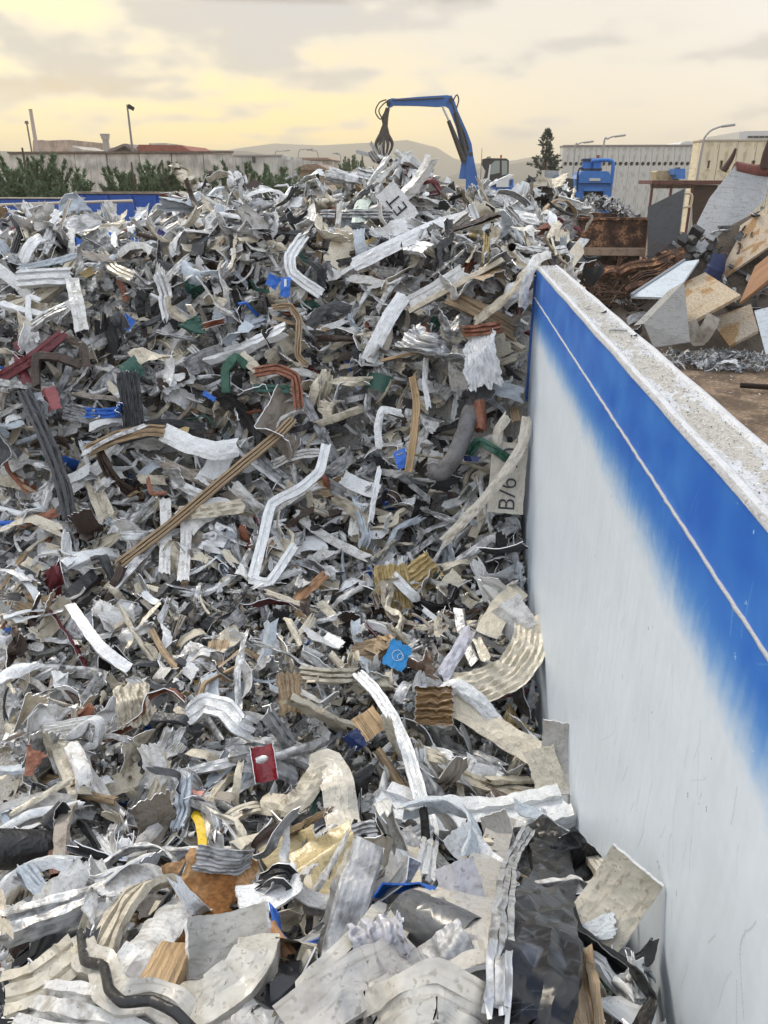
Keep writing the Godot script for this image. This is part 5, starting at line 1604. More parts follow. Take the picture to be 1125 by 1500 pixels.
func build_skip() -> void:
	var rust := mat("rust", Color(0.72, 0.62, 0.55), 0.9, 0.1, "rust", "grit", 0.7, 0.55)
	var rust2 := mat("rust_bright", Color(1.0, 0.85, 0.7), 0.9, 0.1, "rust", "grit", 0.7, 0.9)
	var dk := mat("skip_plate", Color(0.5, 0.42, 0.38), 0.9, 0.1, "rust", "grit", 0.7, 0.55)
	var t := thing("rusty_skip", "rust-brown steel skip with pale worn belt, filled with grey scrap", "skip")
	var p := PackedVector2Array([Vector2(2.869, 2.503), Vector2(4.780, 2.494)])
	var z := -21.0
	var yb := PackedVector2Array([Vector2(2.936, 1.804)])[0].y
	var y2 := PackedVector2Array([Vector2(2.955, 1.606)])[0].y
	box_part("front_plate", Vector3(p[0].x, yb, z - 0.06), Vector3(p[1].x, p[0].y - 0.06, z), rust, t, 0.01)
	box_part("top_rim", Vector3(p[0].x - 0.03, p[0].y - 0.056, z - 0.12), Vector3(p[1].x + 0.02, p[0].y + 0.015, z + 0.05), rust2, t, 0.012)
	box_part("belt", Vector3(p[0].x - 0.02, y2, z - 0.1), Vector3(p[1].x, yb - 0.004, z + 0.08), mat("belt", Color(0.34, 0.25, 0.18), 0.85, 0.0, "grime"), t, 0.012)
	box_part("lower_plate", Vector3(p[0].x, 0.25, z - 0.5), Vector3(p[1].x, y2 - 0.004, z - 0.42), dk, t)
	for k in 3:
		box_part("post", Vector3(p[0].x + 0.62 * k + 0.05, 0.0, z - 0.12), Vector3(p[0].x + 0.62 * k + 0.14, y2 - 0.004, z + 0.02), rust2, t)
	# slanted side with ribs, towards the heap
	var sb := MB.new()
	sb.hexa([Vector3(p[0].x - 0.42, 0.3, z - 3.2), Vector3(p[0].x - 0.02, 0.3, z - 0.1), Vector3(p[0].x + 0.05, 0.3, z - 0.1), Vector3(p[0].x - 0.35, 0.3, z - 3.2), Vector3(p[0].x - 0.42, p[0].y - 0.1, z - 3.2), Vector3(p[0].x - 0.02, p[0].y - 0.1, z - 0.1), Vector3(p[0].x + 0.05, p[0].y - 0.1, z - 0.1), Vector3(p[0].x - 0.35, p[0].y - 0.1, z - 3.2)])
	obj("side_plate", sb.mesh(), rust, t)
	for k in 3:
		var x := p[0].x - 0.10 - 0.12 * k
		var pts := [Vector3(x - 0.28, 0.35, z + 0.12 - 0.05 * k), Vector3(x - 0.02, p[0].y - 0.1, z + 0.1 - 0.05 * k)]
		var rb := MB.new()
		rb.tube(pts, 0.035, 0.035, 4)
		obj("rib", rb.mesh(), rust2, t)
	box_part("back_plate", Vector3(p[0].x - 0.35, 0.3, z - 3.3), Vector3(p[1].x, p[0].y, z - 3.2), rust, t)
	box_part("floor_plate", Vector3(p[0].x - 0.3, 0.28, z - 3.2), Vector3(p[1].x, 0.34, z - 0.1), dk, t)
	# crumpled scrap heaped inside and beside the press
	var rg := RandomNumberGenerator.new()
	rg.seed = 404
	var fill := Node3D.new()
	fill.name = numbered("crushed_scrap")
	add_child(fill)
	tag(fill, "grey crushed scrap heaped in the rusty skip below the press", "scrap", "", "stuff")
	var L := {}
	for q in 420:
		var u := rg.randf()
		var v := rg.randf()
		var x := lerpf(p[0].x - 0.1, p[1].x, u)
		var hgt := p[0].y - 0.15 + 0.62 * sin(PI * clampf(u * 1.05, 0, 1)) * sin(PI * (0.25 + v * 0.5)) * rg.randf_range(0.75, 1.05)
		var kd: String = ["crumpled_sheet", "torn_plate", "crumpled_sheet", "metal_profile"][rg.randi() % 4]
		var k := rg.randi() % int(lib[kd].size())
		if not L.has([kd, k]): L[[kd, k]] = []
		L[[kd, k]].append([Transform3D(lie(rg, Vector3(0, 0.9, 0.45).normalized(), 1.5).scaled_local(Vector3.ONE * rg.randf_range(0.55, 0.95)), Vector3(x, hgt, z - 0.2 - v * 2.2)), [2, 3, 3, 1, 9, 3][rg.randi() % 6]])
	for key in L: multi(fill, "scrap_piece", lib[key[0]][key[1]][0], L[key], "brush")

# height of the junk mound behind the wall: low in front, banked up behind the boards
func mound(x: float, z: float) -> float:
	var back := 1.0 - sm((-z - 22.0) / 4.0)
	var y := 1.1 * sm((x - 4.6) / 2.8) * sm((-z - 16.6) / 3.6) * back
	y += 0.6 * sm((-z - 16.8) / 2.5) * (1.0 - sm((-z - 20.0) / 1.5)) * sm((x - 3.4) / 0.8)
	y += 1.0 * sm((x - 4.5) / 0.9) * sm((-z - 18.6) / 1.3) * back
	return y

func build_yard() -> void:
	var rg := RandomNumberGenerator.new()
	rg.seed = 808
	var galv := mat("galv_sheet", Color(0.30, 0.31, 0.32), 0.5, 0.1, "scuff", "dent", 0.3, 0.35)
	var osb := mat("osb", Color(0.70, 0.62, 0.52), 0.85, 0.0, "board", "grit", 0.4, 0.8)
	var stained := mat("stained_board", Color(0.64, 0.56, 0.44), 0.85, 0.0, "board", "", 0.3, 0.5)
	var rustm := mat("rust", Color(0.72, 0.62, 0.55))
	slab("steel_plate", [Vector3(4.786, 1.371, -20.500), Vector3(5.370, 1.725, -20.200), Vector3(5.342, 3.193, -20.200), Vector3(4.615, 2.778, -20.500)], 0.06, mat("plate_grey", Color(0.095, 0.105, 0.12), 0.6, 0.0, "scuff", "dent", 0.3, 0.6), "dark grey steel plate standing on edge beside the rusty skip", "steel plate")
	# large bent galvanised sheet leaning on the junk
	var big := MB.new()
	var A := Vector3(5.634, 2.269, -20.000)
	var B := Vector3(6.090, 2.024, -19.600)
	var C := Vector3(7.377, 2.950, -20.600)
	var D := Vector3(7.611, 3.462, -21.400)
	var E := Vector3(6.790, 3.692, -21.400)
	var F := Vector3(6.130, 2.974, -20.800)
	var mid := (A + B + C + D + E + F) / 6.0
	var ring := [A, B, C, D, E, F]
	for side in 2:
		for k in 6:
			var o := Vector3(0, 0, -0.03 * side)
			var a: Vector3 = ring[k] - mid + o
			var b: Vector3 = ring[(k + 1) % 6] - mid + o
			if side == 0: big.tri(o + Vector3(0, 0, 0.10), a, b, Vector2.ZERO, Vector2(a.x, a.y), Vector2(b.x, b.y))
			else: big.tri(o + Vector3(0, 0, 0.10), b, a, Vector2.ZERO, Vector2(b.x, b.y), Vector2(a.x, a.y))
	for k in 6:
		var a: Vector3 = ring[k] - mid
		var b: Vector3 = ring[(k + 1) % 6] - mid
		big.quad(a, a + Vector3(0, 0, -0.03), b + Vector3(0, 0, -0.03), b)
	single("galvanised_sheet", big.mesh(), galv, mid, "large bent galvanised sheet leaning high on the junk pile", "sheet metal")
	slab("chipboard_panel", [Vector3(6.139, 1.294, -19.000), Vector3(7.080, 2.159, -18.600), Vector3(7.418, 3.073, -19.600), Vector3(6.314, 2.163, -19.800)], 0.06, osb, "large speckled beige chipboard panel leaning below the galvanised sheet", "panel")
	slab("wooden_board", [Vector3(6.004, 1.000, -17.200), Vector3(6.533, 1.607, -17.000), Vector3(6.879, 2.062, -18.000), Vector3(6.545, 1.648, -18.200)], 0.06, mat("orange_board", Color(0.36, 0.20, 0.11), 0.85, 0.0, "grain", "", 0.3, 0.6), "orange-brown wooden board leaning beside the beige panel", "board")
	slab("framed_panel", [Vector3(3.928, 1.006, -18.000), Vector3(4.671, 1.068, -17.400), Vector3(5.394, 1.763, -18.400), Vector3(5.298, 1.644, -19.200)], 0.05, mat("pale_panel", Color(0.50, 0.56, 0.62), 0.5, 0.0, "scuff", "", 0.3, 0.4), "pale blue-white framed panel lying tilted above the rusty wire", "panel")
	tube_part("panel_edge_bar", [Vector3(3.926, 1.021, -18.000) + Vector3(0, 0.02, 0.03), Vector3(5.295, 1.659, -19.200) + Vector3(0, 0.02, 0.03)], 0.035, 0.035, mat("grey_bar", Color(0.22, 0.24, 0.26), 0.5)).set_meta("label", "grey bar along the upper edge of the pale framed panel")
	get_node("panel_edge_bar").set_meta("category", "bar")
	slab("stained_board", [Vector3(4.727, 0.650, -16.400), Vector3(5.792, 1.245, -16.600), Vector3(5.570, 1.489, -18.400), Vector3(4.788, 1.246, -17.800)], 0.07, stained, "water-stained beige board lying tilted on the junk", "board")
	slab("stained_board", [Vector3(5.533, 0.340, -16.000), Vector3(6.119, 0.611, -16.200), Vector3(6.387, 0.933, -17.600), Vector3(5.460, 0.653, -17.200)], 0.06, mat("stained_board2", Color(0.52, 0.47, 0.40), 0.85, 0.0, "board", "", 0.3, 0.45), "brown-stained pale board lying low behind the silver shreds", "board")
	slab("light_blue_board", [Vector3(5.730, 0.446, -14.600), Vector3(6.028, 0.637, -14.600), Vector3(6.145, 1.248, -15.400), Vector3(5.674, 1.116, -15.400)], 0.05, mat("pale_panel", Color(0.5, 0.56, 0.62)), "light blue panel standing by the silver shreds", "panel")
	# folded grey sheet, like an open tent
	var fs := MB.new()
	var t0 := Vector3(4.640, 1.486, -16.600)
	var t1 := Vector3(4.708, 0.433, -15.800)
	var t2 := Vector3(4.024, 0.313, -15.800)
	var t3 := Vector3(3.811, 0.746, -16.000)
	var t4 := Vector3(4.525, 1.248, -17.200)
	var t5 := Vector3(3.616, 0.702, -16.000)
	var fm := (t0 + t1 + t2 + t3) * 0.25
	for tri in [[t0, t3, t1], [t3, t2, t1], [t0, t4, t3], [t4, t5, t3]]:
		fs.tri(tri[0] - fm, tri[1] - fm, tri[2] - fm, Vector2(tri[0].x, tri[0].y), Vector2(tri[1].x, tri[1].y), Vector2(tri[2].x, tri[2].y))
		var o := Vector3(0.0, -0.02, -0.03)
		fs.tri(tri[0] - fm + o, tri[2] - fm + o, tri[1] - fm + o)
	for e in [[t0, t1], [t1, t2], [t2, t3], [t3, t5]]:
		var o := Vector3(0.0, -0.02, -0.03)
		fs.quad(e[0] - fm, e[0] - fm + o, e[1] - fm + o, e[1] - fm)
	single("folded_sheet", fs.mesh(), mat("folded_grey", Color(0.30, 0.30, 0.29), 0.6, 0.1, "scuff", "dent", 0.4, 0.6), fm, "folded grey metal sheet standing like a tent beside the wall", "sheet metal")
	# curled strip between the boards
	var cp := smooth_pts([Vector3(4.748, 0.780, -16.200), Vector3(4.874, 0.471, -15.900), Vector3(5.047, 0.701, -15.900), Vector3(5.209, 0.894, -16.200)], 5)
	var cu := []
	for q in cp: cu.append(Vector3(0, 0.3, 1))
	var cc: Vector3 = Vector3(4.958, 0.615, -16.000)
	for i in cp.size(): cp[i] -= cc
	single("curled_strip", sweep(cp, cu, section("plain", 0.3, 0.05), 0.02, 0.1, 3, 0.01), mat("grimy_strip", Color(0.28, 0.25, 0.21), 0.7, 0.0, "grime"), cc, "grimy curled metal strip between the two stained boards", "metal strip")
	# silver shreds spilled on the earth
	var sp := Node3D.new()
	sp.name = numbered("silver_shreds")
	add_child(sp)
	tag(sp, "silvery aluminium shreds spilled on the brown earth", "shreds", "", "stuff")
	var g0 := Vector3(5.500, 0.000, -16.047)
	var L := {}
	for q in 520:
		var r := sqrt(rg.randf())
		var a := rg.randf() * TAU
		var kd: String = ["crumpled_sheet", "torn_plate", "bent_strip"][rg.randi() % 3]
		var k := rg.randi() % int(lib[kd].size())
		if not L.has([kd, k]): L[[kd, k]] = []
		var x := g0.x + cos(a) * r * 1.35
		var zz := g0.z + sin(a) * r * 0.85
		L[[kd, k]].append([Transform3D(lie(rg, Vector3.UP, 1.3).scaled_local(Vector3.ONE * rg.randf_range(0.35, 0.7)), Vector3(x, 0.03 + (1.0 - r) * 0.22 * rg.randf(), zz)), [2, 2, 0, 3, 8][rg.randi() % 5]])
	for key in L: multi(sp, "shred", lib[key[0]][key[1]][0], L[key], "brush")
	var lone := [[Vector3(5.373, -0.000, -15.423), "bright white torn plate lying in the silver shreds", 0, 1.3], [Vector3(5.530, -0.000, -17.574), "white crumpled scrap at the edge of the silver shreds", 0, 0.9]]
	for e in lone:
		var o := obj("torn_sheet", lib.crumpled_sheet[3][0], paint(e[2]))
		o.transform = Transform3D(Basis(Vector3(1, 0, 0), 0.6).scaled(Vector3.ONE * e[3]), e[0] + Vector3(0, 0.12, 0))
		tag(o, e[1], "sheet metal")
	var rd := thing("rusty_bar", "short rusty bar lying on the earth beyond the wall", "bar", Vector3(5.461, 0.000, -13.830))
	tube_part("rod", [Vector3(-0.35, 0.05, -0.05), Vector3(0.7, 0.05, 0.18)], 0.05, 0.05, mat("rust_bar", Color(0.13, 0.075, 0.05), 0.9, 0.0, "rust"), rd, 8)
	# chips scattered over the earth
	var chips := Node3D.new()
	chips.name = numbered("scattered_chips")
	add_child(chips)
	tag(chips, "small pale chips scattered over the brown earth", "chips", "", "stuff")
	var cl := []
	for q in 260:
		var p := g0 + Vector3(rg.randfn(0, 2.6), 0.01, rg.randfn(0.8, 1.9))
		if p.x < 1.0: continue
		cl.append([Transform3D(lie(rg, Vector3.UP, 0.4).scaled_local(Vector3.ONE * rg.randf_range(0.06, 0.22)), p), [0, 2, 3, 5][rg.randi() % 4]])
	multi(chips, "chip", lib.torn_plate[4][0], cl, "scuff")
	# rusty wire tangle
	var wt := MB.new()
	var w0 := Vector3(4.352, 0.000, -20.863)
	for q in 230:
		var c := Vector3(rg.randfn(0, 0.42), absf(rg.randfn(0.32, 0.26)), rg.randfn(0, 0.4))
		var pts := []
		var d := Vector3(rg.randfn(0, 1), rg.randfn(0, 0.6), rg.randfn(0, 1)).normalized()
		for i in 7:
			pts.append(c)
			c += d * 0.10
			c.y = maxf(c.y, 0.02)
			d = (d + Vector3(rg.randfn(0, .7), rg.randfn(-0.05, .6), rg.randfn(0, .7))).normalized()
		wt.tube(pts, 0.012, 0.009, 4, false)
	var wtn := single("wire_tangle", wt.mesh(), mat("rust_wire", Color(0.10, 0.055, 0.035), 0.9), w0 + Vector3(0, 0.55, 0.6), "dark rusty tangle of wire heaped beside the grey wall rail", "wire")
	wtn.scale = Vector3(1.25, 1.15, 1.25)
	# earth bank and junk core under the heap on the right
	var hb := MB.new()
	var nx := 36
	for j in nx + 1:
		for i in nx + 1:
			var x := lerpf(3.4, 12.0, float(i) / nx)
			var z := lerpf(-16.2, -26.0, float(j) / nx)
			var y := mound(x, z)
			y += 0.25 * noise.get_noise_2d(x * 60, z * 60) * clampf(y, 0, 1)
			hb.vert(Vector3(x, y - 0.06, z), Vector3.UP, Vector2(x, z))
	for j in nx:
		for i in nx:
			var q := j * (nx + 1) + i
			hb.tri_i(q, q + 1, q + nx + 2); hb.tri_i(q, q + nx + 2, q + nx + 1)
	for j in range(1, nx):
		for i in range(1, nx):
			var q := j * (nx + 1) + i
			hb.n[q] = (hb.v[q + 1] - hb.v[q - 1]).cross(hb.v[q + nx + 1] - hb.v[q - nx - 1]).normalized()
	tag(obj("junk_mound", hb.mesh(), mat("junk", Color(0.09, 0.07, 0.055), 0.9, 0.0, "grime", "grit", 1.0, 0.7)), "dark mound of dirt and junk carrying the boards and sheets", "mound", "", "stuff")
	# loose junk on it: engines, drums, rusty sections
	var junk := [
		["rusty_channel", "bent rusty steel channel on the junk mound below the dark plate", Vector3(3.902, 1.361, -19.600), Vector3(5.064, 1.791, -19.400), "channel", 0.22, 0.12, "rust_bright"],
		["rusty_channel", "rusty steel channel with a pale worn edge above the wire tangle", Vector3(4.163, 1.190, -19.200), Vector3(4.957, 1.630, -19.000), "rail", 0.16, 0.10, "rust"],
		["rusty_channel", "short rusty girder lying against the skip's lower plate", Vector3(3.509, 1.304, -19.800), Vector3(4.282, 1.520, -19.600), "angle", 0.2, 0.2, "rust_bright"],
		["rusty_beam", "thin rusty beam lying along the mound above the framed panel", Vector3(3.988, 1.011, -19.000), Vector3(5.173, 1.404, -19.300), "box", 0.14, 0.10, "rust_bright"]]
	mat("rust_bright", Color(1, 0.85, 0.7), 0.9, 0.1, "rust")
	for e in junk:
		var P := []
		var U := []
		var c: Vector3 = (e[2] + e[3]) * 0.5
		for i in 9:
			P.append(e[2].lerp(e[3], i / 8.0) - c + Vector3(0, 0.05 * sin(i * 0.8), 0))
			U.append(Vector3(0, 0.7, 0.7))
		single(e[0], sweep(P, U, section(e[4], e[5], e[6]), 0.04, 0.12, 9, 0.008), mats[e[7]], c, e[1], "steel section")
	var dr := thing("rusty_drum", "dented rusty drum lying on the mound beside the dark plate", "drum", Vector3(5.205, 1.509, -19.800))
	tube_part("shell", [Vector3(-0.28, -0.05, 0.1), Vector3(-0.1, 0.0, 0.06), Vector3(0.3, 0.1, 0)], 0.36, 0.34, mats["rust_bright"], dr, 16)
	tube_part("hoop", [Vector3(-0.12, -0.02, 0.06), Vector3(-0.08, -0.01, 0.05)], 0.375, 0.375, rustm, dr, 16)
	var en := thing("engine_block", "grey aluminium engine casting on the junk mound below the galvanised sheet", "engine", Vector3(5.753, 1.762, -19.800))
	var eb := MB.new()
	for k in 9:
		eb.cbox(Vector3(rg.randfn(0, .13), rg.randfn(0, .10), rg.randfn(0, .09)), Vector3(rg.randf_range(.18, .4), rg.randf_range(.15, .34), rg.randf_range(.2, .36)), 0.012, Basis.from_euler(Vector3(rg.randf(), rg.randf(), rg.randf())))
	obj("casting", eb.mesh(), mat("cast_alu", Color(0.30, 0.31, 0.32), 0.5, 0.5, "grime", "dent", 0.8, 1.5), en)
	for k in 5:
		var c := Vector3(rg.randfn(0, .3), rg.randfn(0, .2), 0.25)
		tube_part("port", [c, c + Vector3(rg.randfn(0, .1), rg.randfn(0, .1), 0.2)], 0.09, 0.08, mat("press_dark", Color(0.03, 0.032, 0.036)), en, 10)
	var ax := thing("gearbox_casting", "dark oily gearbox casting beside the grey steel plate", "casting", Vector3(5.499, 1.975, -19.800))
	var ab := MB.new()
	for k in 7:
		ab.cbox(Vector3(rg.randfn(0, .09), rg.randfn(0, .15), rg.randfn(0, .09)), Vector3(rg.randf_range(.15, .3), rg.randf_range(.15, .3), rg.randf_range(.2, .3)), 0.012, Basis.from_euler(Vector3(rg.randf(), rg.randf(), rg.randf())))
	obj("casting", ab.mesh(), mat("oily", Color(0.05, 0.05, 0.055), 0.4, 0.3, "grime", "dent", 0.8, 1.5), ax)
	var bd := thing("blue_drum", "crushed dark blue drum wedged beside the beige panel", "drum", Vector3(5.947, 1.533, -19.000))
	tube_part("shell", [Vector3(-0.1, -0.28, 0), Vector3(0.02, 0.0, 0.05), Vector3(0.05, 0.28, 0)], 0.22, 0.17, mat("navy", Color(0.012, 0.03, 0.12), 0.5, 0.0, "scuff"), bd, 14)
	tube_part("hoop", [Vector3(0.0, -0.03, 0.045), Vector3(0.02, 0.02, 0.05)], 0.215, 0.21, mat("navy2", Color(0.02, 0.04, 0.14), 0.5), bd, 14)
	# rusty machine horns at the frame's edge on top
	var hn := thing("rusty_grab_arm", "dark red rusty grab arm sticking up behind the galvanised sheet", "grab", Vector3(7.509, 3.585, -21.500))
	tube_part("arm", smooth_pts([Vector3(-0.7, 0.0, 0), Vector3(-0.15, -0.05, 0), Vector3(0.4, 0.1, 0)], 4), 0.22, 0.16, mat("red_rust", Color(0.16, 0.045, 0.035), 0.8, 0.0, "grime"), hn, 8)
	tube_part("claw", smooth_pts([Vector3(-0.02, 0.05, 0.1), Vector3(-0.04, 0.4, 0.1), Vector3(0.0, 0.75, 0.08)], 4), 0.13, 0.03, mat("dark_rust", Color(0.06, 0.03, 0.025), 0.8), hn, 7)
	tube_part("claw", smooth_pts([Vector3(-0.95, 0.0, 0.0), Vector3(-0.8, 0.28, 0.0), Vector3(-0.74, 0.5, 0.0)], 4), 0.09, 0.03, mat("dark_rust", Color(0.06, 0.03, 0.025)), hn, 7)
	# assorted junk pieces wedged in the mound
	for k in 150:
		var px := rg.randf_range(4.0, 8.4)
		var zz := rg.randf_range(-17.6, -20.8)
		var y := mound(px, zz)
		var kd: String = ["crumpled_sheet", "torn_plate", "metal_profile"][rg.randi() % 3]
		var pi_ := [3, 9, 11, 7, 2, 10, 9, 11][rg.randi() % 8] as int
		var o := obj("junk_piece", lib[kd][rg.randi() % int(lib[kd].size())][0], paint(pi_))
		o.transform = Transform3D(lie(rg, Vector3(0, 0.8, 0.5).normalized(), 1.4).scaled_local(Vector3.ONE * rg.randf_range(0.8, 1.7)), Vector3(px, y + 0.05, zz))
		tag(o, "%s twisted junk piece wedged in the dark mound" % PAINTS[pi_][0], "scrap piece", "%s junk pieces on the dark mound" % PAINTS[pi_][0])

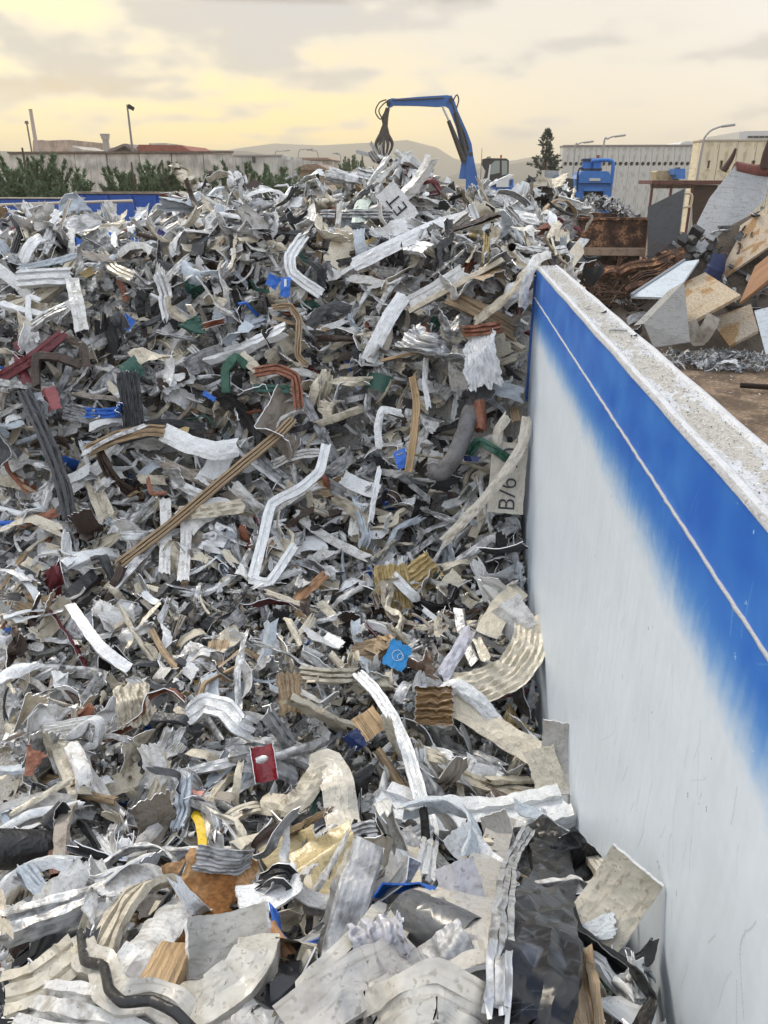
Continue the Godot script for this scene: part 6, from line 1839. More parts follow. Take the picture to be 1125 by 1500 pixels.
const STRIPS := [
	["long_strip","long flat white band lying across the upper slope","metal strip","flat",0.115,0.020,"white painted",0.020,0.12,0.0120,Vector3(0.043, 2.975, -7.687),[Vector3(-0.867, -0.223, 1.181), Vector3(-0.525, -0.067, 1.053), Vector3(-0.149, 0.073, 0.446), Vector3(0.185, 0.094, -1.084), Vector3(0.499, 0.087, -0.950), Vector3(0.857, 0.037, -0.646)],Vector3(0.150, 0.375, 0.915)],
	["curved_strip","glossy black bent tube beside the long white band","tube","tube",0.060,0.060,"black",0.020,0.12,0.0030,Vector3(0.421, 2.977, -7.826),[Vector3(-0.110, 0.058, -0.801), Vector3(0.014, 0.037, -0.704), Vector3(0.101, -0.059, -0.313), Vector3(-0.005, -0.036, 1.818)],Vector3(0.154, 0.684, 0.713)],
	["rail_profile","straight grey rail lying level below the crest","profile","rail",0.074,0.060,"dull grey metal",0.020,0.12,0.0120,Vector3(-0.918, 3.112, -7.386),[Vector3(-0.356, -0.008, -0.172), Vector3(0.017, 0.003, 0.067), Vector3(0.339, 0.005, 0.105)],Vector3(0.071, 0.451, 0.890)],
	["draped_strip","ivory strip draped over the end of the wall rail","metal strip","plain",0.090,0.030,"dirty ivory",0.020,0.12,0.0120,Vector3(0.575, 2.727, -6.645),[Vector3(0.439, 0.281, -1.624), Vector3(0.256, 0.100, -0.877), Vector3(-0.063, 0.063, 0.931), Vector3(-0.222, -0.140, 0.832), Vector3(-0.410, -0.305, 0.738)],Vector3(0.077, 0.745, 0.662)],
	["draped_strip","white strip hooked over the corner of the blue wall","metal strip","plain",0.066,0.020,"grimy white",0.020,0.12,0.0120,Vector3(0.561, 2.761, -5.775),[Vector3(0.155, 0.120, -0.402), Vector3(0.009, 0.118, 0.019), Vector3(-0.032, 0.045, 0.121), Vector3(-0.066, -0.078, 0.132), Vector3(-0.066, -0.205, 0.129)],Vector3(-0.084, 0.158, 0.984)],
	["thin_wire_bar","thin bent pale bar sticking out past the wall's end","bar","tube",0.022,0.022,"dirty ivory",0.020,0.12,0.0030,Vector3(1.019, 2.745, -7.554),[Vector3(-0.079, 0.168, -0.709), Vector3(-0.251, 0.122, 1.374), Vector3(0.018, -0.065, 0.333), Vector3(0.311, -0.224, -0.999)],Vector3(0.448, 0.477, 0.756)],
	["upright_strip","ivory crooked strip standing up at the crest","metal strip","plain",0.074,0.030,"dirty ivory",0.020,0.12,0.0120,Vector3(-4.765, 3.271, -18.731),[Vector3(2.585, -0.147, 10.437), Vector3(-1.349, -0.109, -5.230), Vector3(-1.236, 0.256, -5.208)],Vector3(0.206, 0.251, 0.946)],
	["arched_strip","arched white strip hooping over the crest","metal strip","louver",0.082,0.030,"white painted",0.020,0.12,0.0120,Vector3(-2.752, 3.149, -12.041),[Vector3(0.808, -0.135, 4.756), Vector3(0.220, 0.053, 2.142), Vector3(-2.905, 0.068, -11.981), Vector3(0.673, 0.010, 1.558), Vector3(1.204, 0.003, 3.524)],Vector3(0.162, 0.835, 0.525)],
	["arched_strip","grey looped strip standing on the crest beside the arched white one","metal strip","plain",0.066,0.030,"dull grey metal",0.020,0.12,0.0120,Vector3(-3.919, 3.309, -20.329),[Vector3(-1.102, 0.091, -3.887), Vector3(-0.756, 0.201, -3.904), Vector3(-0.541, -0.148, -3.975), Vector3(2.399, -0.144, 11.766)],Vector3(0.188, 0.392, 0.901)],
	["pale_strip","pale greenish flat strip leaning on the crest","metal strip","plain",0.131,0.030,"pale green",0.020,0.12,0.0120,Vector3(-0.859, 3.183, -7.708),[Vector3(0.007, 0.135, -0.648), Vector3(-0.005, -0.001, 0.171), Vector3(-0.002, -0.133, 0.478)],Vector3(0.066, 0.233, 0.970)],
	["white_profile","bright white channel lying below the long white band","profile","channel",0.098,0.040,"white painted",0.020,0.12,0.0120,Vector3(-0.134, 2.630, -6.221),[Vector3(0.210, 0.136, 0.094), Vector3(0.004, -0.002, 0.010), Vector3(-0.214, -0.135, -0.105)],Vector3(-0.137, 0.247, 0.959)],
	["white_leaf","broad white blade-shaped strip pointing down the slope","metal strip","plain",0.123,0.030,"white painted",0.020,0.12,0.0120,Vector3(-0.538, 2.303, -6.184),[Vector3(0.145, 0.243, -0.157), Vector3(0.036, 0.086, -0.024), Vector3(-0.053, -0.085, 0.075), Vector3(-0.128, -0.244, 0.106)],Vector3(0.006, 0.315, 0.949)],
	["pale_rod","thin pale square bar on the upper slope beside the wall","bar","box",0.041,0.040,"cream painted",0.020,0.12,0.0030,Vector3(0.020, 2.658, -6.105),[Vector3(-0.363, -0.223, -0.162), Vector3(-0.120, -0.072, -0.040), Vector3(0.157, 0.096, 0.082), Vector3(0.326, 0.198, 0.120)],Vector3(-0.197, 0.261, 0.945)],
	["dark_crescent","dark grey crescent-shaped strip on the steep face","metal strip","plain",0.090,0.030,"anthracite",0.020,0.12,0.0120,Vector3(-1.000, 2.393, -6.321),[Vector3(-0.148, -0.095, 0.050), Vector3(-0.064, 0.017, 0.027), Vector3(0.053, 0.060, -0.019), Vector3(0.159, 0.018, -0.058)],Vector3(0.140, 0.207, 0.968)],
	["silver_channel","bent white channel kneeling on the upper slope","profile","stepped",0.090,0.050,"white painted",0.020,0.12,0.0120,Vector3(-1.271, 2.745, -6.640),[Vector3(-0.027, 0.208, -0.285), Vector3(-0.090, 0.067, 0.024), Vector3(-0.060, -0.058, 0.122), Vector3(0.177, -0.217, 0.139)],Vector3(0.176, 0.328, 0.928)],
	["tan_hook","tan hooked strip below the blue plate","metal strip","rail",0.049,0.030,"wood-grain tan",0.020,0.12,0.0120,Vector3(-1.283, 2.269, -6.224),[Vector3(-0.181, 0.168, -0.108), Vector3(-0.036, 0.183, -0.091), Vector3(0.043, 0.073, -0.038), Vector3(0.047, -0.175, 0.102), Vector3(0.128, -0.249, 0.134)],Vector3(0.165, 0.318, 0.934)],
	["white_block","thick white channel lying at the heap's end","profile","stepped",0.139,0.100,"white painted",0.020,0.05,0.0120,Vector3(-3.469, 2.635, -6.520),[Vector3(-0.224, -0.011, 0.038), Vector3(0.007, 0.005, 0.012), Vector3(0.217, 0.006, -0.051)],Vector3(0.312, 0.406, 0.859)],
	["white_upright","long white channel hanging below the thick white one","profile","channel",0.107,0.050,"grimy white",0.020,0.12,0.0120,Vector3(-3.121, 2.452, -6.319),[Vector3(-0.115, 0.171, -0.212), Vector3(0.005, 0.022, 0.007), Vector3(0.109, -0.193, 0.205)],Vector3(0.376, 0.262, 0.889)],
	["white_hook","white hooked strip on the face beside the burgundy bar","metal strip","plain",0.045,0.020,"white painted",0.020,0.12,0.0120,Vector3(-3.446, 2.377, -6.202),[Vector3(0.013, 0.094, -0.104), Vector3(-0.072, 0.122, -0.096), Vector3(-0.032, -0.024, 0.032), Vector3(0.090, -0.192, 0.169)],Vector3(0.397, 0.268, 0.878)],
	["long_curved_strip","long ivory strip snaking down below the blue bay gate","metal strip","rail",0.098,0.040,"cream painted",0.020,0.12,0.0120,Vector3(-3.411, 2.771, -7.619),[Vector3(-0.752, 0.151, -1.251), Vector3(-0.411, 0.046, -0.685), Vector3(0.459, -0.067, 0.880), Vector3(0.703, -0.130, 1.056)],Vector3(0.385, 0.552, 0.739)],
	["pale_loop","pale strip looping over at the blue bay wall","metal strip","plain",0.074,0.030,"white painted",0.020,0.12,0.0120,Vector3(-9.447, 2.638, -22.866),[Vector3(-0.339, 0.390, 0.103), Vector3(-0.155, 0.049, 0.087), Vector3(0.129, -0.190, -0.022), Vector3(0.366, -0.250, -0.168)],Vector3(0.323, 0.438, 0.839)],
	["burgundy_bar","burgundy painted channel lying across the steep face","profile","channel",0.083,0.060,"burgundy",0.020,0.05,0.0120,Vector3(-3.377, 2.082, -5.900),[Vector3(-0.267, -0.170, 0.112), Vector3(0.028, 0.000, 0.037), Vector3(0.239, 0.170, -0.148)],Vector3(0.363, 0.347, 0.865)],
	["burgundy_bar","short burgundy piece hanging under the burgundy channel","profile","plain",0.077,0.040,"burgundy",0.020,0.12,0.0120,Vector3(-3.476, 2.041, -5.924),[Vector3(-0.094, 0.136, -0.137), Vector3(-0.002, 0.002, 0.015), Vector3(0.096, -0.138, 0.122)],Vector3(0.405, 0.300, 0.864)],
	["brown_bracket","dark brown bent box profile over the burgundy channel","profile","box",0.064,0.070,"dark brown",0.020,0.10,0.0120,Vector3(-3.144, 2.038, -5.805),[Vector3(-0.121, -0.138, 0.091), Vector3(-0.140, 0.070, -0.020), Vector3(0.047, 0.074, -0.019), Vector3(0.214, -0.006, -0.052)],Vector3(0.316, 0.430, 0.846)],
	["brown_arc","dark brown arched strip on the steep face","metal strip","plain",0.064,0.030,"dark brown",0.020,0.12,0.0120,Vector3(-2.979, 2.138, -5.942),[Vector3(-0.129, 0.079, -0.092), Vector3(0.031, 0.044, -0.007), Vector3(0.098, -0.123, 0.099)],Vector3(0.365, 0.325, 0.873)],
	["black_rail","long black crushed profile hanging down the steep face","profile","stepped",0.107,0.070,"anthracite",0.020,0.30,0.0120,Vector3(-3.071, 1.463, -5.389),[Vector3(-0.303, 0.393, -0.334), Vector3(-0.117, 0.217, -0.129), Vector3(0.033, 0.020, 0.019), Vector3(0.155, -0.203, 0.157), Vector3(0.232, -0.428, 0.286)],Vector3(0.399, 0.422, 0.814)],
	["tan_rail","long tan wood-grain rail slanting across the lower face","profile","rail",0.070,0.050,"wood-grain tan",0.020,0.05,0.0045,Vector3(-1.713, 1.300, -5.275),[Vector3(-0.627, -0.450, 0.534), Vector3(-0.323, -0.258, 0.217), Vector3(0.050, 0.034, -0.018), Vector3(0.394, 0.287, -0.301), Vector3(0.506, 0.387, -0.432)],Vector3(0.170, 0.522, 0.836)],
	["tan_strip","tan bowed strip above the long tan rail","metal strip","stepped",0.090,0.050,"wood-grain tan",0.020,0.12,0.0120,Vector3(-2.488, 1.545, -5.561),[Vector3(-0.314, -0.090, 0.086), Vector3(-0.090, 0.011, 0.035), Vector3(0.140, 0.055, -0.024), Vector3(0.263, 0.024, -0.098)],Vector3(0.317, 0.409, 0.856)],
	["white_bow","broad white bowed band above the long tan rail","metal strip","plain",0.148,0.040,"white painted",0.020,0.12,0.0120,Vector3(-1.919, 1.511, -5.566),[Vector3(-0.334, 0.057, -0.092), Vector3(-0.096, 0.001, 0.026), Vector3(0.131, -0.033, 0.071), Vector3(0.299, -0.026, -0.005)],Vector3(0.236, 0.394, 0.888)],
	["thin_strip","thin pale bent edge strip beside the tan bowed strip","metal strip","angle",0.029,0.020,"bare silver",0.020,0.12,0.0120,Vector3(-2.583, 1.553, -5.495),[Vector3(-0.233, -0.103, 0.088), Vector3(-0.006, 0.014, 0.005), Vector3(0.238, 0.089, -0.094)],Vector3(0.340, 0.415, 0.844)],
	["white_plank","long white flat plank standing under the tan rail","metal strip","flat",0.082,0.020,"grimy white",0.020,0.12,0.0120,Vector3(-2.078, 0.966, -5.030),[Vector3(-0.088, 0.166, -0.306), Vector3(-0.003, -0.019, -0.022), Vector3(0.092, -0.147, 0.328)],Vector3(0.314, 0.479, 0.820)],
	["white_plank","second white flat plank standing beside the tan rail","metal strip","flat",0.082,0.020,"grimy white",0.020,0.12,0.0120,Vector3(-1.900, 0.942, -4.941),[Vector3(-0.084, 0.143, -0.320), Vector3(-0.004, -0.030, -0.024), Vector3(0.089, -0.113, 0.343)],Vector3(0.291, 0.496, 0.818)],
	["grey_plank","grey weathered flat strip lying under the tan rail","metal strip","flat",0.107,0.020,"dirty ivory",0.020,0.12,0.0120,Vector3(-1.752, 1.126, -5.162),[Vector3(-0.264, -0.042, -0.005), Vector3(0.012, 0.004, 0.025), Vector3(0.252, 0.038, -0.020)],Vector3(0.218, 0.506, 0.835)],
	["green_bracket","bright green curved bracket behind the tan bowed profile","profile","box",0.070,0.060,"green",0.020,0.10,0.0120,Vector3(-1.728, 1.998, -5.943),[Vector3(-0.052, -0.157, 0.083), Vector3(-0.056, 0.019, 0.019), Vector3(0.017, 0.105, -0.043), Vector3(0.091, 0.032, -0.058)],Vector3(0.170, 0.387, 0.907)],
	["terracotta_bar","short terracotta ribbed bar beside the dark green plate","profile","ribbed",0.045,0.030,"terracotta",0.020,0.12,0.0120,Vector3(-1.922, 2.328, -6.158),[Vector3(-0.083, -0.020, 0.019), Vector3(0.083, 0.020, -0.019)],Vector3(0.224, 0.290, 0.931)],
	["terracotta_bracket","terracotta bent channel on the steep face","profile","stepped",0.077,0.050,"terracotta",0.020,0.12,0.0120,Vector3(-1.331, 1.933, -5.888),[Vector3(-0.226, 0.058, -0.052), Vector3(-0.038, 0.094, -0.032), Vector3(0.113, 0.039, -0.000), Vector3(0.151, -0.191, 0.084)],Vector3(0.160, 0.375, 0.913)],
	["green_rail","dark green rail under the terracotta channel","profile","channel",0.058,0.050,"dark green",0.020,0.12,0.0120,Vector3(-1.409, 1.872, -5.898),[Vector3(-0.146, 0.002, -0.003), Vector3(0.146, -0.002, 0.003)],Vector3(0.167, 0.378, 0.911)],
	["rust_curl","terracotta curled strip below the tan rail","metal strip","plain",0.032,0.020,"terracotta",0.020,0.12,0.0120,Vector3(-2.235, 1.216, -5.339),[Vector3(-0.083, 0.052, -0.071), Vector3(-0.016, -0.024, 0.047), Vector3(0.099, -0.029, 0.024)],Vector3(0.255, 0.502, 0.826)],
	["rust_flat","terracotta flat piece lying in the lower face","metal strip","plain",0.064,0.020,"terracotta",0.020,0.12,0.0120,Vector3(-3.030, 1.067, -5.031),[Vector3(-0.128, -0.033, 0.055), Vector3(0.020, 0.012, 0.019), Vector3(0.108, 0.020, -0.074)],Vector3(0.431, 0.493, 0.755)],
	["white_zigzag","white zigzag channel hanging from the steep face","profile","channel",0.070,0.050,"white painted",0.020,0.05,0.0060,Vector3(-1.135, 1.235, -5.095),[Vector3(0.205, 0.304, -0.459), Vector3(0.182, 0.157, -0.252), Vector3(0.060, 0.072, -0.108), Vector3(-0.134, -0.013, 0.005), Vector3(-0.157, -0.191, 0.238), Vector3(-0.157, -0.328, 0.576)],Vector3(0.195, 0.500, 0.844)],
	["white_zigzag","white channel offcut crossing the foot of the zigzag channel","profile","channel",0.061,0.040,"white painted",0.020,0.05,0.0060,Vector3(-1.183, 0.933, -4.637),[Vector3(-0.131, -0.034, 0.106), Vector3(0.013, -0.032, 0.135), Vector3(0.117, 0.067, -0.241)],Vector3(0.207, 0.619, 0.757)],
	["wood_profile","upright wood-coloured box profile beside the grey pipe","profile","box",0.061,0.050,"wood",0.020,0.12,0.0060,Vector3(-0.272, 1.720, -5.593),[Vector3(-0.019, 0.285, -0.235), Vector3(0.024, 0.132, -0.053), Vector3(0.014, -0.090, 0.097), Vector3(-0.018, -0.327, 0.191)],Vector3(0.017, 0.352, 0.936)],
	["white_upright","white flat strip standing beside the wood-coloured profile","metal strip","flat",0.041,0.020,"white painted",0.020,0.12,0.0120,Vector3(-0.180, 1.980, -5.752),[Vector3(-0.011, 0.160, -0.121), Vector3(-0.013, 0.008, 0.017), Vector3(0.025, -0.168, 0.104)],Vector3(0.007, 0.270, 0.963)],
	["grey_pipe","fat grey bent pipe beside the wood-coloured profile","pipe","tube",0.130,0.120,"pipe grey",0.020,0.10,0.0060,Vector3(0.034, 1.574, -5.415),[Vector3(0.127, 0.251, -0.176), Vector3(0.081, 0.116, -0.011), Vector3(0.012, -0.038, 0.081), Vector3(-0.069, -0.154, 0.091), Vector3(-0.151, -0.175, 0.014)],Vector3(-0.028, 0.459, 0.888)],
	["pale_stick","thin pale wooden stick lying across the steep face","stick","box",0.021,0.020,"wood",0.020,0.12,0.0015,Vector3(-0.315, 2.164, -5.887),[Vector3(-0.228, -0.060, -0.049), Vector3(-0.003, 0.008, 0.002), Vector3(0.231, 0.052, 0.046)],Vector3(-0.062, 0.354, 0.933)],
	["terracotta_rail","terracotta rail lying on the slope beside the wall","profile","rail",0.077,0.050,"terracotta",0.020,0.12,0.0120,Vector3(0.224, 2.376, -5.825),[Vector3(-0.153, -0.037, -0.080), Vector3(0.015, 0.007, 0.039), Vector3(0.138, 0.029, 0.041)],Vector3(-0.114, 0.241, 0.964)],
	["terracotta_tube","short terracotta tube beside the green profile","tube","tube",0.094,0.120,"terracotta",0.020,0.10,0.0120,Vector3(0.227, 1.786, -5.550),[Vector3(-0.008, 0.092, -0.043), Vector3(0.008, -0.092, 0.043)],Vector3(-0.069, 0.372, 0.926)],
	["green_profile","dark green bent profile crossing the lettered plate","profile","channel",0.058,0.050,"green",0.020,0.05,0.0120,Vector3(0.290, 1.572, -5.376),[Vector3(-0.148, -0.061, -0.063), Vector3(-0.065, 0.069, -0.030), Vector3(0.047, 0.037, 0.050), Vector3(0.165, -0.045, 0.044)],Vector3(-0.039, 0.403, 0.915)],
	["wall_strip","long ivory crumpled strip slanting down along the blue wall","metal strip","plain",0.074,0.030,"ivory",0.020,0.12,0.0120,Vector3(0.313, 1.404, -5.180),[Vector3(0.244, 0.422, -0.228), Vector3(0.216, 0.268, -0.099), Vector3(0.105, 0.099, 0.013), Vector3(-0.032, -0.080, 0.073), Vector3(-0.203, -0.279, 0.119), Vector3(-0.330, -0.430, 0.122)],Vector3(-0.084, 0.497, 0.864)],
	["white_bend","white bent strip hanging above the dark hollow","metal strip","plain",0.057,0.020,"white painted",0.020,0.12,0.0120,Vector3(-0.482, 1.681, -5.638),[Vector3(0.129, 0.079, -0.040), Vector3(-0.029, 0.101, -0.045), Vector3(-0.060, -0.017, 0.014), Vector3(-0.040, -0.163, 0.070)],Vector3(0.057, 0.362, 0.930)],
	["white_bend","narrow white strip pointing down into the dark hollow","metal strip","flat",0.041,0.020,"white painted",0.020,0.12,0.0120,Vector3(-0.531, 1.243, -5.301),[Vector3(0.022, 0.159, -0.131), Vector3(0.004, 0.021, 0.010), Vector3(-0.026, -0.181, 0.121)],Vector3(0.089, 0.455, 0.886)],
	["pale_hook","ivory hooked plate curling above the lettered plate","metal strip","plain",0.074,0.030,"ivory",0.020,0.12,0.0120,Vector3(0.381, 1.708, -5.400),[Vector3(-0.024, -0.150, 0.029), Vector3(-0.023, 0.023, 0.004), Vector3(0.046, 0.127, -0.033)],Vector3(-0.056, 0.350, 0.935)],
	["cream_batten","flat cream plank lying beside the bronze sheet","metal strip","plain",0.139,0.020,"cream painted",0.010,0.12,0.0120,Vector3(0.292, 0.745, -3.309),[Vector3(-0.231, 0.036, -0.151), Vector3(-0.084, 0.013, -0.064), Vector3(0.074, -0.017, 0.051), Vector3(0.240, -0.032, 0.165)],Vector3(-0.018, 0.804, 0.595)],
	["ribbed_bow","broad cream ribbed band bowing against the blue wall","metal strip","ribbed",0.213,0.030,"cream painted",0.020,0.12,0.0180,Vector3(0.342, 0.845, -3.779),[Vector3(-0.319, -0.078, 0.204), Vector3(-0.130, -0.055, 0.194), Vector3(0.063, -0.010, 0.092), Vector3(0.173, 0.056, -0.096), Vector3(0.213, 0.087, -0.394)],Vector3(0.019, 0.885, 0.465)],
	["cream_angle","cream folded angle profile leaning beside the wall","profile","angle",0.139,0.100,"cream painted",0.020,0.05,0.0120,Vector3(0.378, 0.934, -4.211),[Vector3(0.124, 0.009, -0.265), Vector3(-0.010, 0.012, -0.003), Vector3(-0.114, -0.022, 0.267)],Vector3(-0.080, 0.688, 0.721)],
	["lavender_strip","pale lavender flat strip slanting above the bronze sheet","metal strip","plain",0.082,0.010,"lavender",0.020,0.12,0.0120,Vector3(0.095, 0.863, -3.826),[Vector3(0.083, 0.019, -0.221), Vector3(0.000, 0.006, 0.010), Vector3(-0.083, -0.024, 0.211)],Vector3(0.029, 0.672, 0.740)],
	["cream_strip","small cream slat lying across the ribbed band","metal strip","plain",0.057,0.010,"cream painted",0.020,0.12,0.0120,Vector3(0.232, 0.920, -3.777),[Vector3(-0.027, 0.016, -0.090), Vector3(0.027, -0.016, 0.090)],Vector3(-0.012, 0.666, 0.746)],
	["white_curl","white fluted strip curling below the ribbed band","metal strip","louver",0.090,0.040,"white painted",0.020,0.12,0.0120,Vector3(0.161, 0.811, -3.452),[Vector3(-0.139, 0.015, -0.055), Vector3(-0.058, 0.046, -0.051), Vector3(0.046, 0.012, 0.016), Vector3(0.150, -0.073, 0.089)],Vector3(0.050, 0.770, 0.636)],
	["long_white_strip","long white bent strip standing out over the hollow","metal strip","stepped",0.058,0.025,"white painted",0.020,0.05,0.0075,Vector3(-0.179, 1.091, -2.700),[Vector3(-0.266, -0.121, -0.721), Vector3(-0.154, -0.082, -0.526), Vector3(-0.044, -0.090, -0.328), Vector3(0.042, -0.101, -0.104), Vector3(0.101, -0.077, 0.155), Vector3(0.166, -0.068, 0.383), Vector3(0.155, 0.539, 1.140)],Vector3(0.080, 0.780, 0.621)],
	["grey_rail","grey rail ending behind the long white bent strip","profile","rail",0.074,0.050,"dirty ivory",0.020,0.12,0.0120,Vector3(-0.587, 0.992, -3.360),[Vector3(-0.144, 0.030, 0.038), Vector3(-0.001, 0.014, 0.034), Vector3(0.145, -0.043, -0.072)],Vector3(0.211, 0.797, 0.565)],
	["white_strip","white strip lying down the left of the hollow","metal strip","angle",0.066,0.030,"white painted",0.020,0.12,0.0120,Vector3(-2.079, 0.842, -3.814),[Vector3(-0.311, 0.037, -0.307), Vector3(-0.065, 0.024, -0.031), Vector3(0.105, -0.011, 0.125), Vector3(0.272, -0.050, 0.213)],Vector3(0.343, 0.724, 0.598)],
	["brown_offcut","flat orange-brown wooden offcut at the foot of the heap","offcut","plain",0.066,0.010,"wood orange",0.005,0.12,0.0120,Vector3(-0.886, 0.859, -4.541),[Vector3(-0.064, 0.005, 0.196), Vector3(0.064, -0.005, -0.196)],Vector3(0.176, 0.649, 0.740)],
	["wood_offcut","pale wooden block with pencil marks beside the long white strip","offcut","plain",0.131,0.010,"wood",0.005,0.12,0.0120,Vector3(-0.340, 0.933, -3.052),[Vector3(-0.042, 0.020, -0.050), Vector3(0.042, -0.020, 0.050)],Vector3(0.142, 0.731, 0.668)],
	["yellow_strip","yellow measuring strip standing upright in the fine shreds","strip","plain",0.035,0.005,"yellow",0.020,0.12,0.0015,Vector3(-0.967, 0.923, -2.310),[Vector3(-0.075, -0.041, -0.149), Vector3(-0.022, -0.011, -0.067), Vector3(0.026, 0.011, 0.041), Vector3(0.070, 0.042, 0.175)],Vector3(0.249, 0.770, 0.588)],
	["bowed_panel","ivory bowed panel draped in the hollow","metal strip","plain",0.148,0.050,"ivory",0.020,0.12,0.0120,Vector3(-0.446, 0.969, -2.537),[Vector3(-0.126, -0.043, -0.168), Vector3(-0.044, 0.015, -0.154), Vector3(0.023, 0.030, -0.016), Vector3(0.051, -0.022, 0.086), Vector3(0.097, 0.020, 0.252)],Vector3(0.111, 0.816, 0.567)],
	["twisted_band","ivory twisted band beside the bowed panel","metal strip","plain",0.098,0.040,"dirty ivory",0.020,0.12,0.0120,Vector3(-0.616, 0.964, -2.523),[Vector3(-0.134, -0.055, 0.006), Vector3(-0.011, 0.002, 0.073), Vector3(0.055, 0.026, 0.034), Vector3(0.090, 0.027, -0.113)],Vector3(0.116, 0.867, 0.485)],
	["white_bow","white bowed band arching over the hollow","metal strip","stepped",0.098,0.040,"white painted",0.020,0.12,0.0120,Vector3(-1.038, 1.033, -2.921),[Vector3(-0.198, -0.066, -0.072), Vector3(-0.105, 0.011, -0.076), Vector3(0.023, 0.050, 0.005), Vector3(0.109, 0.031, 0.085), Vector3(0.170, -0.026, 0.059)],Vector3(0.159, 0.799, 0.580)],
	["white_lath","white ribbed slat lying in the fine shreds","metal strip","ribbed",0.098,0.020,"grimy white",0.020,0.12,0.0120,Vector3(-1.802, 0.907, -2.912),[Vector3(-0.133, -0.019, 0.022), Vector3(0.010, 0.016, 0.017), Vector3(0.122, 0.004, -0.039)],Vector3(0.323, 0.797, 0.510)],
	["white_lath","white curled slat standing in the fine shreds","metal strip","louver",0.074,0.030,"grimy white",0.020,0.12,0.0120,Vector3(-1.624, 0.939, -2.627),[Vector3(-0.113, -0.017, -0.154), Vector3(0.035, 0.030, 0.039), Vector3(0.078, -0.014, 0.115)],Vector3(0.373, 0.739, 0.562)],
	["grey_slab","long grey gritty slab lying at the edge of the fine shreds","metal strip","plain",0.123,0.050,"grimy grey",0.020,0.12,0.0120,Vector3(-1.663, 0.956, -2.337),[Vector3(-0.136, 0.005, 0.061), Vector3(0.006, 0.020, -0.012), Vector3(0.130, -0.025, -0.049)],Vector3(0.423, 0.823, 0.378)],
	["black_pipe","thick black pipe lying in the fine shreds","pipe","tube",0.150,0.150,"black",0.002,0.03,0.0015,Vector3(-1.599, 1.015, -2.085),[Vector3(-0.095, 0.050, 0.051), Vector3(0.006, 0.006, 0.004), Vector3(0.089, -0.056, -0.054)],Vector3(0.400, 0.915, 0.053)],
	["brown_block","brown wooden block standing at the end of the black pipe","block","box",0.074,0.050,"wood brown",0.002,0.00,0.0000,Vector3(-1.437, 1.022, -2.072),[Vector3(-0.076, -0.045, -0.119), Vector3(0.003, 0.005, 0.002), Vector3(0.073, 0.040, 0.116)],Vector3(0.412, 0.749, 0.519)],
	["white_trough","long white trough lying against the blue wall","profile","channel",0.197,0.120,"white painted",0.020,0.10,0.0180,Vector3(0.172, 0.915, -2.571),[Vector3(-0.403, 0.036, 0.012), Vector3(-0.223, 0.011, 0.068), Vector3(0.011, -0.029, 0.015), Vector3(0.216, -0.009, -0.010), Vector3(0.398, -0.008, -0.086)],Vector3(0.064, 0.997, -0.043)],
	["black_profile","big scraped black profile standing crumpled on the mound","profile","panel",0.135,0.050,"scraped black",0.030,0.20,0.0240,Vector3(0.285, 1.669, -1.496),[Vector3(0.105, -0.679, -0.914), Vector3(0.140, -0.579, -0.750), Vector3(0.098, -0.298, -0.321), Vector3(-0.032, 0.211, 0.222), Vector3(-0.081, 0.442, 0.503), Vector3(-0.110, 0.466, 0.600), Vector3(-0.120, 0.436, 0.661)],Vector3(-0.103, 0.817, 0.568)],
	["silver_edge","crushed silver edge beside the big black profile","profile","stepped",0.039,0.040,"bare silver",0.020,0.30,0.0150,Vector3(0.202, 1.727, -1.448),[Vector3(0.164, -0.652, -0.851), Vector3(0.056, -0.429, -0.490), Vector3(-0.047, 0.233, 0.232), Vector3(-0.081, 0.431, 0.511), Vector3(-0.092, 0.417, 0.599)],Vector3(-0.056, 0.880, 0.471)],
	["hollow_rim","cream hollow profile end above the cream shell","profile","rail",0.047,0.050,"ivory",0.020,0.30,0.0090,Vector3(0.539, 1.279, -1.937),[Vector3(-0.062, 0.167, 0.228), Vector3(0.031, 0.017, 0.036), Vector3(0.031, -0.184, -0.263)],Vector3(-0.046, 0.980, 0.194)],
	["tan_underside","tan fluted strip below the cream shell","metal strip","stepped",0.078,0.050,"wood-grain tan",0.020,0.12,0.0120,Vector3(0.267, 2.039, -0.982),[Vector3(0.008, -0.038, -0.100), Vector3(-0.005, 0.024, 0.016), Vector3(-0.004, 0.014, 0.084)],Vector3(-0.144, 0.885, 0.443)],
	["grey_plate","light grey thick-edged plate standing on the mound beside the silver edge","metal plate","angle",0.101,0.050,"greige light",0.020,0.05,0.0120,Vector3(0.160, 1.582, -1.632),[Vector3(0.125, -0.623, -0.847), Vector3(0.060, -0.442, -0.494), Vector3(-0.043, 0.137, 0.155), Vector3(-0.075, 0.433, 0.516), Vector3(-0.067, 0.493, 0.669)],Vector3(-0.040, 0.844, 0.536)],
	["pale_loop","pale torn strip looping round the lilac-grey plate","metal strip","plain",0.070,0.030,"ivory",0.020,0.12,0.0120,Vector3(0.074, 1.633, -1.564),[Vector3(-0.110, 0.189, 0.210), Vector3(-0.086, 0.323, 0.376), Vector3(-0.049, 0.345, 0.382), Vector3(0.047, -0.268, -0.296), Vector3(0.198, -0.589, -0.672)],Vector3(0.019, 0.978, 0.209)],
	["dark_pipe","short dark shiny pipe with an open end on the mound","pipe","tube",0.110,0.110,"pipe dark",0.004,0.03,0.0030,Vector3(0.015, 1.961, -1.134),[Vector3(-0.063, -0.039, -0.058), Vector3(-0.003, 0.011, 0.006), Vector3(0.066, 0.028, 0.052)],Vector3(-0.056, 0.979, 0.195)],
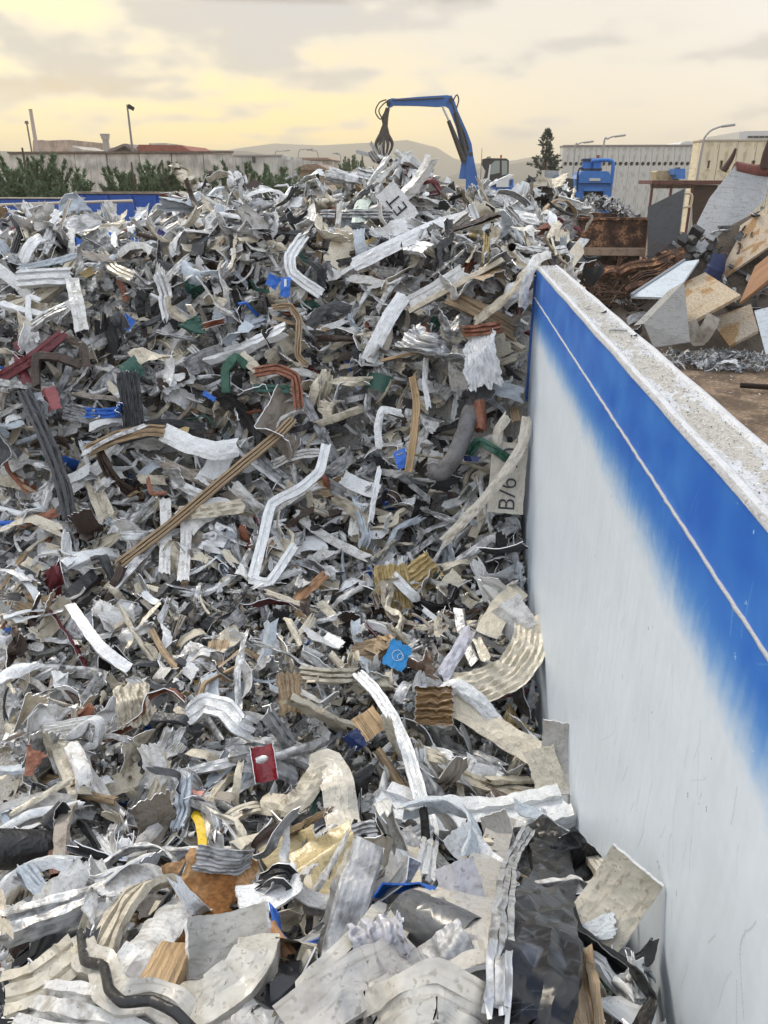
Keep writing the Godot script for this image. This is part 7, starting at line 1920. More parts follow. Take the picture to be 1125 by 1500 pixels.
	["upright_lath","cream flat slat standing upright beside the long white strip","metal strip","plain",0.051,0.006,"cream light",0.004,0.12,0.0120,Vector3(-0.065, 1.514, -1.688),[Vector3(-0.013, -0.487, -0.574), Vector3(0.006, 0.147, 0.154), Vector3(0.007, 0.340, 0.420)],Vector3(0.026, 0.812, 0.583)],
	["white_vane","broad white blade-like strip leaning over the mound","metal strip","plain",0.086,0.040,"grimy white",0.020,0.12,0.0120,Vector3(-0.672, 1.590, -1.436),[Vector3(0.037, 0.292, 0.409), Vector3(0.063, 0.294, 0.335), Vector3(0.031, 0.118, 0.099), Vector3(-0.055, -0.251, -0.298), Vector3(-0.075, -0.453, -0.546)],Vector3(0.157, 0.934, 0.322)],
	["grey_band","long gritty grey band standing up beside the white blade","metal strip","plain",0.055,0.030,"grimy grey",0.020,0.12,0.0120,Vector3(-0.983, 1.297, -1.780),[Vector3(0.227, 0.449, 0.578), Vector3(0.125, 0.237, 0.320), Vector3(-0.045, -0.089, -0.042), Vector3(-0.147, -0.260, -0.340), Vector3(-0.159, -0.337, -0.516)],Vector3(0.278, 0.861, 0.427)],
	["rolled_strip","ivory strip rolling up towards the large grey panel","metal strip","angle",0.078,0.040,"ivory grey",0.020,0.12,0.0120,Vector3(-0.393, 1.977, -0.988),[Vector3(-0.089, -0.054, 0.041), Vector3(-0.023, 0.021, 0.064), Vector3(0.030, 0.049, 0.037), Vector3(0.048, 0.029, -0.029), Vector3(0.034, -0.044, -0.114)],Vector3(0.048, 0.926, 0.374)],
	["wood_tube","square wood-coloured tube with a torn end on the mound","tube","box",0.078,0.080,"wood",0.020,0.05,0.0060,Vector3(-0.541, 1.914, -1.034),[Vector3(0.002, 0.023, 0.076), Vector3(0.006, 0.022, 0.019), Vector3(-0.009, -0.045, -0.095)],Vector3(0.156, 0.902, 0.402)],
	["wavy_profile","wavy pale profile with a dark rubber edge on the mound","profile","channel",0.055,0.040,"ivory grey",0.020,0.10,0.0120,Vector3(-0.615, 1.910, -1.000),[Vector3(-0.222, -0.178, -0.220), Vector3(-0.133, -0.053, -0.085), Vector3(-0.065, -0.011, -0.041), Vector3(-0.012, 0.040, 0.038), Vector3(0.030, 0.054, 0.068), Vector3(0.082, 0.053, 0.057), Vector3(0.137, 0.057, 0.078), Vector3(0.183, 0.038, 0.106)],Vector3(0.193, 0.897, 0.397)],
	["dark_seal","dark rubber seal running along the wavy profile","seal","tube",0.020,0.016,"black",0.020,0.12,0.0015,Vector3(-0.596, 1.946, -0.971),[Vector3(-0.244, -0.208, -0.256), Vector3(-0.122, -0.043, -0.071), Vector3(-0.060, -0.004, -0.036), Vector3(-0.011, 0.040, 0.038), Vector3(0.034, 0.061, 0.074), Vector3(0.082, 0.051, 0.060), Vector3(0.139, 0.064, 0.086), Vector3(0.183, 0.039, 0.105)],Vector3(0.091, 0.945, 0.313)],
	["cream_bow","cream bowed strip reaching the wavy profile","metal strip","stepped",0.078,0.030,"cream light",0.020,0.12,0.0120,Vector3(-0.819, 1.839, -1.059),[Vector3(-0.061, 0.003, 0.059), Vector3(0.005, 0.036, 0.054), Vector3(0.035, 0.012, -0.012), Vector3(0.022, -0.052, -0.100)],Vector3(0.281, 0.895, 0.346)],
	["white_rails","white stacked edge rails lying beside the brown leaf","profile","channel",0.078,0.040,"grimy white",0.020,0.12,0.0120,Vector3(-1.155, 1.519, -1.417),[Vector3(0.025, 0.105, 0.125), Vector3(0.019, 0.030, 0.024), Vector3(-0.044, -0.134, -0.149)],Vector3(0.315, 0.943, 0.104)],
	["white_ribs","broad white ribbed strip with holes lying on the mound","metal strip","stepped",0.086,0.050,"grimy white",0.020,0.12,0.0120,Vector3(-0.656, 1.902, -0.932),[Vector3(-0.159, -0.054, -0.051), Vector3(-0.044, 0.012, -0.002), Vector3(0.056, 0.031, 0.018), Vector3(0.147, 0.011, 0.035)],Vector3(0.219, 0.893, 0.392)],
	["white_slab","broad white bent band with torn corners lying on the mound","metal strip","angle",0.086,0.050,"greige light",0.030,0.12,0.0180,Vector3(-0.132, 2.058, -0.937),[Vector3(-0.103, -0.026, 0.063), Vector3(-0.045, 0.022, 0.049), Vector3(0.010, 0.016, -0.003), Vector3(0.046, 0.020, -0.013), Vector3(0.092, -0.033, -0.096)],Vector3(-0.014, 0.905, 0.426)],
	["white_slab","white flexed band rising beside the broad torn one","metal strip","channel",0.086,0.040,"ivory grey",0.030,0.12,0.0120,Vector3(0.010, 2.099, -0.871),[Vector3(-0.107, -0.050, 0.001), Vector3(-0.054, 0.018, 0.003), Vector3(0.003, 0.029, -0.014), Vector3(0.061, 0.018, 0.005), Vector3(0.097, -0.016, 0.005)],Vector3(-0.099, 0.932, 0.349)],
	["rail_stack","pale grooved rails lying on the torn white panel","profile","rail",0.094,0.050,"ivory grey",0.020,0.10,0.0120,Vector3(-0.141, 2.006, -1.024),[Vector3(-0.076, 0.008, 0.117), Vector3(-0.020, 0.050, 0.079), Vector3(0.028, 0.032, -0.004), Vector3(0.069, -0.091, -0.192)],Vector3(-0.004, 0.909, 0.417)],
	["brown_shard","brown splintered shard beside the large grey panel","metal strip","plain",0.039,0.020,"wood orange",0.020,0.12,0.0120,Vector3(-0.329, 1.882, -1.134),[Vector3(-0.050, -0.060, -0.086), Vector3(0.011, 0.030, 0.029), Vector3(0.039, 0.029, 0.057)],Vector3(0.064, 0.916, 0.396)],
	["hinge_bar","black metal hinge frame lying below the grey panel","hinge","box",0.035,0.030,"glossy black",0.020,0.12,0.0045,Vector3(-0.299, 1.956, -1.005),[Vector3(-0.047, -0.025, 0.005), Vector3(-0.001, 0.031, 0.054), Vector3(0.030, 0.027, 0.014), Vector3(0.019, -0.033, -0.073)],Vector3(0.011, 0.932, 0.362)],
	["hinge_bar","second black bar of the hinge frame below the grey panel","hinge","box",0.030,0.030,"glossy black",0.020,0.12,0.0045,Vector3(-0.302, 1.953, -1.009),[Vector3(-0.025, -0.028, -0.041), Vector3(0.021, 0.010, -0.002), Vector3(0.004, 0.019, 0.043)],Vector3(0.012, 0.932, 0.361)],
	["black_cloth","black fuzzy cable bundle on the edge of the mound","cable","tube",0.060,0.050,"matt black",0.020,0.30,0.0300,Vector3(-0.176, 0.998, -2.298),[Vector3(-0.109, -0.123, -0.195), Vector3(-0.025, -0.051, -0.076), Vector3(0.047, 0.013, 0.040), Vector3(0.088, 0.160, 0.232)],Vector3(0.033, 0.998, 0.052)]
]
const SHEETS := [
	["ribbed_sheet","fan of ribbed silver sheet on the crest below the boom","sheet metal","bare silver",Vector3(0.533, 3.148, -9.912),Vector3(0.951, -0.303, 0.059),Vector3(0.185, 0.713, 0.677),0.686,0.340,1.00,[],0.0100,11,0.0120,0.25,0.0040,4],
	["ribbed_sheet","silver ribbed sheet curling over the wall's far end","sheet metal","bare silver",Vector3(0.662, 2.883, -8.207),Vector3(0.837, -0.538, 0.101),Vector3(0.153, 0.408, 0.900),0.585,0.300,1.30,[],0.0100,9,0.0120,0.25,0.0040,5],
	["crumpled_foil","crinkled bright silver foil at the wall's far end","sheet metal","bare silver",Vector3(0.848, 2.966, -8.467),Vector3(0.773, -0.625, 0.110),Vector3(0.113, 0.306, 0.945),0.413,0.250,0.00,[[0.00,0.00,40,1.80,0.030], [0.20,0.10,120,-1.60,0.030], [-0.20,0.10,80,1.50,0.030]],0.0300,0,0.0060,0.25,0.0040,6],
	["bent_sheet","ivory crumpled sheet propped on the crest under the grapple","sheet metal","dirty ivory",Vector3(-3.420, 3.400, -24.593),Vector3(0.945, 0.299, -0.131),Vector3(0.095, 0.133, 0.987),1.486,0.350,0.00,[[0.00,0.00,70,1.20,0.050], [0.25,0.00,110,-1.30,0.050]],0.0200,0,0.0060,0.25,0.0040,7],
	["bent_sheet","brown-grey sheet folded at the crest of the heap","sheet metal","greige",Vector3(-3.865, 3.158, -24.526),Vector3(0.671, -0.735, -0.098),Vector3(0.088, -0.053, 0.995),1.282,0.340,0.00,[[0.00,0.00,60,1.60,0.040]],0.0200,0,0.0060,0.25,0.0040,8],
	["white_cladding","white folded panel under the lettered sign","sheet metal","white painted",Vector3(-0.552, 2.990, -7.016),Vector3(0.959, 0.268, -0.091),Vector3(-0.022, 0.391, 0.920),0.328,0.130,0.00,[[0.10,0.00,90,0.80,0.020]],0.0060,0,0.0060,0.12,0.0040,9],
	["rose_block","faded burgundy folded plate below the burgundy channel","metal plate","rose",Vector3(-3.139, 1.808, -5.654),Vector3(0.859, 0.093, -0.503),Vector3(0.426, 0.415, 0.804),0.214,0.176,0.00,[[0.15,0.00,85,1.30,0.030]],0.0060,0,0.0060,0.10,0.0040,11],
	["ribbed_plate","black corrugated strip beside the white feathery scrap","metal plate","anthracite",Vector3(-2.524, 1.766, -5.763),Vector3(0.100, -0.968, 0.231),Vector3(0.310, 0.251, 0.917),0.489,0.170,0.00,[],0.0120,6,0.0120,0.12,0.0040,12],
	["green_plate","dark green bent plate on the steep face","metal plate","dark green",Vector3(-2.552, 2.005, -5.913),Vector3(0.474, -0.880, 0.003),Vector3(0.380, 0.208, 0.901),0.199,0.160,0.00,[[0.00,0.00,80,0.90,0.030]],0.0060,0,0.0060,0.12,0.0040,13],
	["green_plate","dark green torn plate beside the short terracotta tube","metal plate","dark green",Vector3(-2.096, 2.291, -6.170),Vector3(0.817, 0.452, -0.359),Vector3(0.217, 0.336, 0.917),0.175,0.160,0.00,[[0.00,0.10,50,1.30,0.030]],0.0200,0,0.0060,0.25,0.0040,14],
	["blue_scrap","bright blue plate with a white slot on the upper slope","metal plate","bright blue",Vector3(-1.372, 2.590, -6.415),Vector3(-0.024, -0.991, 0.130),Vector3(0.201, 0.123, 0.972),0.172,0.080,0.00,[[0.10,0.00,70,0.60,0.020]],0.0080,0,0.0060,0.15,0.0040,20],
	["blue_scrap","torn bright blue scrap beside the slotted blue plate","metal plate","bright blue",Vector3(-1.480, 2.631, -6.427),Vector3(0.863, -0.486, -0.141),Vector3(0.242, 0.152, 0.958),0.109,0.096,0.00,[[0.10,0.00,70,0.60,0.020]],0.0080,0,0.0060,0.15,0.0040,21],
	["blue_scrap","bright blue torn plate with white marks on the steep face","metal plate","bright blue",Vector3(-2.635, 2.331, -6.144),Vector3(0.704, -0.686, -0.183),Vector3(0.399, 0.170, 0.901),0.105,0.104,0.00,[[0.10,0.00,70,0.60,0.020]],0.0080,0,0.0060,0.15,0.0040,22],
	["blue_scrap","bright blue scrap below the blue bay gate","metal plate","bright blue",Vector3(-3.533, 2.860, -7.336),Vector3(0.797, -0.494, -0.347),Vector3(0.473, 0.152, 0.868),0.082,0.080,0.00,[[0.10,0.00,70,0.60,0.020]],0.0080,0,0.0060,0.15,0.0040,23],
	["blue_scrap","small bright blue strip in the feathery white scrap","metal plate","bright blue",Vector3(-1.893, 1.829, -5.789),Vector3(0.797, -0.596, -0.099),Vector3(0.309, 0.262, 0.914),0.120,0.040,0.00,[[0.10,0.00,70,0.60,0.020]],0.0080,0,0.0060,0.15,0.0040,24],
	["blue_scrap","blue scrap deep beside the wood-coloured profile","metal plate","bright blue",Vector3(-0.346, 1.469, -5.458),Vector3(0.345, -0.892, 0.294),Vector3(0.064, 0.334, 0.940),0.156,0.096,0.00,[[0.10,0.00,70,0.60,0.020]],0.0080,0,0.0060,0.15,0.0040,25],
	["blue_scrap","violet-blue crumpled scrap below the blue bay wall","metal plate","violet",Vector3(-2.837, 2.897, -7.677),Vector3(0.817, -0.509, -0.269),Vector3(0.378, 0.123, 0.917),0.101,0.096,0.00,[[0.10,0.00,70,0.60,0.020]],0.0080,0,0.0060,0.15,0.0040,26],
	["blue_scrap","narrow blue offcut lying in the fine shreds","metal plate","bright blue",Vector3(-1.199, 0.986, -2.072),Vector3(0.367, -0.704, 0.608),Vector3(0.377, 0.710, 0.595),0.060,0.028,0.00,[[0.10,0.00,70,0.60,0.020]],0.0036,0,0.0060,0.09,0.0060,27],
	["blue_scrap","dark blue crumpled scrap beside the white bent strip","metal plate","navy",Vector3(-0.391, 0.961, -2.887),Vector3(0.805, 0.395, -0.443),Vector3(0.074, 0.674, 0.735),0.092,0.088,0.00,[[0.10,0.00,70,0.60,0.020]],0.0080,0,0.0060,0.15,0.0040,28],
	["blue_scrap","dark blue scrap under the green profile","metal plate","navy",Vector3(0.171, 1.514, -5.376),Vector3(0.999, 0.037, 0.019),Vector3(-0.031, 0.359, 0.933),0.119,0.040,0.00,[[0.10,0.00,70,0.60,0.020]],0.0080,0,0.0060,0.15,0.0040,29],
	["silver_crumple","bright silver pleated sheet bunched beside the blue wall","sheet metal","bare silver",Vector3(-0.031, 2.171, -5.862),Vector3(0.865, -0.493, 0.099),Vector3(0.023, 0.235, 0.972),0.551,0.340,0.00,[[0.00,0.00,20,1.20,0.050], [0.20,0.10,150,-1.40,0.040], [-0.20,0.00,70,1.20,0.040]],0.0300,8,0.0140,0.25,0.0040,31],
	["silver_crumple","white pleated sheet spilling down beside the blue wall","sheet metal","white painted",Vector3(0.221, 2.185, -5.698),Vector3(0.280, -0.937, 0.211),Vector3(-0.075, 0.197, 0.977),0.463,0.260,0.00,[[0.00,0.00,60,1.00,0.050]],0.0200,9,0.0120,0.25,0.0040,32],
	["silver_crumple","crushed silver drum-like scrap on the slope beside the wall","sheet metal","grimy white",Vector3(0.040, 2.609, -6.058),Vector3(0.948, -0.314, 0.047),Vector3(0.017, 0.198, 0.980),0.365,0.360,0.00,[[0.00,0.00,30,1.80,0.060], [0.20,0.10,110,-1.60,0.050], [-0.25,0.00,75,1.70,0.050]],0.0400,0,0.0060,0.25,0.0040,33],
	["silver_crumple","feathery white foil bundle on the steep face","sheet metal","white painted",Vector3(-2.228, 1.952, -5.932),Vector3(0.449, -0.892, 0.049),Vector3(0.314, 0.209, 0.926),0.491,0.300,0.00,[[0.00,0.00,30,1.90,0.040], [0.20,0.10,110,-1.80,0.030], [-0.20,0.00,75,1.80,0.030]],0.0400,0,0.0060,0.25,0.0040,34],
	["silver_crumple","silver crushed foil lying in the hollow","sheet metal","bare silver",Vector3(-0.013, 2.359, -6.021),Vector3(0.938, -0.342, 0.057),Vector3(0.023, 0.226, 0.974),0.339,0.250,0.00,[[0.00,0.00,30,1.90,0.040], [0.20,0.10,110,-1.80,0.030]],0.0300,0,0.0060,0.25,0.0040,35],
	["grey_bracket","pale grey plate standing above the lettered plate","metal plate","greige light",Vector3(0.320, 1.598, -5.483),Vector3(0.878, 0.467, -0.102),Vector3(-0.084, 0.361, 0.929),0.223,0.140,0.60,[],0.0080,0,0.0060,0.12,0.0040,41],
	["gold_sheet","gold ribbed sheet standing up in the hollow","sheet metal","gold",Vector3(-0.347, 0.758, -4.697),Vector3(0.143, -0.867, 0.477),Vector3(0.088, 0.491, 0.866),0.370,0.240,0.00,[],0.0120,6,0.0160,0.12,0.0040,51],
	["gold_sheet","second gold ribbed sheet bent behind the first","sheet metal","gold",Vector3(-0.160, 0.800, -4.878),Vector3(0.780, 0.541, -0.314),Vector3(-0.078, 0.582, 0.809),0.279,0.240,0.80,[],0.0120,6,0.0160,0.12,0.0040,52],
	["bronze_sheet","bronze ribbed sheet curled beside the cream plank","sheet metal","bronze",Vector3(-0.026, 0.802, -3.389),Vector3(0.999, 0.038, -0.037),Vector3(-0.002, 0.717, 0.697),0.219,0.200,1.20,[],0.0100,5,0.0180,0.10,0.0040,53],
	["blue_disc","bright sky-blue torn panel with white rings in the hollow","metal plate","sky blue",Vector3(-0.246, 0.920, -3.674),Vector3(0.369, 0.759, -0.537),Vector3(0.059, 0.557, 0.828),0.151,0.130,0.40,[],0.0060,0,0.0060,0.20,0.0040,54],
	["brown_wad","brown-and-clear plastic wad beside the sky-blue panel","plastic film","film brown",Vector3(-0.107, 0.839, -3.723),Vector3(0.981, 0.146, -0.128),Vector3(-0.034, 0.781, 0.624),0.214,0.220,0.00,[[0.00,0.00,30,1.80,0.040], [0.20,0.10,110,-1.60,0.030], [-0.25,0.00,75,1.70,0.030]],0.0300,0,0.0060,0.25,0.0040,55],
	["white_cladding","cracked white panel leaning on the cream ribbed band","metal plate","grimy white",Vector3(0.431, 0.954, -4.084),Vector3(0.811, 0.535, -0.235),Vector3(-0.224, 0.656, 0.721),0.227,0.220,0.00,[[0.10,0.00,70,0.50,0.030]],0.0060,0,0.0060,0.12,0.0040,56],
	["red_cover","glossy dark red curved cap in the hollow","cap","red",Vector3(-0.785, 0.955, -2.705),Vector3(0.945, 0.055, -0.324),Vector3(0.155, 0.795, 0.587),0.119,0.160,2.00,[],0.0060,0,0.0060,0.10,0.0040,57],
	["pink_scrap","small pink crumpled scrap above the yellow strip","scrap","pink",Vector3(-1.040, 0.922, -2.514),Vector3(0.946, -0.315, -0.080),Vector3(0.319, 0.848, 0.424),0.049,0.060,0.00,[[0.00,0.00,40,1.50,0.020]],0.0200,0,0.0060,0.25,0.0040,58],
	["ivory_leaf","ivory pleated leaf-shaped sheet standing in the hollow","sheet metal","dirty ivory",Vector3(-1.588, 0.895, -3.155),Vector3(0.247, -0.816, 0.523),Vector3(0.339, 0.579, 0.742),0.246,0.170,0.00,[[0.00,0.00,90,0.80,0.030]],0.0100,4,0.0140,0.20,0.0040,59],
	["speckled_sheet","white speckled sheet standing in the fine shreds","sheet metal","grimy white",Vector3(-1.297, 0.936, -2.673),Vector3(0.373, -0.765, 0.525),Vector3(0.337, 0.638, 0.692),0.189,0.130,0.00,[[0.00,-0.20,0,0.90,0.020]],0.0080,0,0.0060,0.25,0.0040,60],
	["brown_leaf","rust-brown crumpled sheet in the fine shreds","sheet metal","terracotta",Vector3(-1.867, 0.936, -2.647),Vector3(0.800, -0.600, -0.006),Vector3(0.553, 0.734, 0.395),0.098,0.120,0.00,[[0.00,0.00,60,1.50,0.030]],0.0200,0,0.0060,0.25,0.0040,61],
	["tan_scrap","tan torn sheet in the hollow","sheet metal","wood-grain tan",Vector3(-0.748, 1.029, -3.134),Vector3(0.178, -0.805, 0.566),Vector3(0.240, 0.594, 0.768),0.201,0.120,0.00,[],0.0100,0,0.0060,0.35,0.0040,62],
	["curved_plate","pale grey curved plate standing at the wall","metal plate","greige light",Vector3(0.560, 0.914, -2.912),Vector3(-0.122, -0.768, 0.629),Vector3(-0.206, 0.639, 0.741),0.336,0.160,1.30,[],0.0060,0,0.0060,0.08,0.0060,71],
	["cream_corner","cream flat plate behind the curved grey one","metal plate","cream painted",Vector3(0.507, 0.871, -2.859),Vector3(0.331, -0.677, 0.657),Vector3(-0.078, 0.675, 0.734),0.217,0.140,0.00,[],0.0050,0,0.0060,0.12,0.0040,72],
	["black_flap","scraped black folded flap at the top of the black profile","metal plate","scraped black",Vector3(0.524, 1.165, -2.098),Vector3(0.783, -0.318, 0.535),Vector3(-0.038, 0.833, 0.552),0.201,0.120,0.00,[[-0.10,0.00,80,0.90,0.020], [0.20,0.10,110,-1.00,0.020]],0.0090,0,0.0060,0.12,0.0060,95],
	["cream_shell","cream curved shell with a hollow rim leaning on the blue wall","metal plate","cream light",Vector3(0.450, 1.657, -1.464),Vector3(0.608, 0.597, -0.524),Vector3(-0.272, 0.776, 0.569),0.301,0.150,1.30,[],0.0027,0,0.0060,0.02,0.0120,73],
	["grey_plate","light grey plate curling above the other on the mound","metal plate","greige light",Vector3(0.258, 1.031, -2.297),Vector3(0.355, -0.631, 0.690),Vector3(0.029, 0.745, 0.666),0.179,0.110,0.80,[],0.0027,0,0.0060,0.07,0.0080,75],
	["lilac_plate","lilac-grey flat plate with jagged torn edge on the mound","metal plate","lavender grey",Vector3(0.068, 1.858, -1.303),Vector3(0.306, -0.607, 0.734),Vector3(0.032, 0.777, 0.629),0.153,0.110,0.00,[[0.10,0.20,20,0.70,0.020]],0.0054,0,0.0060,0.09,0.0060,76],
	["silver_flap","gritty silver torn flap below the dark pipe","sheet metal","dull grey metal",Vector3(0.013, 2.033, -0.993),Vector3(0.540, -0.491, 0.684),Vector3(0.031, 0.823, 0.567),0.123,0.160,0.00,[[0.10,0.00,70,0.70,0.030]],0.0054,0,0.0060,0.15,0.0060,77],
	["grey_flap","grey torn plate below the dark pipe","metal plate","greige light",Vector3(0.077, 2.024, -0.978),Vector3(0.894, -0.225, 0.387),Vector3(0.005, 0.870, 0.493),0.126,0.140,0.00,[],0.0045,0,0.0060,0.18,0.0060,78],
	["gold_cone","pale gold sheet rolled into a cone on the mound","sheet metal","pale gold",Vector3(-0.344, 1.358, -1.825),Vector3(0.434, -0.640, 0.634),Vector3(0.223, 0.758, 0.612),0.249,0.220,1.20,[[0.00,0.00,80,1.30,0.050]],0.0054,0,0.0060,0.09,0.0060,79],
	["gold_leaf","pale gold curling sheet beside the gold cone","sheet metal","pale gold",Vector3(-0.526, 1.199, -1.954),Vector3(0.941, 0.069, -0.331),Vector3(0.054, 0.936, 0.348),0.268,0.180,1.40,[[-0.10,0.10,10,0.80,0.050]],0.0063,0,0.0060,0.12,0.0060,80],
	["white_flap","white bent flap below the gold sheets","metal plate","white painted",Vector3(-0.432, 1.663, -1.445),Vector3(0.880, 0.154, -0.448),Vector3(-0.230, 0.966, -0.119),0.173,0.120,1.10,[],0.0027,0,0.0060,0.09,0.0060,81],
	["greige_leaf","pale grey folded plate below the gold cone","metal plate","greige light",Vector3(-0.179, 1.735, -1.395),Vector3(0.936, -0.280, 0.215),Vector3(0.177, 0.899, 0.401),0.152,0.240,0.00,[[0.00,0.10,20,0.90,0.040]],0.0054,0,0.0060,0.15,0.0060,82],
	["blue_white_flap","pale blue-white smooth panel over the brown sack","metal plate","pale blue-grey",Vector3(-0.680, 1.403, -1.669),Vector3(0.959, -0.275, -0.062),Vector3(0.280, 0.907, 0.313),0.194,0.160,0.00,[[-0.10,0.00,95,0.70,0.050]],0.0027,0,0.0060,0.09,0.0060,83],
	["brown_sack","crumpled brown paper sack with dark print under the pale panel","paper sack","kraft",Vector3(-0.596, 1.593, -1.446),Vector3(0.964, -0.256, -0.077),Vector3(0.264, 0.861, 0.434),0.196,0.280,0.00,[],0.0225,0,0.0060,0.12,0.0060,84],
	["brown_sack","brown paper sack corner sticking out beside the pale panel","paper sack","kraft",Vector3(-0.906, 1.132, -1.893),Vector3(0.904, -0.005, -0.427),Vector3(0.213, 0.872, 0.440),0.118,0.140,0.00,[[0.00,0.00,50,1.40,0.040]],0.0135,0,0.0060,0.12,0.0060,85],
	["grey_cladding","large curved grey panel lying below the brown sack","metal plate","panel grey",Vector3(-0.437, 1.883, -1.128),Vector3(0.943, -0.024, -0.333),Vector3(0.182, 0.873, 0.453),0.186,0.120,1.50,[],0.0027,0,0.0060,0.05,0.0100,86],
	["gritty_sheet","white torn sheet with a rough brown patch on the mound","sheet metal","grimy white",Vector3(-0.998, 1.548, -1.405),Vector3(0.633, -0.654, 0.413),Vector3(0.512, 0.755, 0.410),0.211,0.220,0.00,[[0.00,0.10,30,0.80,0.040]],0.0063,0,0.0060,0.15,0.0060,87],
	["brown_leaf","dark brown bent plate beside the white edge rails","metal plate","dark brown",Vector3(-1.036, 1.635, -1.292),Vector3(0.714, -0.635, 0.295),Vector3(0.577, 0.772, 0.266),0.073,0.112,0.00,[[0.00,0.00,60,1.20,0.030]],0.0063,0,0.0060,0.15,0.0060,88],
	["lilac_fold","lilac-grey pleated sheet folded over the grooved rails","sheet metal","lavender grey",Vector3(-0.102, 2.061, -1.026),Vector3(0.293, -0.595, 0.748),Vector3(0.055, 0.792, 0.608),0.081,0.100,0.00,[[0.00,0.00,90,0.80,0.030]],0.0054,3,0.0120,0.15,0.0060,91],
	["black_sheet","black scratched plastic sheet in the hollow beside the bowed panel","plastic sheet","anthracite",Vector3(-0.542, 0.877, -2.438),Vector3(0.942, 0.106, -0.319),Vector3(0.006, 0.943, 0.332),0.178,0.200,0.00,[[0.00,0.00,40,1.20,0.040]],0.0090,0,0.0060,0.15,0.0060,92]
]

const EXTRA := {
	"pale green": [Color(0.52, 0.60, 0.54), 0.5, "scuff"], "rose": [Color(0.30, 0.085, 0.095), 0.5, "scuff"], "green": [Color(0.018, 0.095, 0.060), 0.4, "scuff"],
	"violet": [Color(0.045, 0.04, 0.20), 0.5, "scuff"], "navy": [Color(0.012, 0.035, 0.14), 0.45, "scuff"], "wood": [Color(0.52, 0.37, 0.21), 0.65, "grain"],
	"wood orange": [Color(0.42, 0.24, 0.13), 0.7, "grain"], "wood brown": [Color(0.21, 0.105, 0.075), 0.7, "grain"], "pipe grey": [Color(0.17, 0.165, 0.17), 0.6, "grime"],
	"pipe dark": [Color(0.11, 0.115, 0.125), 0.25, "scuff"], "ivory": [Color(0.62, 0.58, 0.50), 0.32, "scuff"], "ivory grey": [Color(0.55, 0.53, 0.48), 0.32, "scuff"],
	"greige light": [Color(0.50, 0.48, 0.45), 0.32, "scuff"], "bronze": [Color(0.30, 0.19, 0.09), 0.35, "grain"], "sky blue": [Color(0.02, 0.30, 0.72), 0.4, "scuff"],
	"film brown": [Color(0.38, 0.26, 0.19), 0.35, "grime"], "lavender": [Color(0.56, 0.56, 0.64), 0.5, "scuff"], "lavender grey": [Color(0.44, 0.44, 0.48), 0.32, "scuff"],
	"red": [Color(0.24, 0.012, 0.022), 0.25, "scuff"], "yellow": [Color(0.72, 0.50, 0.02), 0.5, "scuff"], "pink": [Color(0.62, 0.26, 0.20), 0.6, ""],
	"grimy grey": [Color(0.36, 0.36, 0.36), 0.6, "grime"], "glossy black": [Color(0.014, 0.016, 0.022), 0.32, "scuff"], "scraped black": [Color(1, 1, 1), 0.35, "scraped"], "cream light": [Color(0.66, 0.61, 0.50), 0.32, "scuff"],
	"pale gold": [Color(0.62, 0.50, 0.27), 0.32, "scuff"], "kraft": [Color(0.58, 0.37, 0.20), 0.9, "board"], "panel grey": [Color(0.40, 0.39, 0.36), 0.32, "scuff"],
	"white warm": [Color(0.66, 0.64, 0.59), 0.32, "scuff"], "matt black": [Color(0.015, 0.015, 0.015), 0.95, ""],
}

func hero_mat(nm: String) -> StandardMaterial3D:
	if EXTRA.has(nm):
		var e: Array = EXTRA[nm]
		return mat("extra_" + nm, e[0], e[1], 0.0, e[2], "crinkle", 0.55, 1.6)
	return paint_named(nm)

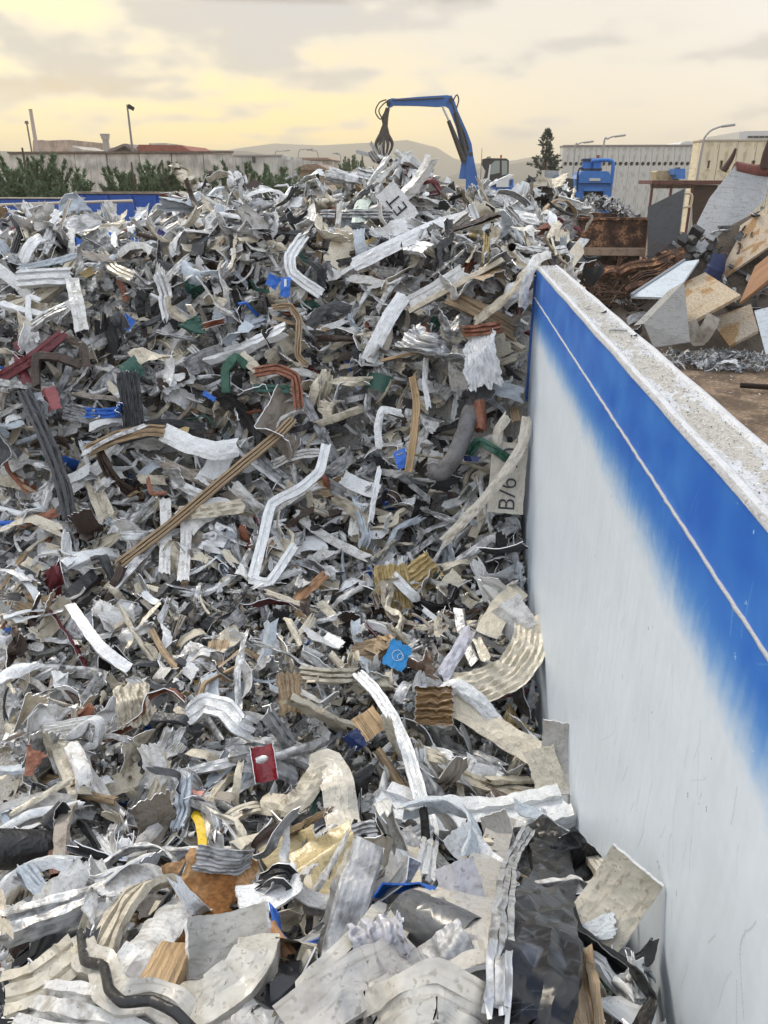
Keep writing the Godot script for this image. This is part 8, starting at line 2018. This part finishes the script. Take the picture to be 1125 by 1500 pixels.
func build_heroes() -> void:
	for k in STRIPS.size():
		var e: Array = STRIPS[k]
		var P := smooth_pts(e[11], 9, 0.6)
		var U := []
		for p in P: U.append(e[12])
		var near: bool = e[10].z > -2.4
		var sec := section(e[3], e[4], e[5])
		if near: sec[2] *= 2.0
		single(e[0], sweep(P, U, sec, e[7], e[8], 900 + k, e[9]), hero_mat(e[6]), e[10], e[1], e[2])
	for k in SHEETS.size():
		var e: Array = SHEETS[k]
		var rg := RandomNumberGenerator.new()
		rg.seed = 3000 + e[16]
		var folds := []
		for f in e[10]:
			var a := deg_to_rad(f[2])
			folds.append([Vector3(f[0] * e[7], 0, f[1] * e[8]), Vector3(cos(a), 0, sin(a)), f[3], f[4]])
		var m := sheet(rg, e[7], e[8], 26, 22 if e[12] == 0 else 44, folds, e[9], e[11], e[12], e[13], e[14], e[15])
		var o := single(e[0], m, hero_mat(e[3]), e[4], e[1], e[2])
		var X: Vector3 = e[5]
		var N: Vector3 = e[6]
		o.basis = Basis(X, N, X.cross(N).normalized())
		if e[0] == "brown_sack" and e[16] == 84:
			text_on(o, "print", "lami  el", 0.045, Transform3D(Basis(Vector3(-1, 0, 0), Vector3(0, 0, 1), Vector3(0, 1, 0)), Vector3(0.0, 0.022, 0.05)), Color(0.03, 0.025, 0.02))
		if e[0] == "blue_disc":
			for q in 2:
				var tm := TorusMesh.new()
				tm.inner_radius = 0.016 + q * 0.012
				tm.outer_radius = tm.inner_radius + 0.003
				tm.rings = 28
				tm.ring_segments = 6
				var ring := obj("white_ring", tm, mat("ring_white", Color(0.7, 0.75, 0.8), 0.5), o)
				ring.position = Vector3(0.0, 0.006, 0.02 - 0.02 * q)
				ring.scale = Vector3(1, 0.3, 1)
		if e[0] == "blue_scrap" and e[16] == 20:
			var mb := MB.new()
			mb.cbox(Vector3(-0.03, 0.006, 0), Vector3(0.06, 0.004, 0.02), 0.001)
			obj("white_slot", mb.mesh(), mat("ring_white", Color(0.7, 0.75, 0.8)), o)
	# the lettered plates
	var bp := thing("lettered_plate", "ivory plate with dark letters standing between heap and blue wall", "sign", Vector3(0.440, 1.395, -5.317))
	bp.basis = Basis(Vector3(0.039, 0.936, -0.350), Vector3(-0.072, 0.352, 0.933), Vector3(0.997, -0.011, 0.081))
	var rg2 := RandomNumberGenerator.new()
	rg2.seed = 5
	obj("plate", sheet(rg2, 0.52, 0.26, 20, 12, [], 0.35, 0.004, 0, 0, 0.04, 0.005), hero_mat("ivory"), bp)
	text_on(bp, "lettering", "B/6", 0.16, Transform3D(Basis(Vector3(1, 0, 0), Vector3(0, 0, -1), Vector3(0, 1, 0)), Vector3(-0.12, 0.012, 0.01)), Color(0.03, 0.035, 0.05))
	text_on(bp, "lettering", "/0", 0.16, Transform3D(Basis(Vector3(1, 0, 0), Vector3(0, 0, -1), Vector3(0, 1, 0)), Vector3(0.15, 0.016, 0.01)), Color(0.03, 0.035, 0.05))
	var ep := thing("lettered_sign", "small white sign with thin black letters near the crest", "sign", Vector3(-0.530, 3.186, -7.428))
	ep.basis = Basis(Vector3(-0.639, 0.769, 0.023), Vector3(0.097, 0.050, 0.994), Vector3(0.763, 0.637, -0.106))
	obj("plate", sheet(rg2, 0.36, 0.21, 16, 12, [], 0.1, 0.004, 0, 0, 0.10, 0.004), hero_mat("white painted"), ep)
	text_on(ep, "lettering", "ET", 0.17, Transform3D(Basis(Vector3(1, 0, 0), Vector3(0, 0, -1), Vector3(0, 1, 0)), Vector3(0.0, 0.008, 0.0)), Color(0.02, 0.02, 0.025))

func _ready() -> void:
	# camera
	var cam := Camera3D.new()
	cam.name = "camera"
	add_child(cam)
	cam.position = CAM
	cam.rotation_degrees = Vector3(-23.413, 5.002, 0.0)
	cam.fov = 67.29
	cam.near = 0.05
	cam.far = 9000.0
	cam.current = true
	# sky, haze, exposure
	var env := Environment.new()
	env.background_mode = Environment.BG_SKY
	var sky := Sky.new()
	var sm_ := PanoramaSkyMaterial.new()
	sm_.panorama = make_sky()
	sky.sky_material = sm_
	env.sky = sky
	env.tonemap_mode = Environment.TONE_MAPPER_LINEAR
	env.tonemap_exposure = 1.66
	env.fog_enabled = true
	env.fog_density = 0.0009
	env.fog_light_color = Color(0.95, 0.90, 0.82)
	env.sdfgi_enabled = true
	env.ssao_enabled = true
	env.ssil_enabled = true
	var we := WorldEnvironment.new()
	we.name = "environment"
	we.environment = env
	add_child(we)
	# low veiled sun, off to the left beyond the heap
	var sun := DirectionalLight3D.new()
	sun.name = "sun"
	sun.light_energy = 0.45
	sun.light_color = Color(1.0, 0.95, 0.87)
	sun.light_angular_distance = 14.0
	sun.shadow_enabled = true
	add_child(sun)
	sun.look_at_from_position(Vector3.ZERO, Vector3(0.50, -0.62, 0.60), Vector3.UP)
	noise.seed = 12
	noise.frequency = 0.03
	noise.fractal_octaves = 2
	R.seed = 1
	make_textures()
	# structure
	build_ground()
	build_wall()
	build_far()
	build_bays()
	build_excavator()
	build_library()
	build_press()
	build_skip()
	build_yard()
	# the heap
	place_mass()
	place_individuals()
	build_heroes()
